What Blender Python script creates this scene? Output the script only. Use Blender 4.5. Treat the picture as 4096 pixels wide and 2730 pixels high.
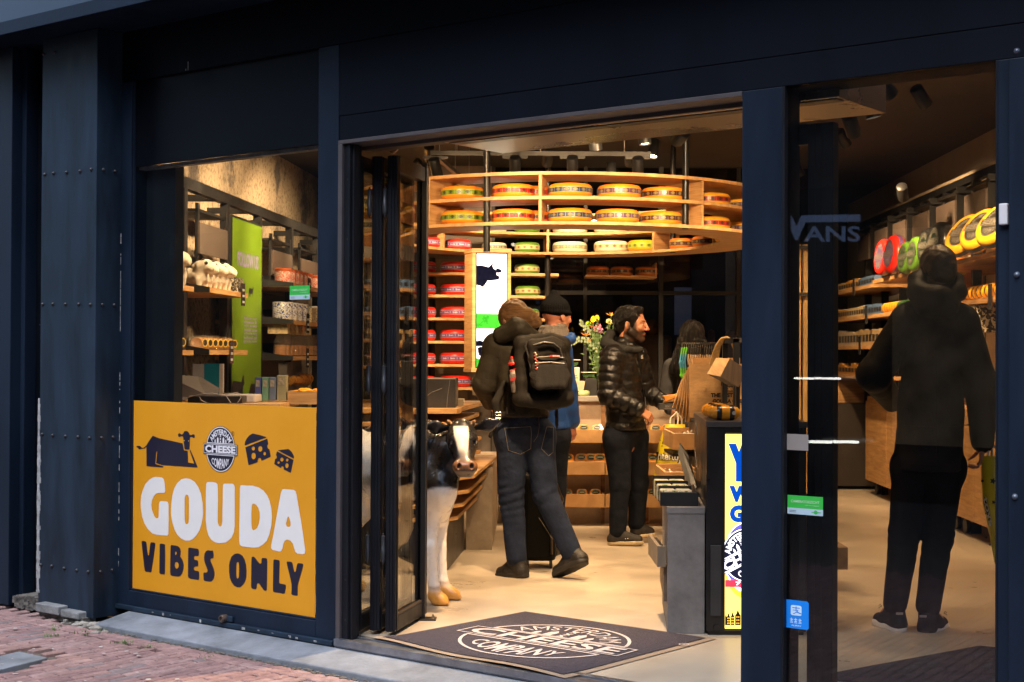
import bpy, math, random
import numpy as np
from mathutils import Vector, Matrix, noise
from mathutils.geometry import tessellate_polygon
rad = math.radians
random.seed(7)
for o in list(bpy.data.objects): bpy.data.objects.remove(o)
scene = bpy.context.scene
C = scene.collection

# ---------------------------------------------------------------- camera
FOC = 5689.0                      # focal length in pixels of the 4096 wide photograph
CAMZ = 1.42
PITCH = math.atan(60/FOC); ROLL = 0.0045
RM = Matrix.Rotation(rad(90)+PITCH, 4, 'X') @ Matrix.Rotation(ROLL, 4, 'Z')
cam_d = bpy.data.cameras.new('camera'); cam = bpy.data.objects.new('camera', cam_d); C.objects.link(cam)
cam_d.sensor_width = 36; cam_d.lens = 36*FOC/4096; cam_d.clip_end = 500; cam_d.clip_start = 0.05
cam.matrix_world = Matrix.Translation((0, 0, CAMZ)) @ RM
scene.camera = cam

# ---------------------------------------------------------------- world, sun, exposure
w = bpy.data.worlds.new('World'); scene.world = w; w.use_nodes = True
nt = w.node_tree; bg = nt.nodes['Background']
sky = nt.nodes.new('ShaderNodeTexSky'); sky.sky_type = 'NISHITA'; sky.sun_disc = False
SUN_EL, SUN_ROT = rad(58), rad(205)
sky.sun_elevation = SUN_EL; sky.sun_rotation = SUN_ROT; sky.dust_density = 3.0; sky.ozone_density = 3.0
nt.links.new(sky.outputs[0], bg.inputs[0]); bg.inputs[1].default_value = 0.15
sun_d = bpy.data.lights.new('sun', 'SUN'); sun_d.energy = 1.5; sun_d.angle = rad(40); sun_d.color = (0.86, 0.92, 1.0)
sun = bpy.data.objects.new('sun', sun_d); C.objects.link(sun)
sd = Vector((math.sin(SUN_ROT)*math.cos(SUN_EL), math.cos(SUN_ROT)*math.cos(SUN_EL), math.sin(SUN_EL)))
sun.rotation_euler = (-sd).to_track_quat('-Z', 'Y').to_euler()
scene.view_settings.view_transform = 'Standard'; scene.view_settings.look = 'None'
scene.view_settings.exposure = 1.0; scene.view_settings.gamma = 1

# ---------------------------------------------------------------- where a direction of view meets the place
def ray(x, y): return RM.to_3x3() @ Vector(((x-2048)/FOC, -(y-1365)/FOC, -1))
CP = Vector((0, 0, CAMZ))
def P(x, y, Y):
    r = ray(x, y); return CP + r*(Y/r.y)
def FL(x, y, z=0.0):
    r = ray(x, y); return CP + r*((z-CAMZ)/r.z)
J0 = FL(1355, 2560)
_d = RM.to_3x3() @ Vector(((-5400-2048)/FOC, 0, -1)); _d.z = 0
S_ = -_d.normalized(); S_ = S_ if S_.x > 0 else -S_
N_ = Vector((S_.y, -S_.x, 0)); N_ = N_ if N_.y < 0 else -N_
UP = Vector((0, 0, 1))
def F(s, n, z): return J0 + S_*s + N_*n + UP*z       # facade frame: s along the front, n towards the street, z up
def FS(x, y, n=0.0):
    r = ray(x, y); t = (J0 + N_*n - CP).dot(N_)/r.dot(N_); p = CP + r*t
    return ((p-J0).dot(S_), p.z)
def fpt(n):                                           # photo point -> point on a plane parallel to the front
    def g(x, y):
        s, z = FS(x, y, n); return F(s, n, z)
    return g

# ---------------------------------------------------------------- materials
MATS = {}
def srgb(h):
    h = h.lstrip('#'); c = [int(h[i:i+2], 16)/255 for i in (0, 2, 4)]
    return tuple(x/12.92 if x <= .04045 else ((x+.055)/1.055)**2.4 for x in c)
def mat(name, col=(.5, .5, .5), rough=.6, metal=0.0, var=.12, scale=6.0, bump=0.0, bscale=60.0, emit=0.0, stretch=None,
        coat=0.0, trans=0.0, alpha=1.0, ior=1.45, vcol=False, var2=None, spec=.5, sheen=0.0):
    if name in MATS: return MATS[name]
    m = bpy.data.materials.new(name); m.use_nodes = True; MATS[name] = m
    t = m.node_tree; b = t.nodes['Principled BSDF']; L = t.links.new
    if isinstance(col, str): col = srgb(col)
    b.inputs['Roughness'].default_value = rough; b.inputs['Metallic'].default_value = metal
    b.inputs['IOR'].default_value = ior; b.inputs['Coat Weight'].default_value = coat
    b.inputs['Transmission Weight'].default_value = trans; b.inputs['Alpha'].default_value = alpha
    b.inputs['Specular IOR Level'].default_value = spec; b.inputs['Sheen Weight'].default_value = sheen
    tc = t.nodes.new('ShaderNodeTexCoord'); mp = t.nodes.new('ShaderNodeMapping'); L(tc.outputs['Object'], mp.inputs[0])
    if stretch: mp.inputs['Scale'].default_value = stretch
    src = None
    if vcol:
        a = t.nodes.new('ShaderNodeVertexColor'); a.layer_name = 'Col'; src = a.outputs[0]
    if var > 0:
        n = t.nodes.new('ShaderNodeTexNoise'); n.inputs['Scale'].default_value = scale; n.inputs['Detail'].default_value = 6
        n.inputs['Roughness'].default_value = .65
        L(mp.outputs[0], n.inputs['Vector'])
        mr = t.nodes.new('ShaderNodeMapRange'); mr.inputs[1].default_value = .3; mr.inputs[2].default_value = .7
        mr.inputs[3].default_value = 1-var; mr.inputs[4].default_value = 1+var
        L(n.outputs[0], mr.inputs[0])
        mx = t.nodes.new('ShaderNodeVectorMath'); mx.operation = 'SCALE'
        if src: L(src, mx.inputs[0])
        else: mx.inputs[0].default_value = col[:3]
        L(mr.outputs[0], mx.inputs['Scale'])
        src = mx.outputs[0]
        rr = t.nodes.new('ShaderNodeMapRange'); rr.inputs[1].default_value = .3; rr.inputs[2].default_value = .7
        rr.inputs[3].default_value = max(0, rough-.08); rr.inputs[4].default_value = min(1, rough+.08)
        L(n.outputs[0], rr.inputs[0]); L(rr.outputs[0], b.inputs['Roughness'])
    if src: L(src, b.inputs['Base Color'])
    else: b.inputs['Base Color'].default_value = (*col[:3], 1)
    if bump:
        n2 = t.nodes.new('ShaderNodeTexNoise'); n2.inputs['Scale'].default_value = bscale; n2.inputs['Detail'].default_value = 4
        L(mp.outputs[0], n2.inputs['Vector'])
        bp = t.nodes.new('ShaderNodeBump'); bp.inputs['Strength'].default_value = bump; bp.inputs['Distance'].default_value = .01
        L(n2.outputs[0], bp.inputs['Height']); L(bp.outputs[0], b.inputs['Normal'])
    if emit:
        b.inputs['Emission Strength'].default_value = emit
        if src: L(src, b.inputs['Emission Color'])
        else: b.inputs['Emission Color'].default_value = (*col[:3], 1)
    return m
def wood(name, c1, c2, rough=.5, stretch=(1, 1, 1), scale=4.0):
    if name in MATS: return MATS[name]
    m = bpy.data.materials.new(name); m.use_nodes = True; MATS[name] = m
    t = m.node_tree; b = t.nodes['Principled BSDF']; L = t.links.new
    tc = t.nodes.new('ShaderNodeTexCoord'); mp = t.nodes.new('ShaderNodeMapping'); mp.inputs['Scale'].default_value = stretch
    L(tc.outputs['Object'], mp.inputs[0])
    n = t.nodes.new('ShaderNodeTexNoise'); n.inputs['Scale'].default_value = scale; n.inputs['Detail'].default_value = 8; n.inputs['Distortion'].default_value = .8
    L(mp.outputs[0], n.inputs['Vector'])
    cr = t.nodes.new('ShaderNodeValToRGB'); cr.color_ramp.elements[0].position = .32; cr.color_ramp.elements[1].position = .68
    cr.color_ramp.elements[0].color = (*srgb(c1), 1); cr.color_ramp.elements[1].color = (*srgb(c2), 1)
    L(n.outputs[0], cr.inputs[0]); L(cr.outputs[0], b.inputs['Base Color']); b.inputs['Roughness'].default_value = rough
    bp = t.nodes.new('ShaderNodeBump'); bp.inputs['Strength'].default_value = .15; bp.inputs['Distance'].default_value = .004
    L(n.outputs[0], bp.inputs['Height']); L(bp.outputs[0], b.inputs['Normal'])
    return m

# ---------------------------------------------------------------- mesh helpers
class MB:
    def __init__(s): s.v = []; s.f = []; s.m = []
    def add(s, vs, fs, mi=0):
        b = len(s.v); s.v += [Vector(p) for p in vs]
        for f in fs: s.f.append([i+b for i in f]); s.m.append(mi)
        return s
    def box(s, a0, a1, b0, b1, c0, c1, fn=None, mi=0):
        fn = fn or (lambda a, b, c: Vector((a, b, c)))
        vs = [fn(a, b, c) for c in (c0, c1) for b in (b0, b1) for a in (a0, a1)]
        s.add(vs, [(0, 1, 3, 2), (4, 6, 7, 5), (0, 4, 5, 1), (2, 3, 7, 6), (0, 2, 6, 4), (1, 5, 7, 3)], mi); return s
    def prism(s, poly, h0, h1, fn, mi=0, holes=()):     # poly (a,c) pushed from h0 to h1 by fn(a,h,c)
        loops = [list(poly)]+[list(h) for h in holes]
        n = sum(len(l) for l in loops)
        flat = [p for l in loops for p in l]
        v0 = [fn(p[0], h0, p[1]) for p in flat]; v1 = [fn(p[0], h1, p[1]) for p in flat]
        if holes: tris = [tuple(t) for t in tessellate_polygon([[Vector((p[0], p[1], 0)) for p in l] for l in loops])]
        else: tris = [tuple(range(len(poly)))]
        fs = [t for t in tris] + [tuple(i+n for i in reversed(t)) for t in tris]
        o = 0
        for l in loops:
            k = len(l)
            for i in range(k): fs.append((o+i, o+(i+1) % k, n+o+(i+1) % k, n+o+i))
            o += k
        s.add(v0+v1, fs, mi); return s
    def flat(s, polys, fn, mi=0):                        # outline (with holes) as a sheet
        for loops in polys:
            flat = [p for l in loops for p in l]
            if len(loops) > 1: tris = [tuple(t) for t in tessellate_polygon([[Vector((p[0], p[1], 0)) for p in l] for l in loops])]
            else: tris = [tuple(range(len(flat)))]
            s.add([fn(p[0], p[1]) for p in flat], tris, mi)
        return s
    def tube(s, pts, r, seg=10, mi=0, closed=False, caps=True):
        pts = [Vector(p) for p in pts]; n = len(pts); rs = r if isinstance(r, (list, tuple)) else [r]*n
        b = len(s.v); up = Vector((0, 0, 1)); prev = None
        for i, p in enumerate(pts):
            a = pts[(i-1) % n] if (closed or i > 0) else p; c = pts[(i+1) % n] if (closed or i < n-1) else p
            t = (c-a).normalized()
            if prev is None:
                u = t.cross(up); u = u.normalized() if u.length > 1e-3 else Vector((1, 0, 0))
            else: u = (prev - t*prev.dot(t)).normalized()
            prev = u; v = t.cross(u)
            for k in range(seg):
                an = 2*math.pi*k/seg; s.v.append(p + (u*math.cos(an)+v*math.sin(an))*rs[i])
        m = n if closed else n-1
        for i in range(m):
            for k in range(seg):
                a = b+i*seg+k; a2 = b+i*seg+(k+1) % seg; c = b+((i+1) % n)*seg+k; c2 = b+((i+1) % n)*seg+(k+1) % seg
                s.f.append([a, a2, c2, c]); s.m.append(mi)
        if caps and not closed:
            s.f.append([b+k for k in range(seg)][::-1]); s.m.append(mi)
            s.f.append([b+(n-1)*seg+k for k in range(seg)]); s.m.append(mi)
        return s
    def lathe(s, prof, org=(0, 0, 0), axis=(0, 0, 1), seg=24, mi=0, sx=1.0, sy=1.0, ref=None):
        org = Vector(org); ax = Vector(axis).normalized()
        u = Vector(ref) if ref else (ax.orthogonal()); u = (u-ax*u.dot(ax)).normalized(); v = ax.cross(u)
        b = len(s.v)
        for (r, z) in prof:
            for k in range(seg):
                an = 2*math.pi*k/seg; s.v.append(org+ax*z+(u*math.cos(an)*sx+v*math.sin(an)*sy)*r)
        for i in range(len(prof)-1):
            for k in range(seg):
                s.f.append([b+i*seg+k, b+i*seg+(k+1) % seg, b+(i+1)*seg+(k+1) % seg, b+(i+1)*seg+k]); s.m.append(mi)
        if prof[0][0] > 1e-6: s.f.append([b+k for k in range(seg)][::-1]); s.m.append(mi)
        if prof[-1][0] > 1e-6: s.f.append([b+(len(prof)-1)*seg+k for k in range(seg)]); s.m.append(mi)
        return s
    def ball(s, c, r, seg=12, mi=0, sc=(1, 1, 1)):
        c = Vector(c); b = len(s.v); n = seg//2
        for i in range(n+1):
            th = math.pi*i/n
            for k in range(seg):
                an = 2*math.pi*k/seg
                s.v.append(c+Vector((math.sin(th)*math.cos(an)*sc[0], math.sin(th)*math.sin(an)*sc[1], math.cos(th)*sc[2]))*r)
        for i in range(n):
            for k in range(seg):
                s.f.append([b+i*seg+k, b+(i+1)*seg+k, b+(i+1)*seg+(k+1) % seg, b+i*seg+(k+1) % seg]); s.m.append(mi)
        return s
    def build(s, name, mats, parent=None, smooth=False, label=None, cat=None, group=None, kind=None, bevel=0.0, vcol=None, clean=False):
        if not isinstance(mats, (list, tuple)): mats = [mats]
        if parent is not None: org = parent_origin(parent)
        elif kind == 'structure': org = Vector((0, 0, 0))
        else:
            xs = [v.x for v in s.v]; ys = [v.y for v in s.v]; zs = [v.z for v in s.v]
            org = Vector(((min(xs)+max(xs))/2, (min(ys)+max(ys))/2, min(zs)))
        me = bpy.data.meshes.new(name); me.from_pydata([tuple(v-org) for v in s.v], [], s.f)
        for m in mats: me.materials.append(m)
        if len(mats) > 1: me.polygons.foreach_set('material_index', s.m)
        if vcol is not None:
            ca = me.color_attributes.new('Col', 'FLOAT_COLOR', 'POINT')
            arr = np.ones((len(s.v), 4), dtype=np.float32); arr[:, :3] = vcol; ca.data.foreach_set('color', arr.ravel())
        if smooth: me.polygons.foreach_set('use_smooth', [True]*len(me.polygons))
        me.validate(); me.update()
        import bmesh
        bm = bmesh.new(); bm.from_mesh(me)
        if clean: bmesh.ops.remove_doubles(bm, verts=bm.verts, dist=1e-6)
        bmesh.ops.recalc_face_normals(bm, faces=bm.faces); bm.to_mesh(me); bm.free()
        if smooth == 'auto' or smooth is True and hasattr(me, 'set_sharp_from_angle'):
            me.set_sharp_from_angle(angle=rad(50))
        o = bpy.data.objects.new(name, me); C.objects.link(o)
        if parent is not None: o.parent = parent
        else: o.location = org
        if label: o['label'] = label
        if cat: o['category'] = cat
        if group: o['group'] = group
        if kind: o['kind'] = kind
        if bevel:
            bv = o.modifiers.new('bevel', 'BEVEL'); bv.width = bevel; bv.segments = 2; bv.limit_method = 'ANGLE'
        o['_o'] = [org.x, org.y, org.z]
        return o
def parent_origin(p): return Vector(p['_o'])
def thing(name, label, cat, loc, group=None):
    o = bpy.data.objects.new(name, None); C.objects.link(o); o.location = Vector(loc); o.empty_display_size = .1
    o['label'] = label; o['category'] = cat; o['_o'] = list(Vector(loc))
    if group: o['group'] = group
    return o
def copy_thing(o, loc, label, rotz=None, group=None):
    c = o.copy(); C.objects.link(c); c.location = Vector(loc); c['label'] = label; c['_o'] = list(Vector(loc))
    if rotz is not None: c.rotation_euler[2] = rotz
    if group: c['group'] = group
    for ch in o.children:
        d = ch.copy(); C.objects.link(d); d.parent = c
        for g in ch.children:
            e = g.copy(); C.objects.link(e); e.parent = d
    return c
def chaikin(p, n=2, closed=True):
    for _ in range(n):
        q = []
        m = len(p)
        for i in range(m if closed else m-1):
            a, b = p[i], p[(i+1) % m]
            q.append((a[0]*.75+b[0]*.25, a[1]*.75+b[1]*.25)); q.append((a[0]*.25+b[0]*.75, a[1]*.25+b[1]*.75))
        p = q
    return p
def ell(cx, cy, rx, ry, n=32, a0=0.0, rot=0.0):
    out = []
    for k in range(n):
        a = a0+2*math.pi*k/n; x = rx*math.cos(a); y = ry*math.sin(a)
        out.append((cx+x*math.cos(rot)-y*math.sin(rot), cy+x*math.sin(rot)+y*math.cos(rot)))
    return out
_tc = {}
def glyphs(txt, bold=0.02, shear=0.0, spacing=1.0):
    """letters of the built-in font as flat polygons (v,f), height about 0.7 for size 1, centred in x"""
    key = (txt, bold, shear, spacing)
    if key in _tc: return _tc[key]
    cu = bpy.data.curves.new('t', 'FONT'); cu.body = txt; cu.size = 1; cu.align_x = 'CENTER'; cu.offset = bold
    cu.shear = shear; cu.space_character = spacing; cu.resolution_u = 3; cu.fill_mode = 'FRONT'
    o = bpy.data.objects.new('t', cu); C.objects.link(o)
    dg = bpy.context.evaluated_depsgraph_get(); me = o.evaluated_get(dg).to_mesh()
    v = [(a.co.x, a.co.y) for a in me.vertices]; f = [tuple(p.vertices) for p in me.polygons]
    o.evaluated_get(dg).to_mesh_clear(); bpy.data.objects.remove(o); bpy.data.curves.remove(cu)
    if v:
        x0 = min(p[0] for p in v); x1 = max(p[0] for p in v); y0 = min(p[1] for p in v); y1 = max(p[1] for p in v)
    else: x0 = x1 = y0 = y1 = 0
    _tc[key] = (v, f, (x0, x1, y0, y1)); return _tc[key]
def text_in(mb, txt, x0, x1, y0, y1, fn, mi=0, bold=0.02, shear=0.0, spacing=1.0):
    """writes txt stretched to fill the rectangle (y up) through fn(x,y)"""
    v, f, (a0, a1, b0, b1) = glyphs(txt, bold, shear, spacing)
    if not v: return
    mb.add([fn(x0+(p[0]-a0)/(a1-a0)*(x1-x0), y0+(p[1]-b0)/(b1-b0)*(y1-y0)) for p in v], f, mi)
def text_arc(mb, txt, R0, R1, a0, a1, fn, mi=0, bold=0.02, cx=0, cy=0, sx=1.0, sy=1.0):
    """txt bent on a circle between radii, angle (degrees, 90 = top) from a0 (left) to a1 (right)"""
    v, f, (x0, x1, y0, y1) = glyphs(txt, bold)
    out = []
    for p in v:
        a = rad(a0+(p[0]-x0)/(x1-x0)*(a1-a0)); r = R0+(p[1]-y0)/(y1-y0)*(R1-R0)
        out.append(fn(cx+r*math.cos(a)*sx, cy+r*math.sin(a)*sy))
    mb.add(out, f, mi)
def logo(mb, fn, dark=0, light=1, detail=True, eps=None):
    """round cheese shop emblem in a unit circle; fn(x,y,layer) -> point; dark/light material slots (dark None = no ground)"""
    L0 = lambda x, y: fn(x, y, 0); L1 = lambda x, y: fn(x, y, 1); L2 = lambda x, y: fn(x, y, 2); L3 = lambda x, y: fn(x, y, 3)
    if dark is not None:
        mb.flat([[ell(0, 0, 1.0, 1.0, 48)]], L0, dark); mb.flat([[ell(0, 0, .975, .975, 48), ell(0, 0, .935, .935, 48)[::-1]]], L1, light)
    else:
        for a0, a1 in ((17, 163), (197, 343)):
            o_ = [(.975*math.cos(rad(a0+(a1-a0)*i/24)), .975*math.sin(rad(a0+(a1-a0)*i/24))) for i in range(25)]
            mb.flat([[o_+[(x*.96, y*.96) for x, y in o_[::-1]]]], L1, light)
    b = 0.235
    if dark is not None: mb.flat([[[(-1.16, -b), (1.16, -b), (1.16, b), (-1.16, b)]]], L2, dark)
    rr = lambda q: [(-1.13+q, -b+.03+q), (1.13-q, -b+.03+q), (1.13-q, b-.03-q), (-1.13+q, b-.03-q)]
    mb.flat([[rr(0), rr(.022)[::-1]]], L3, light)
    for yy in (b, -b-.035): mb.flat([[[(-.93, yy), (.93, yy), (.93, yy+.035), (-.93, yy+.035)]]], L1, light)
    text_in(mb, 'CHEESE', -1.03, 1.03, -b+.075, b-.075, L3, light, bold=.045 if dark is not None else .02)
    text_arc(mb, 'AMSTERDAM', .62, .87, 152, 28, L1, light, bold=.03 if dark is not None else .0)
    v, f, (x0, x1, y0, y1) = glyphs('COMPANY', .02)
    out = []
    for p in v:
        x = -.60+(p[0]-x0)/(x1-x0)*1.2; t = (p[1]-y0)/(y1-y0); top = -.40; bot = -.86+.28*(x/.6)**2
        out.append(L1(x, bot+(top-bot)*t))
    mb.add(out, f, light)
    if detail:
        for i in range(3): text_in(mb, 'x', -.055, .055, .28+i*.13, .37+i*.13, L1, light, bold=.06)
        for hx, hw, hh in ((-.40, .07, .16), (-.24, .11, .26), (.14, .12, .27), (.33, .07, .17)):
            mb.flat([[[(hx, .28), (hx+hw, .28), (hx+hw, .28+hh*.7), (hx+hw*.8, .28+hh*.75), (hx+hw/2, .28+hh), (hx+hw*.2, .28+hh*.75), (hx, .28+hh*.7)]]], L1, light)
# ================================================================ street, front, doors
NAVY = mat('navy_paint', (.0056, .0130, .0280), .48, spec=.28, var=.34, scale=5, bump=.05, bscale=60, stretch=(1, 1, .16))
NAVYW = mat('navy_paint_worn', (.0105, .0215, .039), .5, spec=.3, var=.55, scale=7, bump=.08, bscale=30, stretch=(1, 1, .2))
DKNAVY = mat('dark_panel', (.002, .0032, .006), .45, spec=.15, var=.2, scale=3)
SURR = mat('bronze_strip', (.09, .08, .085), .45, metal=.3, var=.12)
ALU = mat('anodised', (.009, .0105, .015), .46, metal=.2, spec=.3, var=.2, scale=5, bump=.05, bscale=120)
STEEL = mat('brushed_steel', (.36, .30, .25), .28, metal=1.0, var=.06, scale=1.2)
ALUSILL = mat('threshold_metal', (.30, .32, .36), .36, metal=.9, var=.3, scale=9, stretch=(1, 1, 1), bump=.15)
CHIP = mat('chipped_primer', (.30, .31, .32), .8, var=.5, scale=30, bump=.4)
STONE = mat('bluestone', (.165, .185, .215), .66, var=.38, scale=4, bump=.35, bscale=45)
BLACKM = mat('black_metal', (.012, .012, .013), .42, var=.2)
def glass_mat(name='glass', tint=(1, 1, 1), rough=0.0):
    m = bpy.data.materials.new(name); m.use_nodes = True; t = m.node_tree; L = t.links.new
    t.nodes.clear(); out = t.nodes.new('ShaderNodeOutputMaterial')
    tr = t.nodes.new('ShaderNodeBsdfTransparent'); tr.inputs[0].default_value = (*tint, 1)
    gl = t.nodes.new('ShaderNodeBsdfGlossy'); gl.inputs['Roughness'].default_value = rough
    lw = t.nodes.new('ShaderNodeLayerWeight'); lw.inputs[0].default_value = .5
    pw = t.nodes.new('ShaderNodeMath'); pw.operation = 'POWER'; pw.inputs[1].default_value = 4.0; L(lw.outputs['Facing'], pw.inputs[0])
    ma = t.nodes.new('ShaderNodeMath'); ma.operation = 'MULTIPLY_ADD'; ma.inputs[1].default_value = .9; ma.inputs[2].default_value = .045; L(pw.outputs[0], ma.inputs[0])
    mx = t.nodes.new('ShaderNodeMixShader'); L(ma.outputs[0], mx.inputs[0]); L(tr.outputs[0], mx.inputs[1]); L(gl.outputs[0], mx.inputs[2])
    L(mx.outputs[0], out.inputs[0]); return m
GLASS = glass_mat('window_glass', (.88, .90, .90))
GLASSD = glass_mat('door_glass', (.88, .90, .90))

ZS = -.10                                                # street level
# street: loose laid bricks over a bed of sand
def street():
    bed = MB(); bed.box(-14, 14, -9, 9.5, ZS-.12, ZS-.022)
    bed.build('street', mat('sand_bed', (.10, .09, .08), .95, var=.4, scale=40, bump=.6, bscale=120), kind='structure')
    A = FL(0, 2601, ZS); B = FL(344, 2544, ZS); d = (B-A).normalized(); e = Vector((-d.y, d.x, 0))
    SP = [FL(*q, ZS) for q in ((-140, 2660), (75, 2609), (191, 2634), (-30, 2690))]
    def inpoly(x, y):
        return all((SP[(i+1) % 4].x-SP[i].x)*(y-SP[i].y)-(SP[(i+1) % 4].y-SP[i].y)*(x-SP[i].x) < .02 for i in range(4))
    mb = MB(); L, W, g = .200, .052, .0065
    def brick(c, d, e, L, W, mi, tilt=.0007):
        h = random.gauss(0, .0007); tx = random.gauss(0, tilt); ty = random.gauss(0, tilt)
        pts = []
        for (a, b) in ((-1, -1), (1, -1), (1, 1), (-1, 1)):
            for k, (i, zz) in enumerate(((1.0, -.03), (1.0, -.005), (.965, 0))):
                ii = i if k < 2 else 1-.006/W*2
                jj = i if k < 2 else 1-.006/L*2
                pts.append(c + d*(a*L/2*jj) + e*(b*W/2*ii) + Vector((0, 0, zz+h+a*tx+b*ty)))
        fs = [(2, 5, 8, 11)]
        for k in range(4):
            n = (k+1) % 4
            for r in range(2): fs.append((k*3+r, n*3+r, n*3+r+1, k*3+r+1))
        mb.add(pts, fs, mi)
    # two courses laid along the stone sill
    for row in range(2):
        n = .285+row*(W+g); s = -3.4
        while s < 4.6:
            s += L+g; c = F(s+(row*.1), n+W/2, 0); c.z = ZS-.005-row*.004
            c.z = ZS+.004; brick(c, S_, N_, L, W, random.choice((0, 0, 1, 2)))
    for j in range(-60, 140):
        off = (j % 2)*(L/2)+random.gauss(0, .006)
        for i in range(-40, 40):
            c = A + d*(i*(L+g)+off) + e*(-j*(W+g))*1.0
            s = (c-J0).dot(S_); n = (c-J0).dot(N_)
            if n < .325 or n > 4.5 or abs(s) > 5.2:
                if not (-5.2 < s < -2.0 and .20 < n <= 4.5): continue
            if not -5.2 < s < 5.2: continue
            px = Vector((c.x, c.y, ZS)) - CP
            # a slab of blue stone replaces a few bricks
            if inpoly(c.x, c.y): continue
            c.z = ZS + .003*math.sin(c.x*3)*math.cos(c.y*2.3) - .002
            brick(c, d, e, L-.004, W-.003, random.choice((0, 0, 0, 1, 1, 2, 3)))
    cols = [(.265, .165, .155), (.235, .145, .142), (.30, .20, .19), (.20, .155, .158)]
    ms = [mat('brick%d' % i, c, .86, var=.3, scale=14, bump=.5, bscale=90) for i, c in enumerate(cols)]
    mb.build('pavement', ms, kind='structure')
    sl = MB(); sl.prism([(p.x, p.y) for p in SP], ZS-.04, ZS+.004, lambda a, h, c: Vector((a, c, h)))
    sl.build('stone_slab', STONE, bevel=.004, label='flat blue-grey stone slab set among the bricks at the bottom left corner', cat='paving slab')
    # chewing gum and grit on the bricks
    sp = MB()
    for _ in range(150):
        s = random.uniform(-2.9, 2.6); n = random.uniform(.46, 1.7); c = F(s, n, ZS+.007); r = random.uniform(.004, .016)
        k = random.randint(6, 9); an0 = random.random()*6
        pts = [c+Vector((math.cos(an0+6.283*i/k)*r*random.uniform(.7, 1.2), math.sin(an0+6.283*i/k)*r*random.uniform(.6, 1.1), 0)) for i in range(k)]
        sp.add(pts, [tuple(range(k))]); 
    sp.build('gum_spots', mat('gum', (.42, .40, .38), .8, var=.3), kind='stuff', label='pale chewing gum spots scattered over the pavement bricks', cat='gum')
street()

# weeds at the wall foot
def weeds(name, spots, label):
    m = MB()
    for (x, y) in spots:
        c = FL(x, y, ZS)
        for _ in range(20):
            b = c+Vector((random.gauss(0, .022), random.gauss(0, .012), -.004)); h = random.uniform(.008, .026); an = random.random()*6.28
            t = b+Vector((math.cos(an)*h*.7, math.sin(an)*h*.7, h)); wv = Vector((-math.sin(an), math.cos(an), 0))*.0022
            m.add([b-wv, b+wv, (b+t)/2+wv*.8+Vector((0, 0, .004)), t, (b+t)/2-wv*.8+Vector((0, 0, .004))], [(0, 1, 2, 3, 4)])
    m.build(name, mat('weed_green', (.10, .17, .045), .7, var=.3, scale=40), kind='stuff', label=label, cat='weeds')
weeds('weeds', [(215, 2520), (225, 2508), (320, 2532), (345, 2540), (205, 2545), (410, 2524), (490, 2575), (500, 2572), (605, 2592), (820, 2632)], 'small tufts of green weeds growing where the bricks meet the wall foot')

# the shop front: one building, its fixed pieces as parts
front = thing('shop_front', 'dark navy steel shop front with riveted pillar, glazed window and wide open doorway', 'building', F(0, 0, 0))
B = lambda a, b, c: F(a, b, c)
def part(name, boxes, m, parent=front, bevel=.003, label=None):
    mb = MB()
    for bx in boxes: mb.box(*bx, fn=B)
    o = mb.build(name, m, parent, bevel=bevel)
    if label: o['label'] = label
    return o
ZT = 6.5
# riveted pillar, its return, and its neighbour beyond the recess
part('pillar', [(-2.281, -1.757, -.10, .17, -.075, 3.27)], NAVYW)
part('pillar', [(-4.8, -2.585, -.10, .17, -.09, 3.27)], NAVY)
part('recess_panel', [(-2.60, -2.26, -.16, .02, -.09, 3.27)], DKNAVY)
part('corner_strip', [(-2.585, -2.545, .02, .10, -.09, 3.27)], NAVY)
# chipped edge along the pillar
def chipped():
    mb = MB(); z = .02
    while z < 1.13:
        h = random.uniform(.015, .05); wd = random.uniform(.007, .022)*(1 if z < .9 else .6)
        mb.box(-2.292-wd*.3, -2.283+wd, .165, .1735, z, z+h, fn=B); z += h
    mb.build('chipped_edge', CHIP, front)
    mb = MB()
    for _ in range(46):
        z = random.choice([random.uniform(.1, 1.3), random.uniform(1.4, 2.1)]); h = random.uniform(.004, .05)
        mb.box(-1.7555, -1.751, .001, .003, z, z+h, fn=B)
    for (x, y, l) in [(753, 265, 40), (744, 280, 8), (400, 1350, 3), (120, 2075, 30)]:
        s, z = FS(x, y, .0); mb.box(s-.0025, s+.0025, .0, .0022, z-l*.0006, z+l*.0006, fn=B)
    mb.build('paint_chips', CHIP, front)
chipped()
# rivets, seven to a row on the pillar face and its return
def rivets():
    RV = mat('rivet', (.035, .035, .04), .4, metal=.3, var=.4, scale=40)
    def one(prof, p, ax, sg=10): MB().lathe(prof, p, ax, sg).build('rivet', RV, front, smooth=True)
    rows = [((180, 699), (215, 694), (267, 691), (321, 686), (366, 679)), ((172, 1218), (213, 1217), (263, 1218), (316, 1218), (363, 1219)),
            ((170, 1738), (212, 1742), (263, 1746), (313, 1748), (359, 1752)), ((165, 2260), (208, 2265), (258, 2274), (308, 2282), (354, 2288)), ((175, 218), (220, 210))]
    hemi = [(.0105, 0), (.0098, .004), (.0075, .0085), (.004, .0108), (0, .0115)]
    for r in rows:
        for (x, y) in r:
            s, z = FS(x, y, .17); one(hemi, F(s, .1705, z), N_)
        if len(r) == 5:
            z = FS(r[-1][0], r[-1][1], .17)[1]
            for n in (.125, .045): one(hemi, F(-1.7565, n, z), S_)
    for (x, y) in ((78, 310), (72, 720), (160, 1300)):
        s, z = FS(x, y, .02); one([(a*.4, b*.4) for a, b in hemi], F(s, .02, z), N_, 8)
rivets()
part('ledge', [(-5, 5, .0, .40, 3.272, 3.33), (-5, 5, .395, .412, 3.262, 3.338)], NAVY)
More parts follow.
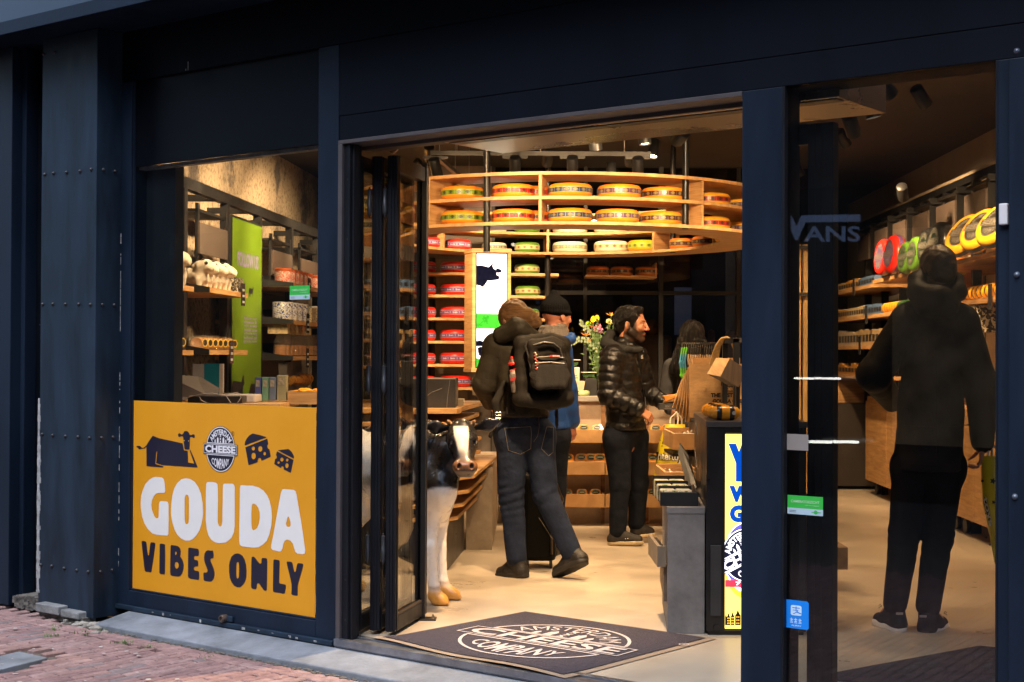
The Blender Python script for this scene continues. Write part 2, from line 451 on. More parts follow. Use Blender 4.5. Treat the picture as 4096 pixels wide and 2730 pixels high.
part('upper_fascia', [(-5, 5, -.2, .36, 3.331, ZT)], mat('navy_fascia', (.036, .058, .092), .36, var=.12, scale=3))
part('lintel', [(-1.757, 5, -.22, -.0005, 2.983, 3.3305), (-5, 5, -.5, -.23, 2.99, 3.7), (-.02-.001, 5, -.215, -.001, 2.62, 2.982), (-.02, 5, -.21, -.004, 2.497, 2.6195)], mat('navy_lintel_shaded', (.0018, .0038, .0088), .6, spec=.14, var=.3, scale=4, stretch=(1, 1, .2)))  # shade under the ledge in the paint; rear box added to block light leaks
part('mullion', [(-.165, -.022, -.14, 0.0, -.03, 2.982)], NAVY)
part('mullion', [(2.247, 2.425, -.16, 0.0, -.03, 2.496)], NAVY)
part('mullion', [(3.281, 3.62, -.16, 0.0, -.03, 2.496), (3.33, 3.62, .002, .03, -.03, 2.49)], NAVY)
part('door_surround', [(-.0215, .006, -.13, .003, -.02, 2.477), (-.0215, 2.247, -.13, .0035, 2.4775, 2.4965)], SURR, bevel=.002)
# display window on the left of the door
wn = MB()
for bx in [(-1.757, -1.667, -.12, 0.0, -.03, 2.982), (-1.667, -.166, -.12, 0.0, -.03, .074)]: wn.box(*bx, fn=B)
for bx in [(-1.667, -1.662, -.045, -.014, .075, 2.98), (-1.66, -.17, -.045, -.014, .075, .085)]: wn.box(*bx, fn=B)
wf = wn.build('window', NAVY, front, bevel=.003)
mb = MB(); mb.box(-1.662, -.167, -.034, -.028, .07, 2.50, fn=B); mb.build('pane', GLASS, wf)
mb = MB(); mb.box(-1.664, -.167, -.05, -.026, 2.497, 2.982, fn=B); mb.build('blind_panel', DKNAVY, wf)
mb = MB(); mb.box(-1.66, -.167, -.10, -.051, 2.478, 2.496, fn=B); mb.box(-1.67, -.167, -.022, -.012, .066, .072, fn=B)
mb.build('sealing_strip', mat('seal', (.20, .21, .22), .7, var=.4, scale=20), wf)
mb = MB()                                              # bottom ledge with worn paint
mb.box(-1.757, -.03, 0.0, .022, -.034, -.008, fn=B); mb.build('drip_ledge', NAVYW, wf, bevel=.004)
mb = MB()
for _ in range(12):
    s = random.uniform(-1.7, -.05); l = random.uniform(.005, .025); mb.box(s, s+l, .0222, .0226, random.uniform(-.03, -.02), random.uniform(-.018, -.01), fn=B)
mb.build('worn_patch', CHIP, wf)
# round lock on the window's bottom rail
s, z = FS(905, 2473, .0)
gt = MB()
for i in range(420):
    a_ = random.uniform(-1.9, 2.5); b_ = .262+abs(random.gauss(0, .02)); gt.ball(F(a_, b_, ZS+.004), random.uniform(.003, .011), 6, sc=(1.5, 1, .5))
gt.build('grit', mat('grit', (.11, .10, .085), .95, var=.5, scale=40), kind='stuff', label='dark grit and moss gathered along the front edge of the stone sill', cat='grit')
lk = thing('frame_lock', 'round bolt-on lock on the navy rail under the yellow poster', 'lock', F(s, 0, z-.02))
mb = MB(); mb.lathe([(.0, 0), (.021, .0005), (.021, .032), (.019, .037), (.012, .038), (.011, .030), (0, .030)], F(s, .001, z), N_, 20)
mb.build('lock_barrel', mat('old_steel', (.16, .12, .10), .5, metal=.8, var=.5, scale=40), lk, smooth=True)
mb = MB(); mb.box(s+.018, s+.062, .001, .016, z-.014, z+.016, fn=B); mb.build('hasp', NAVYW, lk, bevel=.004)
# window on the right
wn = MB(); wn.box(2.425, 2.436, -.12, 0.0, -.03, 2.496, fn=B); wn.box(3.272, 3.281, -.12, 0.0, -.03, 2.496, fn=B)
wf2 = wn.build('window', ALU, front, bevel=.002)
mb = MB(); mb.box(2.436, 3.272, -.034, -.028, -.03, 2.497, fn=B); mb.build('pane', glass_mat('smoked_glass', (.80, .79, .77)), wf2)
for (x, y) in ((4068, 205), (4068, 1100), (4060, 1988)):
    s, z = FS(x, y, .03); MB().lathe([(.0115, 0), (.0105, .005), (.007, .010), (0, .012)], F(s, .030, z), N_, 12).build('bolt_head', mat('bolt_grey', (.10, .12, .16), .3, metal=.5, var=.2), front, smooth=True)
s0, z0 = FS(4001, 902, .002); s1, z1 = FS(4036, 815, .002)
mb = MB(); mb.box(s0, s1, -.002, .02, z0, z1, fn=B)
dv = mb.build('door_contact', mat('white_plastic', (.62, .62, .66), .4, var=.05), bevel=.004, label='small white plastic sensor box on the far right navy frame', cat='sensor')
# stone sill and metal threshold
mb = MB(); s = -1.62
prof = [(.02, -.036), (.245, -.072), (.25, -.078), (.25, -.16), (.02, -.16)]
mb.prism([(n, z) for n, z in prof], -1.63, 5.0, lambda n, h, z: F(h if h > 0 or n < .1 else -1.63+0*(n), n, z))
mb.build('stone_sill', STONE, bevel=.004, label='long sloping bluestone sill running under the whole shop front', cat='sill')
mb = MB(); mb.box(-.02, 5, -.16, .012, -.05, -.004, fn=B); mb.box(-.02, 5, -.02, .018, -.03, .006, fn=B); mb.box(-.02, 5, -.12, -.085, -.02, .008, fn=B); mb.box(-.02, 5, -.075, -.035, -.02, .001, fn=B)
mb.build('door_threshold', ALUSILL, bevel=.003, label='worn metal threshold strip across the open doorway', cat='threshold')
# masonry rubble and ventilation grating at the pillar foot
gr = MB()
for i in range(14):
    s = -2.30+i*.0115; gr.box(s, s+.006, .155, .158, -.10, .03, fn=B)
for i in range(12):
    z = -.10+i*.0115; gr.box(-2.30, -2.145, .157, .160, z, z+.006, fn=B)
gr.build('wire_grating', mat('wire', (.12, .115, .11), .7, metal=.3, var=.4, scale=30), label='small rusty wire grating at the foot of the riveted pillar', cat='grating')
mb = MB(); KST = mat('kerb_grey', (.19, .195, .20), .75, var=.35, scale=12, bump=.6)
mb.box(-2.215, -1.995, .155, .235, -.075, -.025, fn=B)
mb.build('kerb_stone', KST, bevel=.006, label='broken grey kerb stone at the pillar foot, left of the crack', cat='stone')
mb = MB(); mb.box(-1.99, -1.82, .15, .225, -.082, -.040, fn=B)
mb.build('kerb_stone', KST, bevel=.008, label='broken grey kerb stone at the pillar foot, right of the crack', cat='stone')
mb = MB(); mb.box(-2.22, -1.80, .12, .205, -.11, -.072, fn=B); mb.build('mortar_bed', mat('mortar', (.13, .12, .11), .95, var=.45, scale=25, bump=.9, bscale=60), label='crumbling dark mortar under the broken kerb stones', cat='mortar')
rb = MB()
for _ in range(60):
    s = random.gauss(-1.72, .10); n = random.gauss(.22, .06); r = abs(random.gauss(.012, .008))+.004
    rb.ball(F(s, max(.1, n), ZS+.0), r, 7, sc=(1.3, 1, .7))
rb.build('rubble', mat('mortar_pale', (.27, .25, .22), .95, var=.4, scale=30, bump=.8), kind='stuff', label='pale crumbled mortar heaped at the corner of the stone sill', cat='rubble')
rb = MB()
for _ in range(30): rb.box(*(lambda s, z, l: (s, s+l, .01, .16, z, z+.02))(random.uniform(-2.56, -2.33), random.uniform(-.1, -.03), random.uniform(.04, .1)), fn=B)
rb.build('broken_masonry', mat('mortar', (.13,)*3), label='broken dark masonry in the recess left of the riveted pillar', cat='masonry')

# folding glass doors, stacked open on the left
door_dir = (FL(1674, 2472)-FL(1549, 2546)).normalized(); LEN = .545
door_n = Vector((door_dir.y, -door_dir.x, 0))
def leaf(base, w=.052, glass=True, L=LEN, stile=.05, z0=.022, z1=2.435, fr=front):
    g = lambda a, b, c: base + door_dir*a + door_n*b + UP*c
    mb = MB()
    mb.box(0, stile, -w/2, w/2, z0, z1, g); mb.box(L-stile, L, -w/2, w/2, z0, z1, g)
    mb.box(stile, L-stile, -w/2, w/2, z0, z0+.075, g); mb.box(stile, L-stile, -w/2, w/2, z1-.075, z1, g)
    mb.box(-.006, 0, -w/2+.008, w/2-.014, z0, z1, g); mb.box(-.012, -.006, -w/2+.016, -w/2+.024, z0, z1, g)
    mb.box(stile*.4, stile*.5, w/2, w/2+.004, z0, z1, g)
    o = mb.build('folding_door', ALU, fr, bevel=.002)
    mb = MB(); mb.box(stile, L-stile, -.004, .004, z0+.07, z1-.07, g); mb.build('pane', GLASSD, o)
    mb = MB()
    for (a, b0, b1) in ((stile, -w/2+.004, w/2-.004), (L-stile-.012, -w/2+.004, w/2-.004)): mb.box(a, a+.010, b0, -.006, z0+.075, z1-.075, g); mb.box(a, a+.010, .006, b1, z0+.075, z1-.075, g)
    mb.box(stile+.012, L-stile-.014, .006, w/2-.004, z0+.075, z0+.085, g)
    mb.build('bead', mat('bead_bronze', (.07, .055, .045), .45, metal=.4, var=.1), o)
    for zz in (.44, 1.30, 2.2):
        h = MB(); q = base+door_dir*(-.005)+door_n*(-w/2-.012)
        h.lathe([(0, -.01), (.004, -.008), (.004, 0), (.012, .008), (.013, .02), (.013, .07), (.0115, .072), (.0115, .13), (.012, .134), (.004, .14), (.004, .148), (0, .150)], q+UP*(zz-.07), UP, 12)
        h.build('hinge', mat('hinge_grey', (.055, .058, .065), .35, metal=.6, var=.2), o, smooth=True)
    return o
for (x, y) in ((1413, 2546), (1498, 2540), (1560, 2546)): leaf(FL(x, y))
part('door_jamb', [(.006, .045, -.10, -.012, 0.0, 2.476), (.045, .058, -.07, -.03, 0.0, 2.476)], ALU)
mb = MB()
for z in (.10, .30, 1.25, 2.0, 2.3):
    mb.lathe([(.006, 0), (.006, .001), (0, .001)], F(.032, -.0115, z), N_, 8)
mb.build('screw_hole', BLACKM, front)
# guide post for the doors
bp = FL(1690, 2478); gp = thing('guide_post', 'slim black steel guide post bolted to the floor behind the folding doors', 'post', bp)
mb = MB(); mb.box(bp.x-.014, bp.x+.014, bp.y-.014, bp.y+.014, 0.006, 2.46); mb.build('post', BLACKM, gp, bevel=.003)
mb = MB(); mb.box(bp.x-.045, bp.x+.075, bp.y-.05, bp.y+.05, 0, .006); mb.build('base_plate', BLACKM, gp, bevel=.002)
for dx, dy in ((-.025, -.03), (.055, -.03), (.055, .03)):
    mb = MB(); mb.lathe([(.008, 0), (.008, .007), (.004, .008), (.004, .016), (0, .016)], (bp.x+dx, bp.y+dy, .006), seg=6); mb.build('bolt', STEEL, gp)
# folded leaf behind the right window
def leaf_r():
    q = F(2.47, -.17, 0); mb = MB(); LA = FS(3155, 1500, -.16)[0]; LB = FS(3238, 1500, -.16)[0]; LC = FS(3340, 1500, -.16)[0]; g = lambda a, b, c: F(a, -.14+b, c)
    mb.box(LA-.018, LA, -.05, 0, .02, 2.36, g); mb.box(LB, LC, -.05, 0, .02, 2.36, g); mb.box(LA, LB, -.05, 0, .02, .10, g); mb.box(LA, LB, -.05, 0, 2.28, 2.36, g)
    mb.box(LB+.03, LB+.034, 0, .004, .02, 2.36, g); mb.box(LB+.06, LB+.063, 0, .004, .02, 2.36, g)
    o = mb.build('folding_door', ALU, front, bevel=.002)
    mb = MB(); mb.box(LA, LB, -.028, -.022, .1, 2.28, g); mb.build('pane', GLASSD, o)
leaf_r()

# the building across the street: shades the sky and shows in the glass
def opposite():
    bl = thing('opposite_building', 'dark brick building across the street seen only as reflections in the glass', 'building', (0, -6.5, ZS))
    q = lambda a, b, c: F(a, 0, 0) + N_*(9.5+b) + UP*(ZS+c)
    mb = MB(); mb.box(-14, 16, 0, 1, 0, 9.5, q); mb.build('wall', mat('opp_brick', (.10, .08, .07), .9, var=.3, scale=4), bl)
    for i in range(8):
        for j in range(1):
            mb = MB(); mb.box(-11+i*3.1, -9.6+i*3.1, -.06, -.01, 4.6+j*2.9, 6.6+j*2.9, q); mb.build('window', mat('opp_glass', (.05, .06, .08), .1, var=.1), bl)
    mb = MB(); mb.box(-13, 15, -.1, -.01, 0, 3.4, q); mb.build('shop_window', mat('opp_dark', (.012, .012, .014), .15, var=.1), bl)
    for a, b_, z0, z1, c in ((-3.4, -2.2, 1.4, 3.0, (.25, .2, .3)), (-1.0, .4, .6, 2.9, (.5, .32, .16)), (2.0, 2.6, 1.2, 3.1, (.3, .34, .42)), (4.2, 6.6, .5, 2.6, (.35, .26, .2)), (8.0, 9.4, .8, 3.0, (.2, .24, .36)), (-8, -6, .5, 3, (.4, .3, .2))):
        mb = MB(); mb.box(a, b_, -.14, -.11, z0, z1, q); mb.build('added_glow_panel', mat('opp_lit%d' % int(a*10), c, .5, emit=.07, var=.6, scale=2.5), bl)  # glowing rectangles added only to give reflections in the shop glass
opposite()
def seen_in_glass(x, y, n2=9.35):                        # point across the street that the glass mirrors at (x, y)
    r = ray(x, y); p0 = J0-N_*.028; t = (p0-CP).dot(N_)/r.dot(N_); h = CP+r*t; r2 = r-N_*2*r.dot(N_); return h+r2*((n2-(h-J0).dot(N_))/r2.dot(N_))
sg0 = thing('lit_shop_sign', 'bluish lit shop sign across the street, mirrored in the right window', 'sign', seen_in_glass(3290, 915)); mb = MB()
text_in(mb, 'ANS', 3215, 3440, 905, 968, lambda x, y: seen_in_glass(x, 905+968-y)); mb.flat([[[(3138, 862), (3165, 862), (3185, 905), (3205, 862), (3442, 858), (3442, 888), (3222, 890), (3190, 960), (3180, 960)]]], seen_in_glass); mb.build('letters', mat('sign_blue', (.35, .50, .85), .5, emit=.38, var=0), sg0)
for y0, y1, xs in ((1507, 1520, (3176, 3254, 3258, 3362)), (1757, 1778, (3226, 3326, 3332, 3433))):
    o = thing('tube_light', 'white tube lamps of the shop opposite, %s pair of streaks in the right window' % ('upper' if y0 < 1600 else 'lower'), 'lamp', seen_in_glass(xs[0], y0), 'tube lamps opposite')
    for i in (0, 2): mb = MB(); mb.tube([seen_in_glass(xs[i], (y0+y1)/2, 9.2), seen_in_glass(xs[i+1], (y0+y1)/2+2, 9.2)], .011 if y0 < 1600 else .016, 8); mb.build('tube', mat('tube_white', (1, 1, .95), .3, emit=8, var=0), o)
# ================================================================ the shop inside
OAK = wood('light_oak', '#9c7347', '#c59a66', .5, (1.2, 1.2, 14), 3.0)
OAKH = wood('light_oak_flat', '#a87d4f', '#caa06c', .5, (1.5, 9, 1.5), 3.0)
OAKD = wood('dull_oak', '#5a4a3c', '#84705c', .6, (1.2, 10, 1.2), 3.0)
PLY = wood('plywood_edge', '#8b6136', '#cfa36a', .5, (1.5, 1.5, 60), 2.0)
GREYSTONE = mat('grey_panel', (.24, .225, .21), .55, var=.3, scale=5, bump=.1)
TAUPE = mat('taupe_panel', (.33, .27, .21), .6, var=.25, scale=6, bump=.1)
DARKM = mat('dark_marble', (.035, .033, .034), .35, var=.4, scale=5)
MARBLEW = mat('marble_vein', (.3, .28, .26), .4, var=.2)
BLK = mat('black_frame', (.010, .010, .011), .45, var=.25)
WHITEP = mat('white_panel', (.85, .76, .62), .6, var=.08, scale=3)
CEIL = mat('dark_ceiling', (.045, .038, .036), .8, var=.2, scale=2)
FLOORM = mat('screed_floor', (.43, .365, .285), .34, var=.17, scale=2.2, bump=.05, bscale=14)
mb = MB()
mb.add([F(-1.9, -.15, 0), F(5.0, -.15, 0), Vector((5.5, 19, 0)), Vector((-4, 19, 0)), Vector((-4, 9.4, 0))], [(0, 1, 2, 3, 4)])
mb.add([F(-1.9, -.15, -.06), F(5.0, -.15, -.06), F(5.0, -.15, 0), F(-1.9, -.15, 0)], [(0, 1, 2, 3)])
mb.build('shop_floor', FLOORM, kind='structure')
ZC = 3.42
mb = MB(); mb.prism([(F(-2.3, -.2, 0).x, F(-2.3, -.2, 0).y), (F(5.2, -.2, 0).x, F(5.2, -.2, 0).y), (5.6, 19.2), (-4.2, 19.2), (-4.2, 9.6)], ZC, ZC+.2, lambda a, h, c: Vector((a, c, h)))
mb.build('ceiling', CEIL, kind='structure')
def XR(Y): return -2.304+.0851*(Y-9.9)
def LW(Y): return XR(Y)-.42                    # left wall face
def XR2(Y): return 3.75+.031*(Y-10.96)
def RW(Y): return XR2(Y)+.40                      # right wall face
# rough plaster wall on the left
m = bpy.data.materials.new('rough_plaster'); m.use_nodes = True; t = m.node_tree; L = t.links.new; b = t.nodes['Principled BSDF']
tc = t.nodes.new('ShaderNodeTexCoord'); mp = t.nodes.new('ShaderNodeMapping'); mp.inputs['Scale'].default_value = (1, 1, 1); L(tc.outputs['Object'], mp.inputs[0])
n1 = t.nodes.new('ShaderNodeTexNoise'); n1.inputs['Scale'].default_value = 1.6; n1.inputs['Detail'].default_value = 9; n1.inputs['Roughness'].default_value = .62; L(mp.outputs[0], n1.inputs[0])
n2 = t.nodes.new('ShaderNodeTexNoise'); n2.inputs['Scale'].default_value = 26; n2.inputs['Detail'].default_value = 8; L(mp.outputs[0], n2.inputs[0])
cr = t.nodes.new('ShaderNodeValToRGB'); e = cr.color_ramp.elements; e[0].position = .40; e[0].color = (.13, .11, .10, 1); e[1].position = .47; e[1].color = (.42, .33, .23, 1)
x = cr.color_ramp.elements.new(.62); x.color = (.50, .40, .28, 1); L(n1.outputs[0], cr.inputs[0])
cr2 = t.nodes.new('ShaderNodeValToRGB'); cr2.color_ramp.elements[0].position = .32; cr2.color_ramp.elements[0].color = (.35, .3, .26, 1); cr2.color_ramp.elements[1].position = .5; cr2.color_ramp.elements[1].color = (1, 1, 1, 1); L(n2.outputs[0], cr2.inputs[0])
mx = t.nodes.new('ShaderNodeMix'); mx.data_type = 'RGBA'; mx.blend_type = 'MULTIPLY'; mx.inputs[0].default_value = .8; L(cr.outputs[0], mx.inputs[6]); L(cr2.outputs[0], mx.inputs[7]); L(mx.outputs[2], b.inputs['Base Color'])
bp = t.nodes.new('ShaderNodeBump'); bp.inputs['Strength'].default_value = .8; bp.inputs['Distance'].default_value = .03; L(n2.outputs[0], bp.inputs['Height']); L(bp.outputs[0], b.inputs['Normal']); b.inputs['Roughness'].default_value = .9
PLASTER = m
mb = MB(); mb.box(0, .2, 8.95, 19, 0, ZC, lambda a, b, c: Vector((LW(b)-a, b, c)))
mb.build('plaster_wall', PLASTER, label='rough old plaster wall along the left side of the shop', cat='wall')
mb = MB(); mb.box(0, .2, 3.8, 19, 0, ZC, lambda a, b, c: Vector((RW(b)+a, b, c)))
mb.build('side_wall', mat('warm_wall', (.34, .28, .22), .8, var=.1), label='pale wall behind the shelving along the right side of the shop', cat='wall')
mb = MB(); mb.box(-4, 5, 18.6, 18.9, 0, ZC)
mb.build('rear_wall', mat('rear_dark', (.035, .028, .035), .8, var=.3, scale=1.5), label='dark far wall of the lounge behind the glass partition', cat='wall')

# stainless air curtain above the doorway
s0, z0 = FS(1767, 551, -.14); 
mb = MB(); mb.box(s0, 2.6, -.62, -.15, 2.458, 2.78, fn=B); ac = mb.build('air_curtain', STEEL, label='long brushed steel air curtain fixed inside above the doorway', cat='air curtain', bevel=.004)
mb = MB(); mb.box(s0+.02, 2.58, -.24, -.17, 2.4535, 2.457, fn=B); mb.build('outlet_slot', mat('slot', (.08, .07, .06), .4, metal=.6, var=.2), ac)
mb = MB(); mb.box(.006, 2.247, -.21, -.128, 2.46, 2.60, fn=B); mb.build('door_header', mat('header_brown', (.05, .04, .035), .5, var=.1), front)

# black steel glazed partition at the back, lounge behind it
YP = 15.0
gp_ = thing('glazed_partition', 'black steel framed glass partition between the shop and the dark lounge behind', 'partition', (1.2, YP, 0))
def vpost(x, w=44, y0=1000, name='post', Y=YP):
    a = P(x-w/2, 1400, Y); b_ = P(x+w/2, 1400, Y); mb = MB(); mb.box(a.x, b_.x, Y-.03, Y+.03, 0, ZC); return mb.build(name, BLK, gp_)
for x, w_ in ((1970, 15), (2340, 14), (2642, 18), (2952, 16), (3300, 18)): vpost(x, w_)
zr = P(2400, 1172, YP).z; xa = P(1965, 1300, YP).x; xb = P(3320, 1300, YP).x
mb = MB(); mb.box(xa, xb, YP-.028, YP+.028, zr-.02, zr+.02); mb.build('rail', BLK, gp_)
mb = MB(); mb.box(xa, xb, YP-.003, YP+.003, .05, ZC-.01); mb.build('pane', glass_mat('partition_glass', (.6, .6, .62)), gp_)
mb = MB(); mb.box(-1.8, xa, YP-.05, YP+.05, 0, ZC); mb.build('panel', mat('panel_brown', (.16, .13, .11), .6, var=.2), gp_)
mb = MB(); mb.box(xa+.01, xb-.01, YP-.06, YP+.06, 0, 1.02); mb.build('panel', mat('panel_grey', (.10, .09, .085), .6, var=.2), gp_)
# lounge furniture, seen over the counter
SOFA = mat('beige_leather', (.28, .20, .14), .5, var=.1)
def px_block(x0, x1, y0, y1, Y, dY, **k):
    a = P(x0, y1, Y); b_ = P(x1, y0, Y); mb = MB(); mb.box(a.x, b_.x, Y, Y+dY, a.z, b_.z); return mb
def bench(x0, x1, y0, y1, Y, label):
    a = P(x0, y1, Y); b_ = P(x1, y0, Y); mb = MB(); mb.box(a.x, b_.x, Y, Y+.14, a.z, b_.z)
    o = mb.build('backrest', SOFA, None, bevel=.05); bpy.data.objects.remove(o)
    t_ = thing('lounge_bench', label, 'bench', ((a.x+b_.x)/2, Y, 0))
    mb.build('backrest', SOFA, t_, bevel=.05)
    m2 = MB(); m2.box(a.x, b_.x, Y+.14, Y+.7, .40, .55); m2.build('seat', SOFA, t_, bevel=.04)
    m2 = MB()
    for xx in (a.x+.05, b_.x-.09):
        m2 = MB(); m2.box(xx, xx+.04, Y+.05, Y+.09, 0, .45); m2.build('leg', BLK, t_)
bench(2265, 2375, 1330, 1560, 15.9, 'beige padded bench behind the flowers in the lounge')
bench(2480, 2690, 1340, 1560, 15.7, 'beige padded bench behind the man in the puffer jacket')
bench(2700, 2780, 1340, 1560, 15.9, 'beige padded bench between the glass post and the black-haired woman')
bench(2835, 2862, 1318, 1500, 15.5, 'narrow rounded beige bench back right of the black-haired woman')
bench(2905, 2950, 1320, 1500, 15.5, 'narrow rounded beige bench back beside the right glass post')
def cushion(x0, x1, y0, y1, Y, label, m):
    mb = px_block(x0, x1, y0, y1, Y, .12); mb.build('cushion', m, bevel=.05, label=label, cat='cushion')
cushion(2350, 2405, 1250, 1330, 15.9, 'grey-green rounded cushion above the beige bench', mat('greygreen', (.10, .12, .11), .8))
# lit window far behind, faint
mb = MB(); q0 = P(2700, 1340, 18.5); q1 = P(2768, 1150, 18.5); mb.box(q0.x, q1.x, 18.55, 18.58, q0.z, q1.z)
mb.build('far_window', mat('dusk_glass', (.10, .12, .20), .4, emit=.12), label='faint bluish window at the end of the dark lounge', cat='window')
# ================================================================ hanging ring shelf and its cheeses
XC, YC, RO, RI = .42, 12.28, 1.78, 1.36
ZB = [2.419, 2.607, 2.788]; TH = .024
ring = thing('ring_shelf', 'large round oak ring shelf hanging from black poles over the shop', 'shelf', (XC, YC, 2.3))
for z in ZB:
    mb = MB(); n = 120
    vs = []
    for k in range(n):
        a = 2*math.pi*k/n
        for (r, zz) in ((RO, z-TH), (RO, z), (RI, z), (RI, z-TH)): vs.append((XC+r*math.cos(a), YC+r*math.sin(a), zz))
    fs = []
    for k in range(n):
        m_ = (k+1) % n
        for j in range(4): fs.append((k*4+j, m_*4+j, m_*4+(j+1) % 4, k*4+(j+1) % 4))
    mb.add(vs, fs); mb.build('ring_board', OAKH, ring)
def angle_at(px, front_=True, r=None):
    r = r or (RO if front_ else RI); Y = YC-r if front_ else YC+r
    for _ in range(30):
        X = (px-2048)/FOC*Y; dx = max(-r*.98, min(r*.98, X-XC)); Y = YC+(-1 if front_ else 1)*math.sqrt(r*r-dx*dx)
    return math.atan2(Y-YC, dx)
def divider(a, lv):
    u = Vector((math.cos(a), math.sin(a), 0)); v = Vector((-u.y, u.x, 0))*.011; mb = MB()
    c = Vector((XC, YC, 0))
    mb.box(RI+.004, RO-.003, -1, 1, ZB[lv]+.001, ZB[lv+1]-TH-.001, lambda r, s, z: c+u*r+v*s+UP*z)
    mb.build('divider', OAK, ring)
for lv in (0, 1):
    for px in (1712, 2158, 2810): divider(angle_at(px, True), lv)
    for px in (1775, 2190, 2610): divider(angle_at(px, False), lv)
    for a in (-170, 10): divider(rad(a), lv)
def pole(px, r, front_, zt=ZC, z0=2.39):
    a = angle_at(px, front_, r); mb = MB(); mb.tube([(XC+r*math.cos(a), YC+r*math.sin(a), z0), (XC+r*math.cos(a), YC+r*math.sin(a), zt)], .026, 14)
    mb.build('pole', mat('pole_black', (.014, .014, .015), .35, metal=.4, var=.1), ring, smooth=True)
pole(1945, RO-.035, True, z0=2.2); pole(2740, RO-.05, True); pole(2190, RI+.1, False, z0=1.2); pole(2690, RI+.1, False)

CHEESE_N = [0]
def rind(name, col): return mat('rind_'+name, col, .32, var=.10, scale=7, coat=.25, bump=.03, bscale=25)
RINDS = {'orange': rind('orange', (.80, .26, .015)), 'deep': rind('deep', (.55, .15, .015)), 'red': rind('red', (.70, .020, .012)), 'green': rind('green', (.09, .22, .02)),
         'white': rind('white', (.74, .66, .52)), 'yellow': rind('yellow', (.85, .42, .02)), 'black': rind('black', (.012, .012, .013))}
BANDS = {'green': ((.13, .21, .012), (.02, .03, .01), (.4, .5, .1)), 'red': ((.33, .008, .015), (.03, .02, .01), (.5, .38, .12)), 'blue': ((.018, .035, .09), (.20, .17, .07), (.5, .42, .2)),
         'purple': ((.085, .04, .08), (.24, .19, .09), (.4, .35, .2)), 'brown': ((.045, .012, .008), (.22, .17, .07), (.4, .25, .12)), 'violet': ((.14, .08, .22), (.7, .55, .65), (.5, .35, .5)),
         'cream': ((.42, .38, .20), (.20, .10, .06), (.7, .65, .4)), 'grey': ((.22, .22, .16), (.5, .42, .15), (.6, .55, .4)), 'lime': ((.32, .42, .02), (.1, .12, .02), (.6, .6, .2)), 'greybl': ((.10, .11, .10), (.35, .33, .2), (.5, .5, .4))}
def band_mats(b):
    c = BANDS[b]; return [mat('band_%s_%d' % (b, i), q, .35, var=.08, coat=.3) for i, q in enumerate(c)]
CH_PROTO = {}
def cheese_meshes(r, h, b, motif='cross'):
    """profile bulging at the side; returns rind and band builders at the origin"""
    prof = [(0, 0), (r*.80, 0), (r*.90, h*.05), (r*.965, h*.18), (r*.995, h*.34), (r, h*.5), (r*.995, h*.66), (r*.965, h*.82), (r*.90, h*.94), (r*.78, h*1.0), (r*.4, h*1.015), (0, h*1.02)]
    m1 = MB().lathe(prof, seg=40)
    m2 = MB(); n = 72; hh = .17*h; r2 = r+.0012
    def bp(a, z, e=0): return (math.cos(a)*(r2+e-abs(z-h*.5)/h*.02*r), math.sin(a)*(r2+e-abs(z-h*.5)/h*.02*r), z)
    for k in range(n):
        a0 = 2*math.pi*k/n; a1 = 2*math.pi*(k+1)/n
        m2.add([bp(a0, h*.5-hh), bp(a1, h*.5-hh), bp(a1, h*.5+hh), bp(a0, h*.5+hh)], [(0, 1, 2, 3)], 0)
        for zz in (h*.5-hh*1.14, h*.5+hh*.98): m2.add([bp(a0, zz, .0004), bp(a1, zz, .0004), bp(a1, zz+hh*.16, .0004), bp(a0, zz+hh*.16, .0004)], [(0, 1, 2, 3)], 2)
    ng = int(2*math.pi*r/(h*.62)) if motif == 'cross' else int(2*math.pi*r/(h*.8))
    for k in range(ng):
        a = 2*math.pi*k/ng; da = (2*math.pi/ng)
        def q(fa0, fa1, z0, z1, mi): m2.add([bp(a+fa0*da, h*.5+z0*hh, .0009), bp(a+fa1*da, h*.5+z0*hh, .0009), bp(a+fa1*da, h*.5+z1*hh, .0009), bp(a+fa0*da, h*.5+z1*hh, .0009)], [(0, 1, 2, 3)], mi)
        if motif == 'cross':
            q(.42, .58, -.7, .7, 1); q(.25, .75, -.18, .25, 1); q(.34, .66, .38, .62, 1); q(.30, .70, -.62, -.42, 1); q(.97, 1.0, -.85, .85, 2)
        else:
            q(.10, .16, -.5, .5, 1); q(.18, .24, -.4, .1, 1); q(.27, .30, -.4, .25, 1); q(.33, .42, -.4, .1, 1); q(.45, .48, -.4, .4, 1); q(.51, .58, -.4, .1, 1); q(.76, .86, -.5, .5, 2); q(.79, .83, -.25, .25, 0)
    return m1, m2
def cheese(loc, r, h, rnd, bnd, label, group, motif='cross', rot=None, name='gouda_cheese'):
    key = (round(r, 3), round(h, 3), rnd, bnd, motif)
    rot = random.random()*6 if rot is None else rot
    if key in CH_PROTO:
        o = copy_thing(CH_PROTO[key], loc, label, rot, group)
    else:
        m1, m2 = cheese_meshes(r, h, bnd, motif)
        o = thing(name, label, 'cheese', (0, 0, 0), group)
        m1.build('rind', RINDS[rnd], o, smooth=True, clean=True); m2.build('label_band', band_mats(bnd), o)
        o.location = Vector(loc); o.rotation_euler[2] = rot; CH_PROTO[key] = o
    return o
def on_ring(px, front_=True, r=1.57):
    a = angle_at(px, front_, r); return XC+r*math.cos(a), YC+r*math.sin(a)
G1 = 'cheese wheels on the front of the ring shelf'
G2 = 'cheese wheels on the far side of the ring shelf'
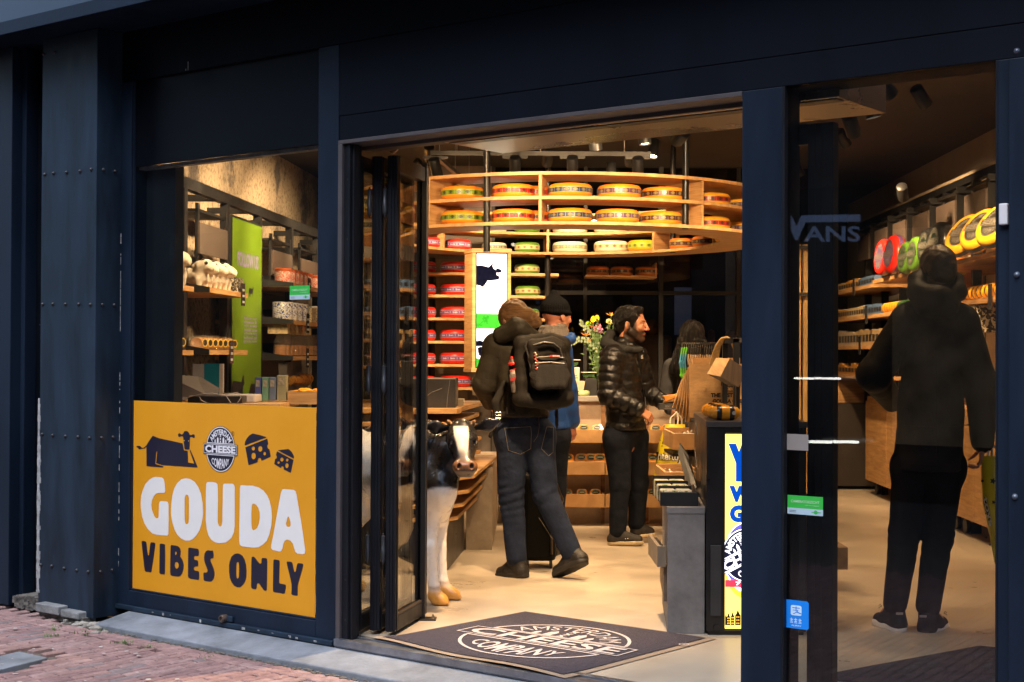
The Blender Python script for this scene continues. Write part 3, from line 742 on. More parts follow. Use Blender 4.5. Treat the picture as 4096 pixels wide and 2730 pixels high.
for lv, nm in ((1, 'upper'), (0, 'lower')):
    z = ZB[lv]+.001
    for px, rn, bn, txt, r_ in ((1848, 'orange', 'green', 'green-banded orange cheese wheel left of the black pole, %s tier of the ring', 1.60), (2052, 'orange', 'red', 'red-banded orange cheese wheel right of the black pole, %s tier of the ring', 1.58),
                            (2278, 'orange', 'blue', 'blue-banded orange cheese wheel beside the middle divider, %s tier of the ring', 1.60), (2474 if lv else 2466, 'orange', 'purple', 'purple-banded orange cheese wheel in the middle bay, %s tier of the ring', 1.585 if lv else 1.60),
                            (2650 if lv else 2641, 'orange', 'brown', 'brown-banded orange cheese wheel at the right of the middle bay, %s tier of the ring', 1.56), (2835, 'yellow', 'red', 'red-banded yellow cheese wheel in the right bay, %s tier of the ring', 1.52),
                            (2975, 'yellow', 'purple', 'purple-banded yellow cheese wheel cut off by the right door pillar, %s tier of the ring', 1.60)):
        X, Y = on_ring(px, True, r_); cheese((X, Y, z), .168, .103, rn, bn, txt % nm, G1)
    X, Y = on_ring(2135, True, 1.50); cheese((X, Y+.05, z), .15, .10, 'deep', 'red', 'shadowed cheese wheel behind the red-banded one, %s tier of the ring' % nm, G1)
    # left end seen between the door leaves
    p_ = P(1500, 800, 11.6); cheese((p_.x, 11.6, z), .165, .105, 'white', 'greybl', 'white cheese wheel glimpsed between the folded door leaves, %s tier' % nm, G1)
for px, rn, bn, r, h, txt, mo in ((1712, 'red', 'violet', .125, .095, 'red cheese wheel at the left end of the far ring shelf', 'txt'), (1830, 'red', 'violet', .125, .100, 'red cheese wheel above the cow screen corner on the far ring shelf', 'txt'),
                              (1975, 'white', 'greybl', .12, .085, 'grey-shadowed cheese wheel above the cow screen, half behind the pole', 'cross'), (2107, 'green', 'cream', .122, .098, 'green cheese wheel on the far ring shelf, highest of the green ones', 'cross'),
                              (2278, 'white', 'grey', .170, .105, 'white cheese wheel just right of the far divider on the ring', 'cross'), (2444, 'white', 'cream', .170, .108, 'white cheese wheel left of the yellow one on the ring', 'cross'),
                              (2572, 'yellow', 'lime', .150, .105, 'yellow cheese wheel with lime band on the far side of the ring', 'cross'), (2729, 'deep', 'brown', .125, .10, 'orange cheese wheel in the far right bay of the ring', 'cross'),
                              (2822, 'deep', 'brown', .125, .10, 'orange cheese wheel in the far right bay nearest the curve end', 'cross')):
    X, Y = on_ring(px, False, 1.52)
    cheese((X, Y, ZB[0]+.001), r, h, rn, bn, txt, G2, mo)
    if px > 1900 and px < 2700:
        cheese((X, Y, ZB[1]+.001), r, h, rn, bn, txt.replace('cheese wheel', 'cheese wheel, one tier up,'), G2, mo)
X, Y = on_ring(2905, False, 1.50); cheese((X, Y-.25, ZB[0]+.001), .14, .10, 'yellow', 'blue', 'yellow cheese wheel with blue band at the right tip of the ring', G2)

# straight shelves with red and green wheels behind the ring
sh = thing('wall_shelving', 'tall oak shelving with black posts holding the red and green cheese wheels', 'shelf', (-.3, 13.9, 0))
lev = [(1685, 1082, 2235, 1095), (1685, 1172, 2232, 1184), (1685, 1265, 2226, 1275), (1685, 1358, 2100, 1366), (1685, 1452, 2100, 1458), (1700, 1546, 2000, 1550), ]
ZSH = []
for (x0, y0, x1, y1) in lev:
    Ya, Yb = 13.55, 13.75
    z = P(x1, y1, Yb).z; a = P(1600, y0, Ya); b_ = P(x1, y1, Yb); ZSH.append(z)
    mb = MB(); mb.prism([(a.x, Ya), (b_.x, Yb), (b_.x, Yb+.36), (a.x, Ya+.36)], z-.026, z, lambda a_, h_, c_: Vector((a_, c_, h_))); mb.build('shelf_board', OAKH, sh)
for x, Y in ((1728, 13.95), (2190, 14.15), (1592, 13.9)):
    q = P(x, 1300, Y); mb = MB(); mb.tube([(q.x, Y, 0), (q.x, Y, 2.38)], .034, 12); mb.build('post', BLK, sh, smooth=True)
a = P(1600, 1300, 14.3); b_ = P(1870, 1300, 14.3); mb = MB(); mb.box(a.x, b_.x, 14.3, 14.34, 0, 2.39); mb.build('back_panel', mat('back_brown', (.20, .155, .115), .7, var=.2), sh)
G3 = 'red cheese wheels on the wall shelving'; G4 = 'green cheese wheels on the wall shelving'
words = ['top', 'second', 'third', 'fourth', 'fifth', 'lowest']
for i, z in enumerate(ZSH):
    q = P(1688, 1300, 13.72); cheese((q.x, 13.74, z+.001), .134, .104, 'red', 'violet', 'red cheese wheel left of the black post, %s shelf' % words[i], G3, 'txt')
    q = P(1822, 1300, 13.80); cheese((q.x, 13.84, z+.001), .155, .108, 'red', 'violet', 'large red cheese wheel beside the cow screen, %s shelf' % words[i], G3, 'txt')
    if i < 3:
        q = P(2107+(3 if i == 1 else 0), 1300, 13.9); cheese((q.x, 13.9, z+.001), .122, .095, 'green', 'cream', 'green cheese wheel right of the cow screen, %s shelf' % words[i], G4)
# small curved shelf far behind with three orange wheels
zz = P(2490, 1100, 14.2).z
cs = MB(); a = P(2345, 1100, 14.2); b_ = P(2634, 1088, 14.2)
cs.prism([(a.x, 14.2), (b_.x, 14.35), (b_.x, 14.7), (a.x, 14.6)], zz-.02, zz, lambda a_, h_, c_: Vector((a_, c_, h_)))
cs.box(b_.x-.015, b_.x, 14.36, 14.7, zz, zz+.13)
cs.build('curved_shelf', OAKH, label='short oak shelf with three orange wheels behind the ring', cat='shelf')
for px, txt in ((2392, 'left'), (2487, 'middle'), (2585, 'right')):
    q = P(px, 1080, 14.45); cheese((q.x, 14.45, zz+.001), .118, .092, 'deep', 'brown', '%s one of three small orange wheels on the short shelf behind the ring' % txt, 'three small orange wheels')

# left rack of cheeses glimpsed between the door leaves
lr = thing('cheese_rack', 'oak cheese rack along the left wall, glimpsed between folded door leaves', 'shelf', (-1.5, 11.3, 0))
lz = []
for y in (1030, 1140, 1248, 1356, 1463):
    q = P(1470, y, 11.3); lz.append(q.z); mb = MB(); mb.box(-1.48, P(1482, y, 11.3).x, 11.28, 11.68, q.z-.025, q.z); mb.build('shelf_board', OAKH, lr)
mb = MB(); mb.tube([(P(1466, 1300, 11.55).x, 11.6, 0), (P(1466, 1300, 11.55).x, 11.6, 2.2)], .028, 10); mb.build('post', BLK, lr, smooth=True)
for i, z in enumerate(lz):
    q = P(1392, 1300, 11.5); cheese((q.x, 11.5, z+.001), .125, .10, 'orange', 'green', 'green-banded wheel in the rack behind the door leaves, %s shelf' % words[i], 'cheese wheels in the rack behind the doors')

# ---------------------------------------------------------------- cow picture screen in an oak box
def screen():
    Y = 12.75; a = P(1888, 1400, Y); b_ = P(2043, 1400, Y); z1 = P(1965, 995, Y).z; z0 = P(1965, 1490, Y).z
    t_ = thing('cow_screen', 'tall oak-framed screen showing black cows on green grass', 'screen', ((a.x+b_.x)/2, Y, z0))
    al = math.atan2(.10, 1.0)*2.2
    ux = Vector((math.cos(al), -math.sin(al)*-.35, 0)).normalized(); uy = Vector((-ux.y, ux.x, 0))
    W = (b_.x-a.x); o = Vector((a.x, Y, 0)); ld = Vector((-.30, .66, 0)).normalized()
    g = lambda s, d, z: o+ux*s+uy*d+UP*z
    # case with a slanted left side
    mb = MB(); pl = [(0, 0), (W, 0), (W, .24), (-.06, .24)]
    for (z_a, z_b, gx) in ((z0, z0+.035, .006), (z1-.035, z1, .006)):
        mb.prism([(-gx, -gx), (W+gx, -gx), (W+gx, .24), (-.06-gx, .24)], z_a, z_b, lambda s, h, d: g(s, d, h))
    fw = .030
    mb.prism([(0, 0), (fw, 0), (fw, .06), (-.06+fw, .24), (-.06, .24)], z0+.035, z1-.035, lambda s, h, d: g(s, d, h))
    mb.box(W-fw, W, 0, .24, z0+.035, z1-.035, g)
    mb.build('case', OAK, t_, bevel=.002)
    mb = MB(); mb.box(fw, W-fw, .010, .02, z0+.035, z1-.035, g); mb.build('bezel', BLK, t_)
    x0, x1 = fw+.010, W-fw-.010; q0, q1 = z0+.047, z1-.045; H = q1-q0
    ems = [mat('screen_sky', (.55, .62, .78), .3, emit=.75, var=.05, scale=2), mat('screen_grass', (.01, .25, .01), .3, emit=.55, var=.4, scale=18), mat('screen_cow', (.003, .004, .015), .9, spec=0.0, emit=.1, var=.5, scale=20), mat('screen_white', (.75, .72, .7), .3, emit=.8)]
    m = MB(); fn = lambda d: (lambda u, v: g(x0+u*(x1-x0), .0095-d*.0004, q1-v*H))
    m.flat([[[(0, 0), (1, 0), (1, 1), (0, 1)]]], fn(0), 0)
    pxy = lambda pts: [((x-1903)/126.0, (y-1010)/468.0) for x, y in pts]
    cow1 = pxy([(1903, 1060), (1920, 1058), (1940, 1063), (1953, 1066), (1962, 1057), (1968, 1053), (1975, 1054), (1969, 1060), (1974, 1071), (1984, 1078), (1987, 1070), (1998, 1072), (2010, 1080), (2006, 1087), (1994, 1089), (1986, 1088), (1988, 1098), (1997, 1102), (1999, 1112), (1993, 1117), (1975, 1119), (1958, 1122), (1950, 1120), (1938, 1138), (1928, 1149), (1915, 1144), (1903, 1139)])
    m.flat([[cow1]], fn(1), 2)
    m.flat([[pxy([(1903, 1139), (1915, 1141), (1928, 1148), (1918, 1163), (1903, 1166)])]], fn(1), 3)
    m.flat([[pxy([(1903, 1258), (2029, 1260), (2029, 1320), (1903, 1320)])]], fn(1), 1)
    m.flat([[pxy([(1903, 1442), (1915, 1445), (1930, 1440), (2029, 1442), (2029, 1478), (1903, 1478)])]], fn(1), 1)
    m.flat([[pxy([(1903, 1372), (1915, 1368), (1935, 1374), (1940, 1386), (1925, 1392), (1903, 1392)])]], fn(1), 2)
    m.flat([[pxy([(1908, 1400), (1920, 1394), (1945, 1396), (1960, 1402), (1960, 1430), (1930, 1436), (1912, 1428)])]], fn(1), 2)
    m.build('screen', ems, t_)
screen()
# ================================================================ track lighting
WARM = (1.0, .66, .345)
LAMP_G = 'black cylinder spotlights on the ceiling tracks'
LENS = mat('lamp_lens', (1, .80, .55), .3, var=0, emit=9.0)
_lamp = [None]
def spot(p, aim, power, label, size=75, blend=.6, r=.045, L_=.15, vis=True, soft=.04):
    p = Vector(p); aim = Vector(aim); d = (aim-p).normalized(); power *= .8
    if _lamp[0] is None:
        t_ = thing('track_spotlight', label, 'spotlight', (0, 0, 0), LAMP_G)
        m = MB(); m.lathe([(r*.9, L_*.5), (r, L_*.47), (r, -L_*.5), (r*.86, -L_*.5), (r*.82, -L_*.42), (0, -L_*.42)], seg=20); m.build('housing', mat('lamp_black', (.012, .012, .013), .4, var=.1), t_, smooth=True)
        m = MB(); m.lathe([(r*.80, 0), (0, .002)], (0, 0, -L_*.435), seg=20); m.build('lens', LENS, t_)
        _lamp[0] = t_; t = t_
    else: t = copy_thing(_lamp[0], (0, 0, 0), label, group=LAMP_G)
    t['label'] = label; t.location = p; t.rotation_euler = (-d).to_track_quat('Z', 'Y').to_euler(); t['_o'] = list(p)
    ld = bpy.data.lights.new('spot', 'SPOT'); ld.energy = power; ld.color = WARM; ld.spot_size = rad(size); ld.spot_blend = blend; ld.shadow_soft_size = soft
    lo = bpy.data.objects.new('bulb', ld); C.objects.link(lo); lo.location = p+d*(L_*.5+.012); lo.rotation_euler = d.to_track_quat('-Z', 'Y').to_euler()
    # stem up to the track
    return t
def stem(t, top):
    m = MB(); c = Vector(t.location); m.tube([Vector((c.x, c.y, c.z+.03)), Vector((c.x, c.y, top))], .006, 8)
    m.box(c.x-.10, c.x+.10, c.y-.014, c.y+.014, top-.012, top+.012)
    o = thing('lamp_stem', 'x', 'x', c) if 0 else None
    m2 = bpy.data.meshes.new('bracket'); 
    ob = m.build('bracket', BLK, None); loc = ob.location.copy()
    ob.parent = t; ob.matrix_parent_inverse = (Matrix.Translation(t.location) @ t.rotation_euler.to_matrix().to_4x4()).inverted()
def track(a, b, label, drops=()):
    t = thing('ceiling_track', label, 'light track', (Vector(a)+Vector(b))/2); m = MB(); a = Vector(a); b = Vector(b); d = (b-a).normalized(); e = Vector((-d.y, d.x, 0))*.018
    m.add([a-e, a+e, b+e, b-e, a-e+UP*.034, a+e+UP*.034, b+e+UP*.034, b-e+UP*.034], [(3, 2, 1, 0), (4, 5, 6, 7), (0, 1, 5, 4), (1, 2, 6, 5), (2, 3, 7, 6), (3, 0, 4, 7)])
    m.build('rail', mat('track_grey', (.05, .045, .042), .5, var=.2), t)
    m = MB()
    for f in (.12, .5, .88):
        c = a.lerp(b, f); m.tube([c+UP*.03, Vector((c.x, c.y, ZC))], .003, 6)
    m.build('hanger_wire', mat('wire_steel', (.3, .3, .3), .4, metal=.8), t)
def at(x, y, Y): return P(x, y, Y)
ta, tb = at(1722, 622, 11.3), at(2603, 622, 11.3); zt = ta.z
track((ta.x, 11.3, zt), (tb.x, 11.3, zt), 'long grey light track hanging in front of the ceiling above the ring')
tc_, td = at(1735, 640, 11.32), at(1905, 740, 13.4); track((tc_.x, 11.34, zt-.002), (tc_.x+.25, 13.6, zt-.002), 'dark light track running back from the left end of the long one')
for px, py, ai, txt in ((2060, 663, (2275, 900, 10.75), 'left lamp of the three on the long track above the ring'), (2290, 662, (2290, 900, 10.7), 'middle lamp of the three on the long track above the ring'), (2552, 665, (2500, 900, 10.8), 'right lamp of the three on the long track above the ring')):
    t = spot(at(px, py, 11.3), Vector((at(px, 900, 13.4).x, 13.3, 2.2)) if 0 else at(px, 1500, 12.6), 120, txt); stem(t, zt-.012)
t = spot(at(1742, 670, 11.35), (.0, 13.0, .5), 120, 'lamp hanging at the left end of the long track'); stem(t, zt-.012)
# visible lamps near the doorway ceiling
spot(at(2380, 558, 9.6), (.9, 10.2, 0), 130, 'tilted glowing lamp left of the square one under the steel header')
spot(at(2576, 536, 9.8), (1.2, 9.6, 0), 130, 'glowing lamp hanging straight down beside the long steel header')
spot(at(2722, 543, 8.6), (.6, 10.4, 2.3), 160, 'fat black lamp above the right end of the ring', 60)
# lamps aimed at the ring from the shop side (hidden by the lintel from the street)
for X, Y, aim, pw, txt in ((-.9, 8.6, (-.2, 10.9, 2.4), 130, 'lamp behind the lintel aimed at the left of the ring'), (.1, 8.4, (.5, 10.7, 2.4), 130, 'lamp behind the lintel aimed at the middle of the ring'), (1.2, 8.3, (1.4, 10.9, 2.4), 150, 'lamp behind the lintel aimed at the right of the ring'),
                     (-.7, 11.9, (-.8, 13.7, 1.9), 190, 'lamp inside the ring aimed at the red wheels'), (.3, 12.2, (.2, 13.8, 2.2), 130, 'lamp inside the ring aimed at the green wheels'), (1.0, 12.2, (1.2, 13.8, 2.4), 120, 'lamp inside the ring aimed at the white wheels'),
                     (.35, 7.62, (-.52, 8.05, .45), 190, 'lamp behind the lintel above the calf statue'), (.4, 7.7, (.3, 8.9, 0), 110, 'lamp behind the lintel over the entrance floor'), (1.3, 7.2, (1.0, 8.4, 0), 110, 'lamp behind the lintel over the dark display'),
                     (.1, 10.2, (-.1, 9.3, 0), 110, 'lamp over the floor in front of the ring'), (2.0, 10.4, (1.6, 11.2, .5), 110, 'lamp over the sock stand'), (.9, 13.0, (.9, 12.4, 1.0), 90, 'lamp over the round counter'),
                     (1.5, 8.3, (1.25, 9.2, 1.2), 130, 'added lamp over the tote bags'), (1.15, 11.6, (.8, 11.0, 1.2), 60, 'lamp over the round counter front')):  # the tote bag lamp is unseen, added to brighten the bags
    spot((X, Y, 3.12), aim, pw*(2.2 if 'calf' in txt else 1.7 if 'lintel aimed' in txt else .95 if 'aimed' in txt else .6), txt, 42 if 'aimed at the' in txt and 'lintel' in txt else 80)
# left wall washers, right wall washers
for X, Y, aim, txt in ((-1.3, 9.2, (-2.5, 10.2, 2.3), 'left wall lamp nearest the window'), (-1.1, 10.2, (-2.2, 10.8, 2.2), 'left wall lamp second from the window'), (-.95, 11.6, (-2.1, 12.4, 2.2), 'left wall lamp third from the window'), (-.9, 13.0, (-1.9, 13.6, 2.3), 'left wall lamp farthest from the window'), (-1.2, 8.9, (-1.55, 8.75, 1.1), 'added lamp over the desk behind the display window')):  # the desk lamp is unseen, added to lift the dark clutter
    spot((X, Y, 3.15), aim, 90 if 'desk' in txt else 210, txt, 95)
for X, Y, aim, txt in ((2.7, 7.2, (3.9, 9.0, 1.9), 'right wall lamp nearest the window'), (2.7, 9.4, (3.9, 10.4, 1.8), 'right wall lamp second from the window'), (2.6, 11.2, (3.8, 12.4, 1.8), 'right wall lamp third from the window'), (2.6, 13.0, (3.7, 14.0, 1.6), 'right wall lamp farthest from the window'), (2.3, 7.6, (2.3, 8.4, 0), 'right floor lamp near the window'), (2.3, 9.4, (2.3, 9.8, 0), 'right floor lamp deeper in the shop')):
    spot((X, Y, 3.15), aim, (110 if 'nearest' in txt else 330) if 'wall' in txt else 75, txt, 85)
# ================================================================ racks and goods seen through the left window
def rackY(px, off=0.0): return (-2.304-.0851*9.9+off)/((px-2048)/FOC-.0851)
rk = thing('black_wall_rack', 'black steel rack with oak shelves along the rough plaster wall behind the left window', 'shelf', (-2.3, 11.5, 0))
R = lambda a, b, c: Vector((XR(b)+a, b, c))             # a towards the room, b depth, c up
ZR = 2.66
mb = MB(); mb.box(-.03, .03, 9.2, 16.0, ZR-.08, ZR, R); mb.build('top_beam', BLK, rk)
for Y in (9.9, 10.95, 11.9, 13.0, 14.1, 15.2):
    mb = MB(); mb.box(-.03, .03, Y-.035, Y+.035, 0, ZR-.08, R); mb.build('post', BLK, rk)
    mb = MB(); mb.box(-.42, -.03, Y-.02, Y+.02, ZR-.06, ZR-.01, R); mb.build('cross_bar', BLK, rk)
for Y, z in ((12.05, 2.32), (13.1, 2.32), (10.0, 2.36)):
    mb = MB(); mb.box(.05, .065, Y+.1, Y+.80, z-.22, z, R); mb.build('header_board', mat('header_brown2', (.075, .055, .045), .7, var=.1), rk)
    for yy in (.12, .78):
        mb = MB(); mb.box(.03, .05, Y+yy-.02, Y+yy+.02, z-.26, z+.14, R); mb.build('header_post', BLK, rk)
    mb = MB(); mb.box(-.35, .05, Y+.1, Y+.8, z+.08, z+.10, R); mb.build('header_shelf', BLK, rk)
def rshelf(y0, y1, z, off=.19):
    mb = MB(); mb.box(-.38, off, y0, y1, z-.035, z, R); mb.build('shelf_board', OAK, rk)
    mb = MB(); mb.prism([(off, z-.034), (-.25, z-.034), (-.25, z+.12), (-.02, z+.12), (.03, z+.03), (off, z+.002)], y0-.014, y0-.002, lambda a, h, c: R(a, h, c)); mb.build('bracket', BLK, rk)
for (y0, y1, z, off) in ((9.0, 9.86, 1.89, .1), (9.0, 9.86, 1.45, .1), (9.93, 10.91, 1.89, .19), (9.93, 10.91, 1.455, .19), (12.0, 12.96, 2.03, .28), (12.0, 12.96, 1.715, .28), (12.0, 12.96, 1.41, .28), (13.05, 14.05, 2.03, .28), (13.05, 14.05, 1.715, .28), (13.05, 14.05, 1.41, .28)):
    rshelf(y0, y1, z, off)
# green poster
ps = thing('green_poster', 'tall green poster with lilac lettering and dark cow drawings between the rack posts', 'poster', R(.04, 11.4, .9))
z_t = P(913, 862, rackY(913)).z-.02; gz0 = .92; y0, y1 = 10.99, 11.86
g = lambda u, v, d=0: R(.046+d*.0012, y0+(y1-y0)*u, z_t+(gz0-z_t)*v)
mb = MB(); mb.box(.015, .043, y0-.01, y1+.01, gz0-.02, z_t+.02, R); mb.build('frame', BLK, ps)
mb = MB(); mb.flat([[[(0, 0), (1, 0), (1, 1), (0, 1)]]], lambda u, v: g(u, v)); GP = mat('poster_green', (.12, .22, .006), .5, var=.12, scale=4); mb.build('sheet', GP, ps)
mb = MB(); LIL = mat('lilac_print', (.24, .21, .36), .6, var=.1)
text_in(mb, 'FOLLOW US', .16, .88, 0, 1, lambda x, y: g(x, .235-.075*y, 1), bold=.05)
for i in range(12):
    t_ = ['follow our', 'cheese &', 'win every', 'week one', 'whole big', 'wheel of', 'gouda now', 'follow us', 'today on', 'all our', 'socials', 'and smile'][i]
    text_in(mb, t_, .38, .84, 0, 1, lambda x, y, i=i: g(x, .50+.020*i-.016*y, 1), bold=.03) if i < 7 else None
mb.build('lettering', LIL, ps)
mb = MB(); DK = mat('print_dark', (.012, .010, .016), .5)
def cowshape(u0, v0, su, sv):
    pts = [(0, .2), (.1, 0), (.75, .05), (.85, -.15), (.95, -.15), (1.0, .1), (.88, .2), (.85, .55), (.85, 1), (.78, 1), (.75, .65), (.3, .65), (.25, 1), (.18, 1), (.15, .6), (.05, .6), (.02, 1), (-.03, 1), (-.02, .4), (-.12, .5)]
    mb.flat([[[(u0+a*su, v0+b*sv) for a, b in pts]]], lambda u, v: g(u, v, 1))
cowshape(.55, .335, .16, .045); cowshape(.0, .81, .42, .16); cowshape(.60, .83, .36, .13)
for i in range(22): u = .05+.9*random.random(); v = .94+.05*random.random(); mb.flat([[ell(u, v, .012, .006, 8)]], lambda u, v: g(u, v, 1))
mb.build('cow_drawing', DK, ps)
# ---- plush lambs (surface grown later with the body tool, see below)
def tag_holder(Y, z, off, label):
    mb = MB(); mb.box(off+.004, off+.010, Y-.045, Y+.045, z-.10, z+.07, R); o = mb.build('price_holder', mat('tag_black', (.03, .03, .032), .2, var=.1), label=label, cat='price tag', group='black price tags on the rack shelves')
    mb = MB()
    for i in range(3): mb.box(off+.0105, off+.0112, Y-.03, Y+.03, z-.08+i*.045, z-.062+i*.045, R)
    mb.build('price_text', mat('tag_text', (.4, .4, .4), .5), o)
for Y, z, off, l in ((10.75, 1.89, .19, 'price tag holder on the plush lamb shelf'), (10.45, 1.455, .19, 'price tag holder on the shelf of wrapped cookies'), (12.55, 2.03, .28, 'price tag holder on the tin shelf'), (12.5, 1.715, .28, 'price tag holder on the blue mug shelf'), (12.5, 1.41, .28, 'price tag holder on the cookie bag shelf')): tag_holder(Y, z, off, l)
# ---- round cookie tins (red print) and delft-blue pots
def pot(Y, a, z, r, h, kind, label, group):
    o = thing('cookie_tin' if kind == 'tin' else 'delft_pot', label, 'tin' if kind == 'tin' else 'pot', R(a, Y, z), group)
    c = R(a, Y, z)
    if kind == 'tin':
        m = MB(); m.lathe([(0, 0), (r, 0), (r, h*.86), (0, h*.86)], c, seg=20); m.build('body', tinm, o, smooth=True)
        m = MB(); m.lathe([(r*1.02, h*.80), (r*1.05, h*.83), (r*1.05, h*.97), (r*.95, h), (0, h)], c, seg=20); m.build('lid', mat('tin_lid', (.45, .10, .03), .35, metal=.3), o, smooth=True)
    else:
        m = MB(); m.lathe([(0, 0), (r*.93, 0), (r, h*.1), (r, h*.93), (r*.96, h*.96), (0, h*.96)], c, seg=20); m.build('body', delft, o, smooth=True)
        m = MB(); m.lathe([(r*.9, h*.96), (r*.99, h*.965), (r*.99, h), (0, h*1.02)], c, seg=20); m.build('lid', mat('delft_lid', (.5, .5, .52), .3, var=.1), o, smooth=True)
def printed(name, base, ink, scale, thr=.5):
    m = bpy.data.materials.new(name); m.use_nodes = True; t = m.node_tree; L = t.links.new; b = t.nodes['Principled BSDF']; b.inputs['Roughness'].default_value = .3
    tc = t.nodes.new('ShaderNodeTexCoord'); n = t.nodes.new('ShaderNodeTexNoise'); n.inputs['Scale'].default_value = scale; n.inputs['Detail'].default_value = 3; n.inputs['Distortion'].default_value = 1.5
    L(tc.outputs['Object'], n.inputs[0]); cr = t.nodes.new('ShaderNodeValToRGB'); e = cr.color_ramp.elements
    e[0].position = thr-.02; e[0].color = (*base, 1); e[1].position = thr+.02; e[1].color = (*ink, 1); L(n.outputs[0], cr.inputs[0]); L(cr.outputs[0], b.inputs['Base Color']); return m
tinm = printed('tin_print', (.42, .36, .33), (.42, .06, .03), 55, .5); delft = printed('delft_print', (.50, .50, .50), (.03, .05, .22), 45, .54)
for i in range(6): pot(12.09+i*.155, .17, 2.031, .072, .125, 'tin', 'red printed cookie tin on the top rack shelf, %s from the left' % ['first', 'second', 'third', 'fourth', 'fifth', 'last'][i], 'red printed cookie tins')
for i in range(4): pot(12.12+i*.19, .16, 1.716, .088, .155, 'delft', 'white pot with blue flower print on the rack, %s from the left' % ['first', 'second', 'third', 'last'][i], 'blue flowered pots')
for i in range(5):
    c = (i*.2)
for i in range(3):
    mb = MB(); mb.box(.08, .25, 12.82+i*.2, 12.99+i*.2, 1.716, 1.85, R); mb.build('gift_box', printed('box_print', (.55, .45, .28), (.03, .03, .03), 60, .56) if i == 0 else bpy.data.materials['box_print'], label='cream gift box with black house drawings, %s on the blue pot shelf' % ['nearest', 'middle one', 'farthest'][i], cat='box', bevel=.003, group='cream gift boxes')
# ---- wrapped cookies: stacks of round waffles in clear bags
CELLO = bpy.data.materials.new('cellophane'); CELLO.use_nodes = True; t = CELLO.node_tree; t.nodes.clear(); L = t.links.new
out = t.nodes.new('ShaderNodeOutputMaterial'); tr = t.nodes.new('ShaderNodeBsdfTransparent'); gl = t.nodes.new('ShaderNodeBsdfGlossy'); gl.inputs['Roughness'].default_value = .12; mx = t.nodes.new('ShaderNodeMixShader')
n = t.nodes.new('ShaderNodeTexNoise'); n.inputs['Scale'].default_value = 40; bp_ = t.nodes.new('ShaderNodeBump'); bp_.inputs['Distance'].default_value = .02; L(n.outputs[0], bp_.inputs['Height']); L(bp_.outputs[0], gl.inputs['Normal'])
mx.inputs[0].default_value = .22; L(tr.outputs[0], mx.inputs[1]); L(gl.outputs[0], mx.inputs[2]); L(mx.outputs[0], out.inputs[0])
WAF = mat('waffle', (.42, .20, .07), .7, var=.3, scale=30, bump=.3)
def crumple(m, c, rx, ry, h, top=.4, n=14, k=7):
    vs = []; fs = []
    for i in range(k+1):
        t = i/k; s = (1 if t < .6 else 1-(t-.6)/.4*(1-top))
        for j in range(n):
            a = 6.283*j/n; w = 1+random.uniform(-.09, .09)
            vs.append(c+Vector((math.cos(a)*rx*s*w, math.sin(a)*ry*s*w, h*t+random.uniform(-.004, .004))))
    for i in range(k):
        for j in range(n): fs.append((i*n+j, i*n+(j+1) % n, (i+1)*n+(j+1) % n, (i+1)*n+j))
    m.add(vs, fs)
def cookie_bag(Y, a, z, label, group, standing=True, h=.2):
    c = R(a, Y, z); o = thing('cookie_bag', label, 'cookies', c, group)
    m = MB()
    for i in range(9):
        if standing: m.lathe([(0, 0), (.045, 0), (.047, .004), (.045, .008), (0, .008)], c+Vector((random.uniform(-.004, .004), random.uniform(-.004, .004), .01+i*.0095)), seg=14)
        else: m.lathe([(0, 0), (.04, 0), (.042, .004), (.04, .008), (0, .008)], c+Vector((0, -.05+i*.0115, .045)), axis=(0, 1, 0), seg=14)
    m.build('waffles', WAF, o)
    if not standing:
        m = MB(); m.lathe([(.030, 0), (.030, .002), (0, .002)], c+Vector((.055, -.02, .048)), (.9, -.45, 0), 16); m.build('round_label', mat('lab_yel', (.55, .36, .06), .4), o); m = MB(); m.lathe([(.022, .0022), (0, .003)], c+Vector((.055, -.02, .048)), (.9, -.45, 0), 16); m.build('label_print', mat('lab_dark', (.02, .018, .016), .4), o)
    m = MB(); crumple(m, c, .058, .058 if standing else .075, h if standing else .10, .35 if standing else .8); m.build('clear_wrap', CELLO, o)
for i in range(7): cookie_bag(10.02+i*.125, .08, 1.456, 'clear-wrapped waffles tied with ribbon under the plush lambs, %s along' % ['first', 'second', 'third', 'fourth', 'fifth', 'sixth', 'seventh'][i], 'clear-wrapped waffles on the lower shelf', False)
for i in range(6): cookie_bag(12.08+i*.15, .15, 1.411, 'clear bag of round waffles standing under the blue pots, %s along' % ['first', 'second', 'third', 'fourth', 'fifth', 'sixth'][i], 'standing bags of waffles')
nth = ['first', 'second', 'third', 'fourth', 'fifth', 'last']
for i in range(6):
    pot(13.12+i*.155, .17, 2.031, .072, .125, 'tin', 'red printed cookie tin past the fourth rack post, %s from the left' % nth[i], 'red printed cookie tins')
    cookie_bag(13.12+i*.15, .15, 1.411, 'bag of round waffles past the fourth rack post, %s along' % nth[i], 'standing bags of waffles')
    cookie_bag(9.12+i*.12, .02, 1.456, 'clear-wrapped waffles left of the first rack post, %s along' % nth[i], 'clear-wrapped waffles on the lower shelf', False)
for i in range(4): pot(13.14+i*.19, .16, 1.716, .088, .155, 'delft', 'white pot with blue flower print past the fourth post, %s from the left' % ['first', 'second', 'third', 'last'][i], 'blue flowered pots')
for i in range(7):
    mb = MB(); mb.box(.05, .22, 12.05+i*.13, 12.14+i*.13, 1.60, 1.685, R); mb.build('hanging_card', mat('hang_card', (.42, .32, .18), .6, var=.5, scale=40), label='cream card hanging under the tin shelf, number %s from the left' % ['one', 'two', 'three', 'four', 'five', 'six', 'seven'][i], cat='card', group='cream hanging cards')
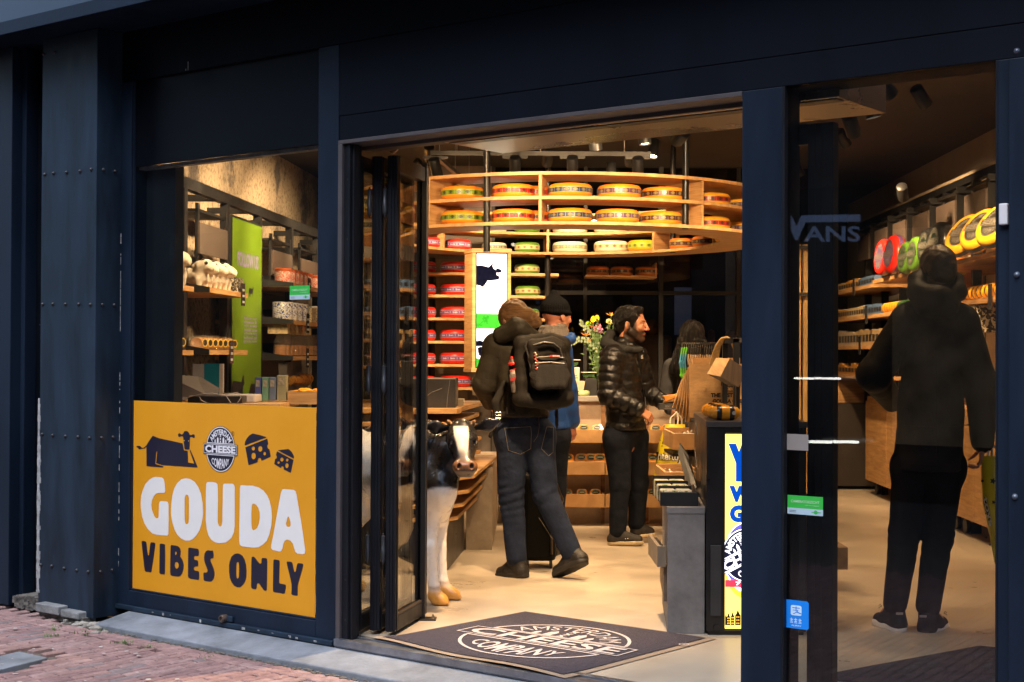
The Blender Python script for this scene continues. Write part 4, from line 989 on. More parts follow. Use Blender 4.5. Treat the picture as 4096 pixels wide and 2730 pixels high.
# ---- hanging keyrings
kr = MB()
for i in range(26):
    Y = 12.1+i*.034; c = R(.2, Y, 1.20+random.uniform(-.015, .01)); kr.lathe([(.034, 0), (.042, 0), (.042, .005), (.034, .005)], c, axis=(.3, 1, 0), seg=12)
kr.build('keyrings', mat('keyring', (.45, .20, .04), .35, metal=.5, var=.4, scale=40), kind='stuff', label='dense row of orange keyrings hanging under the waffle shelf', cat='keyrings')
mb = MB(); mb.box(.15, .22, 12.03, 12.25, 1.10, 1.36, R); mb.build('dark_card', mat('card_dark', (.05, .04, .038), .6), label='dark folded card leaning beside the orange keyrings', cat='card')
# dark items on hooks behind
mb = MB(); mb.box(-.30, -.28, 9.95, 10.9, 1.5, 2.2, R); mb.build('rack_backing', mat('near_black', (.010, .009, .009), .7), rk)
mb = MB(); mb.box(-.30, -.28, 9.95, 10.9, .3, 1.40, R); mb.build('rack_backing', mat('near_black', (.010, .009, .009), .7), rk)
mb = MB(); mb.box(-.30, -.28, 12.0, 15.0, .3, 2.0, R); mb.build('rack_backing', mat('back_wood', (.07, .05, .04), .7, var=.3), rk)
# ---- desk right behind the window with its clutter (top just above the poster edge)
ZD = 1.13
def fr_(a, b, c): return F(a, -b, c)
dk = thing('window_desk', 'oak desk behind the yellow poster, top just visible above it', 'desk', F(-.6, -.9, 0))
xa_, xb_ = P(600, 1, 8.5).x, P(1160, 1, 8.7).x
mb = MB(); mb.prism([(xa_, 8.74), (P(900, 1, 8.4).x, 8.38), (xb_, 8.42), (xb_+.01, 9.1), (xa_, 9.1)], ZD-.03, ZD, lambda a, h, c: Vector((a, c, h))); mb.build('desk_top', OAKH, dk)
for a_, b_ in ((xa_+.05, 8.9), (xb_-.1, 8.5), (xb_-.1, 9.0)):
    mb = MB(); mb.box(a_, a_+.04, b_, b_+.04, 0, ZD-.031); mb.build('leg', BLK, dk)
mb = MB(); mb.box(-1.655, -1.40, .10, .16, 0, 2.49, fr_); mb.box(-1.47, -1.455, .16, .18, 0, 2.49, fr_); mb.build('shutter_panel', mat('shutter', (.008, .011, .018), .4, var=.2), label='dark vertical panel just inside the left edge of the display window', cat='panel')
def pxbox(x0, x1, y0, y1, Y, dY, name, m, label, cat, bevel=.003, parent=None, group=None, skew=0.0):
    a = P(x0, y1, Y); b_ = P(x1, y0, Y); mb = MB()
    mb.prism([(a.x, Y), (b_.x, Y+skew), (b_.x+dY*skew*-.3, Y+dY+skew), (a.x-dY*skew*.3, Y+dY)], a.z, b_.z, lambda s, h, d: Vector((s, d, h)))
    return mb.build(name, m, parent, bevel=bevel, label=label, cat=cat, group=group)
Yd = 8.55
mb = MB(); q0 = P(770, 1590, 8.9); q1 = P(878, 1458, 8.9)
bk = thing('ring_binder', 'teal and white ring binder standing on the desk behind the window', 'binder', (q0.x, 8.9, q0.z))
mb.box(q0.x, P(817, 1500, 8.9).x, 8.9, 8.93, q0.z, q1.z); mb.build('white_cover', mat('binder_white', (.50, .45, .40), .5), bk)
mb = MB(); mb.box(P(817, 1500, 8.9).x, q1.x, 8.898, 8.93, q0.z, q1.z+.004); mb.build('teal_cover', mat('binder_teal', (.012, .20, .26), .45, var=.1), bk)
mb = MB(); mb.box(q1.x, q1.x+.022, 8.895, 8.94, q0.z, q1.z+.003); mb.build('spine', mat('binder_white', (.5,)*3), bk)
mb = MB(); mb.add([P(668, 1506, 8.7), P(668, 1600, 8.7), P(865, 1600, 8.75), P(878, 1555, 8.8), P(800, 1508, 8.9), P(720, 1500, 8.9)], [(0, 1, 2, 3, 4, 5)])
vs = [v+Vector((0, .012, 0)) for v in mb.v]; mb.add(vs, [(5, 4, 3, 2, 1, 0)]); mb.build('paper_folder', mat('folder_grey', (.13, .11, .11), .6, var=.1), label='grey paper folder lying open at the left end of the desk', cat='folder')
pxbox(750, 968, 1586, 1612, 8.45, .22, 'card_reader', mat('dark_plastic', (.02, .014, .013), .35), 'dark flat device with cables lying on the desk', 'device')
for i, (pts) in enumerate([[(745, 1592), (800, 1578), (850, 1573), (905, 1585), (925, 1615)], [(798, 1588), (805, 1602), (830, 1614)], [(900, 1580), (950, 1570), (965, 1590), (950, 1612)]]):
    mb = MB(); mb.tube([P(x, y, 8.42) for x, y in pts], .0028, 6); mb.build('cable', mat('cable_white', (.35, .3, .27), .5), label='thin pale cable looping over the desk, %s' % ['longest one', 'short one at the left', 'one at the right'][i], cat='cable', smooth=True)
mb = MB(); c = P(925, 1575, 8.8); mb.lathe([(0, -.03), (.04, -.03), (.052, 0), (.055, .004), (.045, .004), (0, -.01)], c, seg=18); mb.build('metal_bowl', STEEL, label='small shiny metal bowl on the desk behind the white packet', cat='bowl', smooth=True)
mb = MB(); mb.prism([(P(905, 1, 8.7).x, 8.6), (P(1030, 1, 8.6).x, 8.6), (P(1042, 1, 8.6).x, 8.78), (P(915, 1, 8.7).x, 8.78)], ZD, P(960, 1577, 8.7).z, lambda a, h, c: Vector((a, c, h))); mb.build('white_packet', mat('tissue', (.42, .37, .34), .8, var=.1, bump=.5, bscale=30), label='crumpled white paper packet between the bowl and the coloured boxes', cat='packet', bevel=.01)
for i, (x0, x1, y0, c, t_) in enumerate(((1019, 1045, 1510, (.05, .06, .20), 'blue'), (1047, 1074, 1510, (.10, .22, .15), 'green'), (1076, 1104, 1510, (.09, .12, .19), 'slate blue'), (1107, 1144, 1502, (.24, .22, .13), 'olive, with an open top'))):
    o = pxbox(x0, x1, y0, 1604, 8.75, .09, 'tea_box', mat('box_'+t_[:4], c, .5, var=.15), 'tall slim %s box on the desk corner' % t_, 'box', group='tall slim boxes on the desk corner')
    a = P(x0+5, y0+38, 8.748); b_ = P(x1-7, y0+12, 8.748); mb = MB(); mb.box(a.x, b_.x, 8.747, 8.749, a.z, b_.z); mb.build('picture_label', mat('pic', (.28, .24, .18), .5, var=.5, scale=90), o)
dr = thing('oak_tray', 'open oak tray heaped with yellow souvenirs at the right end of the desk', 'tray', P(1205, 1610, 8.9))
a = P(1150, 1618, 8.75); b_ = P(1290, 1566, 8.75); mb = MB(); mb.box(a.x, b_.x, 8.75, 8.77, a.z, b_.z); mb.box(a.x, a.x+.015, 8.77, 9.1, a.z, b_.z); mb.box(a.x, b_.x, 9.1, 9.12, a.z, b_.z); mb.box(a.x, b_.x, 8.77, 9.1, a.z, a.z+.02); mb.build('tray', OAK, dr)
mb = MB()
for i in range(40): mb.ball((random.uniform(a.x+.03, b_.x), random.uniform(8.8, 9.06), b_.z-.01+random.uniform(-.01, .016)), random.uniform(.012, .022), 8, sc=(1.4, 1, .6))
mb.build('souvenirs', mat('yellow_bits', (.75, .35, .02), .35, var=.4, scale=50), dr, smooth=True)

# ================================================================ cash desk and low plywood display on the left of the doorway
cd = thing('cash_desk', 'dark cash desk with thick rounded plywood tops behind the calf statue', 'counter', (-.7, 10, 0))
def board(poly, z, th, m=None, parent=cd, name='plywood_board'):
    mb = MB(); mb.prism(poly, z-th, z, lambda a, h, c: Vector((a, c, h))); return mb.build(name, m or PLY, parent, bevel=.004)
board([(-1.3, 9.28), (-.42, 9.28), (-.36, 9.30), (-.338, 9.36), (-.338, 9.7), (-.21, 10.95), (-1.3, 11.2)], 1.075, .034)
board([(-1.3, 9.30), (-.46, 9.30), (-.38, 9.4), (-.25, 10.95), (-1.3, 11.2)], .985, .030)
for i in range(4): board([(-.9, 9.75), (-.45, 9.75), (-.34+.0, 10.0), (-.225-.0*i, 10.95-.25*i), (-.9, 11.0)], .90-.085*i, .026)
mb = MB(); mb.box(-1.25, -.48, 9.45, 11.0, 0, .95); mb.build('core', DARKM, cd)
bx = thing('marble_box', 'dark veined marble box standing on the cash desk left of the wooden top', 'box', (-.6, 9.5, 1.076))
a = P(1660, 1640, 9.42); b_ = P(1823, 1514, 9.42); mb = MB(); mb.box(a.x-.2, b_.x, 9.42, 9.85, 1.076, b_.z); mb.build('box', DARKM, bx, bevel=.002)
mb = MB(); mb.tube([P(1694, 1596, 9.417), P(1725, 1571, 9.417), P(1768, 1554, 9.417)], .0012, 5); mb.tube([P(1787, 1632, 9.417), P(1790, 1590, 9.417), P(1800, 1520, 9.417)], .0009, 5); mb.build('vein', MARBLEW, bx)
mb = MB(); mb.box(a.x-.2, b_.x, 9.419, 9.421, b_.z-.006, b_.z+.001); mb.build('light_edge', mat('edge_light', (.4, .36, .34), .5), bx)
st = thing('paper_stack', 'stack of cream paper bags on the cash desk beside the marble box', 'paper stack', P(1840, 1608, 9.9))
for i in range(5):
    a = P(1823, 1609, 9.9); mb = MB(); mb.box(a.x-.02, a.x+.056+random.uniform(-.003, .003), 9.86, 10.1, 1.076+i*.0085, 1.076+i*.0085+.0075); mb.build('sheet_bundle', mat('cream_paper', (.55, .46, .34), .8), st)
sg = thing('price_board', 'small cream price board with red and orange writing beside the backpack', 'sign', P(1900, 1582, 10.7))
a = P(1889, 1582, 10.7); b_ = P(1930, 1512, 10.7); mb = MB(); mb.box(a.x, b_.x, 10.7, 10.712, a.z, b_.z); mb.build('board', mat('cream_board', (.40, .33, .22), .6, var=.1), sg)
mb = MB(); g2 = lambda x, y: Vector((a.x+(b_.x-a.x)*x, 10.698, a.z+(b_.z-a.z)*y))
for (t_, y_) in (('BUY', .84), ('CHEESE', .70), ('6 FOR', .36), ('25 EUR', .22)): text_in(mb, t_, .1, .9, y_, y_+.1, g2, bold=.05)
mb.build('writing', mat('red_print', (.40, .07, .02), .6), sg)
# low stepped plywood display in front
ld_ = thing('plywood_display', 'low display of stacked plywood boards with chamfered corners on a dark plinth', 'display', (-.6, 9.8, 0))
for i, z in enumerate((.66, .565, .478, .393)):
    k = .034*i
    pts = [(-.82, 8.95+k*.3), (-.335-k, 8.95+k*.3), (-.235-k*1.05, 9.12+k*.3), (-.105-k*1.0, 10.95), (-.82, 10.95)]
    o = board(pts, z, .026, None, ld_); 
mb = MB(); mb.prism([(-.78, 9.2), (-.44, 9.2), (-.345, 10.4), (-.78, 10.4)], 0.0, .63, lambda a, h, c: Vector((a, c, h))) ; mb.build('plinth', DARKM, ld_)
for i, z in enumerate((.53, .445, .36)):
    pass
mb = MB(); mb.prism([(-.33, 10.42), (-.14, 10.42), (-.12, 12.2), (-.33, 12.2)], 0.0, .60, lambda a, h, c: Vector((a, c, h))); mb.build('stone_panel', TAUPE, ld_)

# ================================================================ stepped counter in the middle
mc = thing('round_counter', 'stone-topped counter with three rows of oak troughs, behind the shoppers', 'counter', (.8, 12.3, 0))
Yc = 12.05
def cx(px, Y=Yc): return P(px, 1500, Y).x
def cz(py, Y=Yc): return P(2350, py, Y).z
mb = MB(); mb.box(cx(2000), cx(2700), Yc, Yc+.9, cz(1607), cz(1586)); mb.build('stone_top', GREYSTONE, mc, bevel=.003)
mb = MB(); mb.box(cx(1995), cx(2695), Yc+.06, Yc+.8, 0.0, cz(1608)); mb.build('stone_body', mat('beige_stone', (.42, .34, .26), .6, var=.2, scale=7, bump=.1), mc)
for px in (2240, 2414, 2590):
    mb = MB(); mb.box(cx(px-7), cx(px+7), Yc+.02, Yc+.058, 0.0, cz(1609)); mb.build('upright', wood('mid_oak', '#5e432c', '#8a6642', .55, (1, 1, 8), 4), mc)
for (ya, yb) in ((1720, 1772), (1848, 1900), (1978, 2030)):
    for (xa_, xb_) in ((1998, 2236), (2243, 2420), (2424, 2692)):
        Yt = Yc-.16; mb = MB(); mb.box(cx(xa_, Yt), cx(xb_, Yt), Yt, Yt+.018, cz(yb, Yt), cz(ya, Yt)); mb.box(cx(xa_, Yt), cx(xb_, Yt), Yt+.018, Yc+.055, cz(yb, Yt), cz(yb, Yt)+.012)
        for e_ in (cx(xa_, Yt), cx(xb_, Yt)-.015): mb.box(e_, e_+.015, Yt+.018, Yc+.055, cz(yb, Yt)+.012, cz(ya, Yt))
        mb.build('oak_trough', OAKH, mc)
# wedges of packed cheese in the troughs
CHP = [None]
def packed(loc, rot, label, s=1.0):
    if CHP[0] is None:
        o = thing('packed_cheese', label, 'packed cheese', (0, 0, 0), 'packed cheese pieces in the oak troughs'); m = MB()
        pr = [(-.045, 0), (.045, 0), (.05, .02), (.046, .055), (.03, .075), (-.03, .075), (-.046, .055), (-.05, .02)]
        m.prism(pr, -.02, .02, lambda a, h, c: Vector((a, h, c))); m.build('cheese', mat('packed_orange', (.70, .28, .03), .3, var=.25, scale=12, coat=.6), o, bevel=.006)
        m = MB(); m.flat([[ell(0, .045, .036, .024, 20)]], lambda x, z: Vector((x, -.0215, z))); m.build('oval_label', mat('label_dark', (.012, .018, .014), .3, var=.3, scale=60), o)
        m = MB(); m.flat([[ell(0, .045, .033, .021, 20), ell(0, .045, .030, .018, 20)[::-1]], [[(-.02, .042), (.02, .042), (.02, .049), (-.02, .049)]]], lambda x, z: Vector((x, -.0222, z))); m.build('label_print', mat('label_print', (.30, .34, .22), .4), o)
        CHP[0] = o
    else: o = copy_thing(CHP[0], (0, 0, 0), label)
    o.location = Vector(loc); o['label'] = label; o.rotation_euler = (rad(-18), 0, rot); o.scale = (s, s, s)
k_ = 0
ordn = ['first', 'second', 'third', 'fourth', 'fifth', 'sixth', 'seventh', 'eighth']
for row, (ybase, xs) in enumerate(((1722, (2262, 2335, 2390, 2622, 2668)), (1850, (2270, 2325, 2365, 2400, 2610)), (1980, (2268, 2328, 2382, 2610, 2640)))):
    for i, x_ in enumerate(xs):
        Yt = Yc-.10+random.uniform(-.02, .02); q = P(x_, ybase, Yt)
        packed((q.x, Yt, q.z-.028 if row != 1 else q.z-.012), random.uniform(-.25, .25), 'packed orange cheese with dark oval label, %s trough, %s from the left' % (['top', 'middle', 'bottom'][row], ordn[i]), 1.12 if row == 1 else 1.0)
# things on the counter
gc = P(2330, 1588, Yc+.12); o = thing('green_cheese_block', 'pale green wrapped cheese on the grey stone counter top', 'packed cheese', (gc.x, Yc+.12, cz(1586)+.001))
m = MB(); m.lathe([(0, 0), (.055, 0), (.064, .012), (.062, .036), (.05, .045), (0, .046)], (gc.x, Yc+.12, cz(1586)+.001), seg=24); m.build('cheese', mat('palegreen', (.34, .42, .20), .4, coat=.4, var=.15), o, smooth=True)
m = MB(); m.lathe([(.042, .0465), (0, .047)], (gc.x, Yc+.12, cz(1586)+.001), seg=24); m.build('label', mat('label_dark', (.02,)*3), o)
a = P(2268, 1520, 12.3); b_ = P(2318, 1470, 12.3); o = thing('card_sign', 'cream card sign with small emblem and two lines of writing on the counter', 'sign', ((a.x+b_.x)/2, 12.3, a.z))
mb = MB(); mb.box(a.x, b_.x, 12.3, 12.36, cz(1586), b_.z); mb.build('card', mat('cream_card', (.52, .44, .30), .7), o)
mb = MB(); gS = lambda x, y, l=0: Vector((a.x+(b_.x-a.x)*x, 12.298-l*.0005, a.z+(b_.z-a.z)*y)); logo(mb, lambda x, y, l: gS(.42+x*.16, .78+y*.17, l), 0, 1, detail=False)
text_in(mb, 'out which', .12, .82, .28, .42, gS, 0, bold=.03); text_in(mb, 'you are', .26, .86, .06, .20, gS, 0, bold=.03)
mb.build('writing', [mat('ink', (.02, .015, .012), .6), mat('cream_card', (.5,)*3)], o)
TUB = glass_mat('clear_tub', (.9, .92, .9), .05)
def tub(x0, x1, y0, y1, Y, col, label):
    a = P(x0, y1, Y); b_ = P(x1, y0, Y); o = thing('sample_tub', label, 'tub', ((a.x+b_.x)/2, Y, a.z)); m = MB(); m.box(a.x, b_.x, Y, Y+.12, a.z, b_.z); m.build('tub', TUB, o); w_ = b_.x-a.x; h_ = b_.z-a.z
    m = MB()
    for _ in range(30): m.box(*(lambda X, Yy, Z: (X, X+.014, Yy, Yy+.014, Z, Z+.014))(random.uniform(a.x+.004, b_.x-.02), random.uniform(Y+.01, Y+.09), random.uniform(a.z+.003, a.z+h_*.5)))
    m.build('contents', mat('cubes_'+label[:5], col, .5, var=.2), o)
    m = MB(); m.box(a.x-.004, b_.x+.004, Y-.004, Y+.124, b_.z, b_.z+.006); m.build('lid', mat('tub_lid', (.45, .46, .42), .3), o)
tub(2268, 2320, 1442, 1468, 12.3, (.06, .16, .04), 'clear tub of green leaves on top of the cream card sign')
tub(2328, 2385, 1492, 1514, 12.2, (.75, .25, .03), 'clear tub of orange cheese cubes behind the green cheese')
pxbox(2340, 2388, 1516, 1584, 12.2, .2, 'black_stand', BLK, 'black stand under the tub of orange cubes', 'stand')
cp = thing('paper_cup', 'cream ribbed paper tray on the counter right of the backpack', 'paper tray', P(2318, 1586, 12.15)); c = P(2318, 1586, 12.15)
m = MB(); m.lathe([(.040, .0), (.062, .085), (.064, .085), (.043, -.0)], c+Vector((0, 0, .045)), seg=4, ref=(1, 1, 0)); m.build('tray', mat('cream_card', (.5,)*3), cp)
m = MB(); m.box(c.x-.03, c.x+.03, c.y-.03, c.y+.03, c.z, c.z+.05); m.build('foot', BLK, cp)
# ================================================================ lettering traced on the window front
PN = -.0265
def crop(x0, y0, sc): return lambda pts: [(x0+a/sc, y0+b/sc) for a, b in pts]
sgp = thing('window_poster', 'large yellow poster on the display window with white and navy slogan lettering', 'poster', F(-.92, PN, .07))
Gf = fpt(PN); Gf2 = fpt(PN+.0014); Gf3 = fpt(PN+.0022); Gf4 = fpt(PN+.003)
mb = MB(); s0, z0 = FS(517, 1602, PN); mb.prism([FS(519, 1602, PN), FS(1265, 1632, PN), FS(1259.5, 2483, PN), FS(512, 2364, PN)], PN-.001, PN, lambda a, h, c: F(a, h, c))
mb.build('sheet', mat('poster_yellow', (.66, .285, .008), .55, var=.05, scale=3, bump=.03, bscale=200), sgp)
c1 = crop(520, 1860, 5.6); c2 = crop(860, 1880, 4.126); c3 = crop(540, 2140, 6.533); c4 = crop(880, 2180, 6.533); c5 = crop(520, 1680, 7.128); c7 = crop(950, 1700, 7.84)
G_ = c1([(560, 272), (640, 276), (715, 285), (748, 315), (770, 380), (780, 470), (788, 580), (775, 625), (740, 632), (640, 632), (580, 650), (530, 705), (495, 790), (478, 900), (485, 990), (515, 1080), (550, 1160), (585, 1198), (630, 1198), (642, 1150), (648, 1000), (650, 880), (665, 825), (690, 815), (800, 818), (845, 832), (865, 880), (865, 1200), (862, 1480), (858, 1560), (840, 1588), (720, 1580), (600, 1570), (500, 1540), (400, 1440), (320, 1310), (270, 1150), (245, 980), (240, 850), (250, 700), (285, 570), (345, 430), (440, 330), (500, 290)])
O1 = c1([(1250, 302), (1350, 320), (1450, 385), (1530, 500), (1590, 650), (1625, 850), (1636, 1080), (1625, 1200), (1600, 1330), (1560, 1460), (1480, 1590), (1400, 1670), (1330, 1700), (1240, 1700), (1140, 1650), (1060, 1570), (1000, 1460), (950, 1300), (925, 1150), (920, 1050), (928, 860), (950, 680), (990, 530), (1060, 410), (1150, 325)])
O1h = c1([(1275, 668), (1305, 690), (1320, 750), (1322, 900), (1320, 1200), (1312, 1290), (1290, 1325), (1265, 1330), (1240, 1310), (1225, 1250), (1222, 1000), (1225, 760), (1235, 700), (1250, 675)])
U_ = c1([(1740, 386), (1860, 386), (1930, 405), (1960, 440), (1968, 540), (1972, 800), (1965, 1100), (1965, 1280), (1985, 1355), (2020, 1388), (2050, 1365), (2068, 1280), (2070, 1000), (2078, 800), (2080, 560), (2085, 450), (2105, 422), (2300, 428), (2330, 450), (2345, 500), (2345, 1100), (2343, 1380), (2330, 1500), (2270, 1640), (2150, 1740), (2000, 1760), (1900, 1735), (1820, 1680), (1760, 1590), (1720, 1450), (1697, 1250), (1700, 900), (1700, 600), (1705, 440), (1718, 400)])
D_ = c2([(430, 252), (530, 262), (620, 262), (720, 292), (800, 345), (860, 420), (900, 510), (930, 640), (940, 780), (930, 920), (900, 1060), (855, 1170), (790, 1235), (720, 1278), (640, 1287), (540, 1277), (450, 1265), (410, 1240), (400, 1180), (402, 900), (408, 600), (412, 320), (418, 270)])
Dh = c2([(635, 558), (680, 578), (715, 630), (738, 710), (740, 800), (725, 890), (695, 960), (660, 990), (630, 998), (610, 975), (602, 900), (600, 720), (606, 600), (615, 570)])
A_ = c2([(1110, 325), (1140, 318), (1300, 332), (1330, 355), (1345, 410), (1380, 620), (1420, 850), (1455, 1080), (1475, 1230), (1490, 1330), (1480, 1385), (1440, 1396), (1360, 1385), (1325, 1355), (1305, 1290), (1285, 1220), (1245, 1170), (1190, 1152), (1150, 1172), (1130, 1220), (1112, 1300), (1090, 1345), (1060, 1350), (1000, 1335), (950, 1325), (925, 1290), (928, 1240), (955, 1110), (990, 920), (1030, 690), (1070, 480), (1085, 390)])
Ah = c2([(1212, 768), (1230, 800), (1245, 870), (1248, 915), (1235, 940), (1205, 945), (1180, 930), (1172, 890), (1185, 830), (1195, 785)])
mb = MB(); mb.flat([[G_], [O1, O1h[::-1]], [U_], [D_, Dh[::-1]], [A_, Ah[::-1]]], Gf2); mb.build('slogan_white', mat('poster_white', (.70, .70, .70), .5, var=.03), sgp)
V1 = c3([(190, 158), (270, 172), (295, 195), (305, 270), (318, 400), (335, 515), (348, 545), (362, 525), (380, 380), (400, 230), (415, 195), (500, 203), (528, 225), (528, 290), (500, 500), (470, 700), (440, 880), (430, 965), (410, 985), (350, 968), (285, 968), (258, 940), (240, 840), (215, 620), (185, 350), (172, 200), (175, 170)])
I1 = c3([(680, 230), (765, 243), (785, 265), (788, 500), (785, 800), (780, 1000), (770, 1035), (700, 1032), (655, 1018), (635, 985), (637, 700), (642, 400), (645, 250), (655, 235)])
B1 = c3([(950, 268), (1060, 280), (1130, 303), (1175, 350), (1198, 430), (1190, 520), (1178, 565), (1215, 615), (1250, 680), (1275, 790), (1265, 900), (1235, 1000), (1190, 1070), (1140, 1092), (1050, 1085), (960, 1070), (925, 1045), (918, 980), (920, 700), (925, 450), (930, 300), (938, 275)])
B1a = c3([(1068, 435), (1088, 455), (1090, 490), (1075, 522), (1060, 530), (1047, 500), (1046, 460)]); B1b = c3([(1090, 710), (1125, 735), (1145, 790), (1135, 850), (1105, 885), (1075, 885), (1050, 850), (1040, 800), (1050, 730)])
E1 = c3([(1410, 335), (1520, 350), (1645, 368), (1665, 395), (1672, 470), (1665, 545), (1640, 558), (1570, 552), (1545, 575), (1543, 620), (1560, 655), (1630, 668), (1650, 700), (1655, 770), (1645, 825), (1580, 828), (1545, 845), (1535, 890), (1550, 925), (1580, 940), (1650, 948), (1675, 970), (1680, 1060), (1675, 1160), (1655, 1180), (1560, 1165), (1450, 1150), (1400, 1120), (1383, 1080), (1385, 800), (1390, 500), (1392, 355)])
S1 = c3([(1905, 403), (1980, 415), (2030, 410), (2045, 450), (2055, 530), (2050, 600), (2030, 615), (1985, 620), (1965, 650), (1980, 710), (2020, 790), (2055, 880), (2078, 980), (2078, 1060), (2055, 1150), (2010, 1210), (1960, 1227), (1880, 1215), (1810, 1200), (1790, 1160), (1785, 1020), (1800, 985), (1860, 988), (1893, 970), (1895, 930), (1875, 860), (1835, 770), (1810, 680), (1803, 590), (1815, 500), (1850, 430)])
O2 = c4([(450, 225), (520, 240), (590, 290), (645, 390), (680, 520), (693, 680), (690, 830), (660, 950), (600, 1050), (525, 1110), (450, 1108), (370, 1070), (300, 980), (255, 860), (236, 700), (236, 540), (258, 420), (300, 310), (370, 248)])
O2h = c4([(467, 452), (490, 470), (500, 540), (500, 700), (495, 820), (480, 870), (458, 884), (435, 865), (425, 800), (425, 650), (428, 530), (440, 465)])
N2 = c4([(850, 310), (885, 312), (920, 345), (980, 430), (1030, 485), (1060, 495), (1080, 475), (1085, 380), (1100, 345), (1200, 350), (1228, 370), (1235, 450), (1232, 700), (1228, 950), (1222, 1180), (1205, 1200), (1165, 1198), (1130, 1170), (1080, 1100), (1025, 1015), (990, 1003), (965, 1025), (960, 1120), (940, 1163), (860, 1150), (820, 1125), (812, 1080), (815, 700), (820, 400), (825, 325)])
L2 = c4([(1420, 382), (1530, 400), (1555, 420), (1558, 500), (1550, 800), (1545, 990), (1570, 1015), (1690, 1035), (1722, 1060), (1720, 1130), (1690, 1270), (1640, 1278), (1550, 1255), (1440, 1245), (1390, 1220), (1383, 1160), (1388, 800), (1392, 500), (1398, 400)])
Y2 = c4([(1745, 440), (1830, 440), (1880, 455), (1900, 500), (1920, 620), (1940, 705), (1960, 715), (1980, 690), (2000, 570), (2020, 500), (2040, 480), (2130, 488), (2170, 500), (2172, 550), (2140, 680), (2090, 850), (2045, 1000), (2030, 1080), (2030, 1200), (2030, 1310), (2015, 1330), (1950, 1322), (1880, 1305), (1863, 1280), (1870, 1150), (1870, 1050), (1850, 930), (1810, 760), (1765, 580), (1742, 470)])
CW = c5([(645, 455), (820, 525), (1500, 672), (1520, 775), (1540, 872), (1645, 892), (1655, 1222), (1830, 1250), (1800, 1170), (1700, 880), (1715, 848), (1820, 1080), (1930, 1358), (1800, 1352), (900, 1290), (742, 1232), (775, 910), (750, 905), (720, 1262), (940, 1322), (958, 1340), (930, 1360), (600, 1335), (470, 1318), (465, 770), (415, 815), (350, 825), (270, 842), (230, 830), (250, 810), (180, 775), (195, 745), (240, 750), (262, 738), (300, 760), (345, 802), (395, 792), (450, 745), (560, 580)])
HD = c5([(1560, 322), (1635, 325), (1665, 350), (1705, 430), (1740, 440), (1790, 412), (1830, 420), (1850, 460), (1840, 515), (1820, 520), (1760, 490), (1710, 495), (1705, 600), (1698, 840), (1680, 850), (1565, 848), (1548, 800), (1530, 650), (1512, 485), (1480, 470), (1400, 490), (1375, 475), (1370, 410), (1400, 380), (1470, 420), (1510, 405), (1540, 340)])
W1a = c7([(465, 275), (495, 275), (700, 325), (905, 385), (890, 402), (235, 648), (222, 620), (235, 540), (290, 430), (380, 325)])
W1 = c7([(245, 708), (935, 432), (968, 605), (935, 640), (930, 680), (960, 750), (1003, 768), (1042, 988), (1020, 1008), (750, 1130), (735, 1060), (700, 1035), (655, 1055), (635, 1110), (635, 1168), (500, 1218), (345, 1268)])
W2a = c7([(1260, 800), (1580, 760), (1610, 768), (1700, 850), (1760, 960), (1775, 1020), (1760, 1062)])
W2 = c7([(1235, 830), (1755, 1105), (1668, 1508), (1450, 1400), (1450, 1350), (1430, 1305), (1400, 1298), (1370, 1325), (1362, 1360), (1150, 1228), (1180, 1075), (1225, 1050), (1232, 990), (1205, 955)])
hol = lambda L: [c7(ell(*q)) for q in L]
h1 = hol([(495, 742, 50, 64, 16), (713, 756, 64, 90, 20), (503, 980, 68, 104, 20), (852, 903, 42, 56, 14)])
h2 = hol([(1392, 1090, 50, 64, 16), (1558, 1105, 38, 48, 14), (1286, 1183, 33, 42, 12), (1547, 1280, 52, 78, 18)])
mb = MB(); mb.flat([[V1], [I1], [B1, B1a[::-1], B1b[::-1]], [E1], [S1], [O2, O2h[::-1]], [N2], [L2], [Y2], [CW], [HD], [W1a], [W1]+[h[::-1] for h in h1], [W2a], [W2]+[h[::-1] for h in h2]], Gf2)
mb.build('slogan_navy', mat('poster_navy', (.012, .011, .028), .5, var=.03), sgp)
mb = MB(); mb.flat([[c5(ell(1545, 595, 13, 20, 10))], [c5(ell(1670, 603, 13, 20, 10))]], Gf3); mb.build('cow_eyes', mat('eye_tan', (.55, .40, .2), .5), sgp)
# emblem on the poster: centre and radii read from the photograph
def lin(px, py): return FS(px, py, PN)
cS, cZ = lin(883, 1798); rS = (lin(941.5, 1798)[0]-lin(824, 1798)[0])/2; rZ = (lin(883, 1706)[1]-lin(883, 1891)[1])/2
LD = [mat('emblem_dark', (.010, .010, .024), .4, var=.02), mat('emblem_white', (.72, .72, .78), .45, var=.02)]
mb = MB(); logo(mb, lambda x, y, l: F(cS+x*rS, PN+.0018+l*.0007, cZ+y*rZ), 0, 1); mb.build('emblem', LD, sgp)
mb = MB(); q = FS(932, 1736, PN); mb.flat([[ell(q[0], q[1], .012, .012, 14), ell(q[0], q[1], .010, .010, 14)[::-1]]], lambda a, c: F(a, PN+.0015, c)); text_in(mb, 'R', q[0]-.004, q[0]+.004, q[1]-.006, q[1]+.006, lambda a, c: F(a, PN+.0015, c)); mb.build('mark', LD[0], sgp)
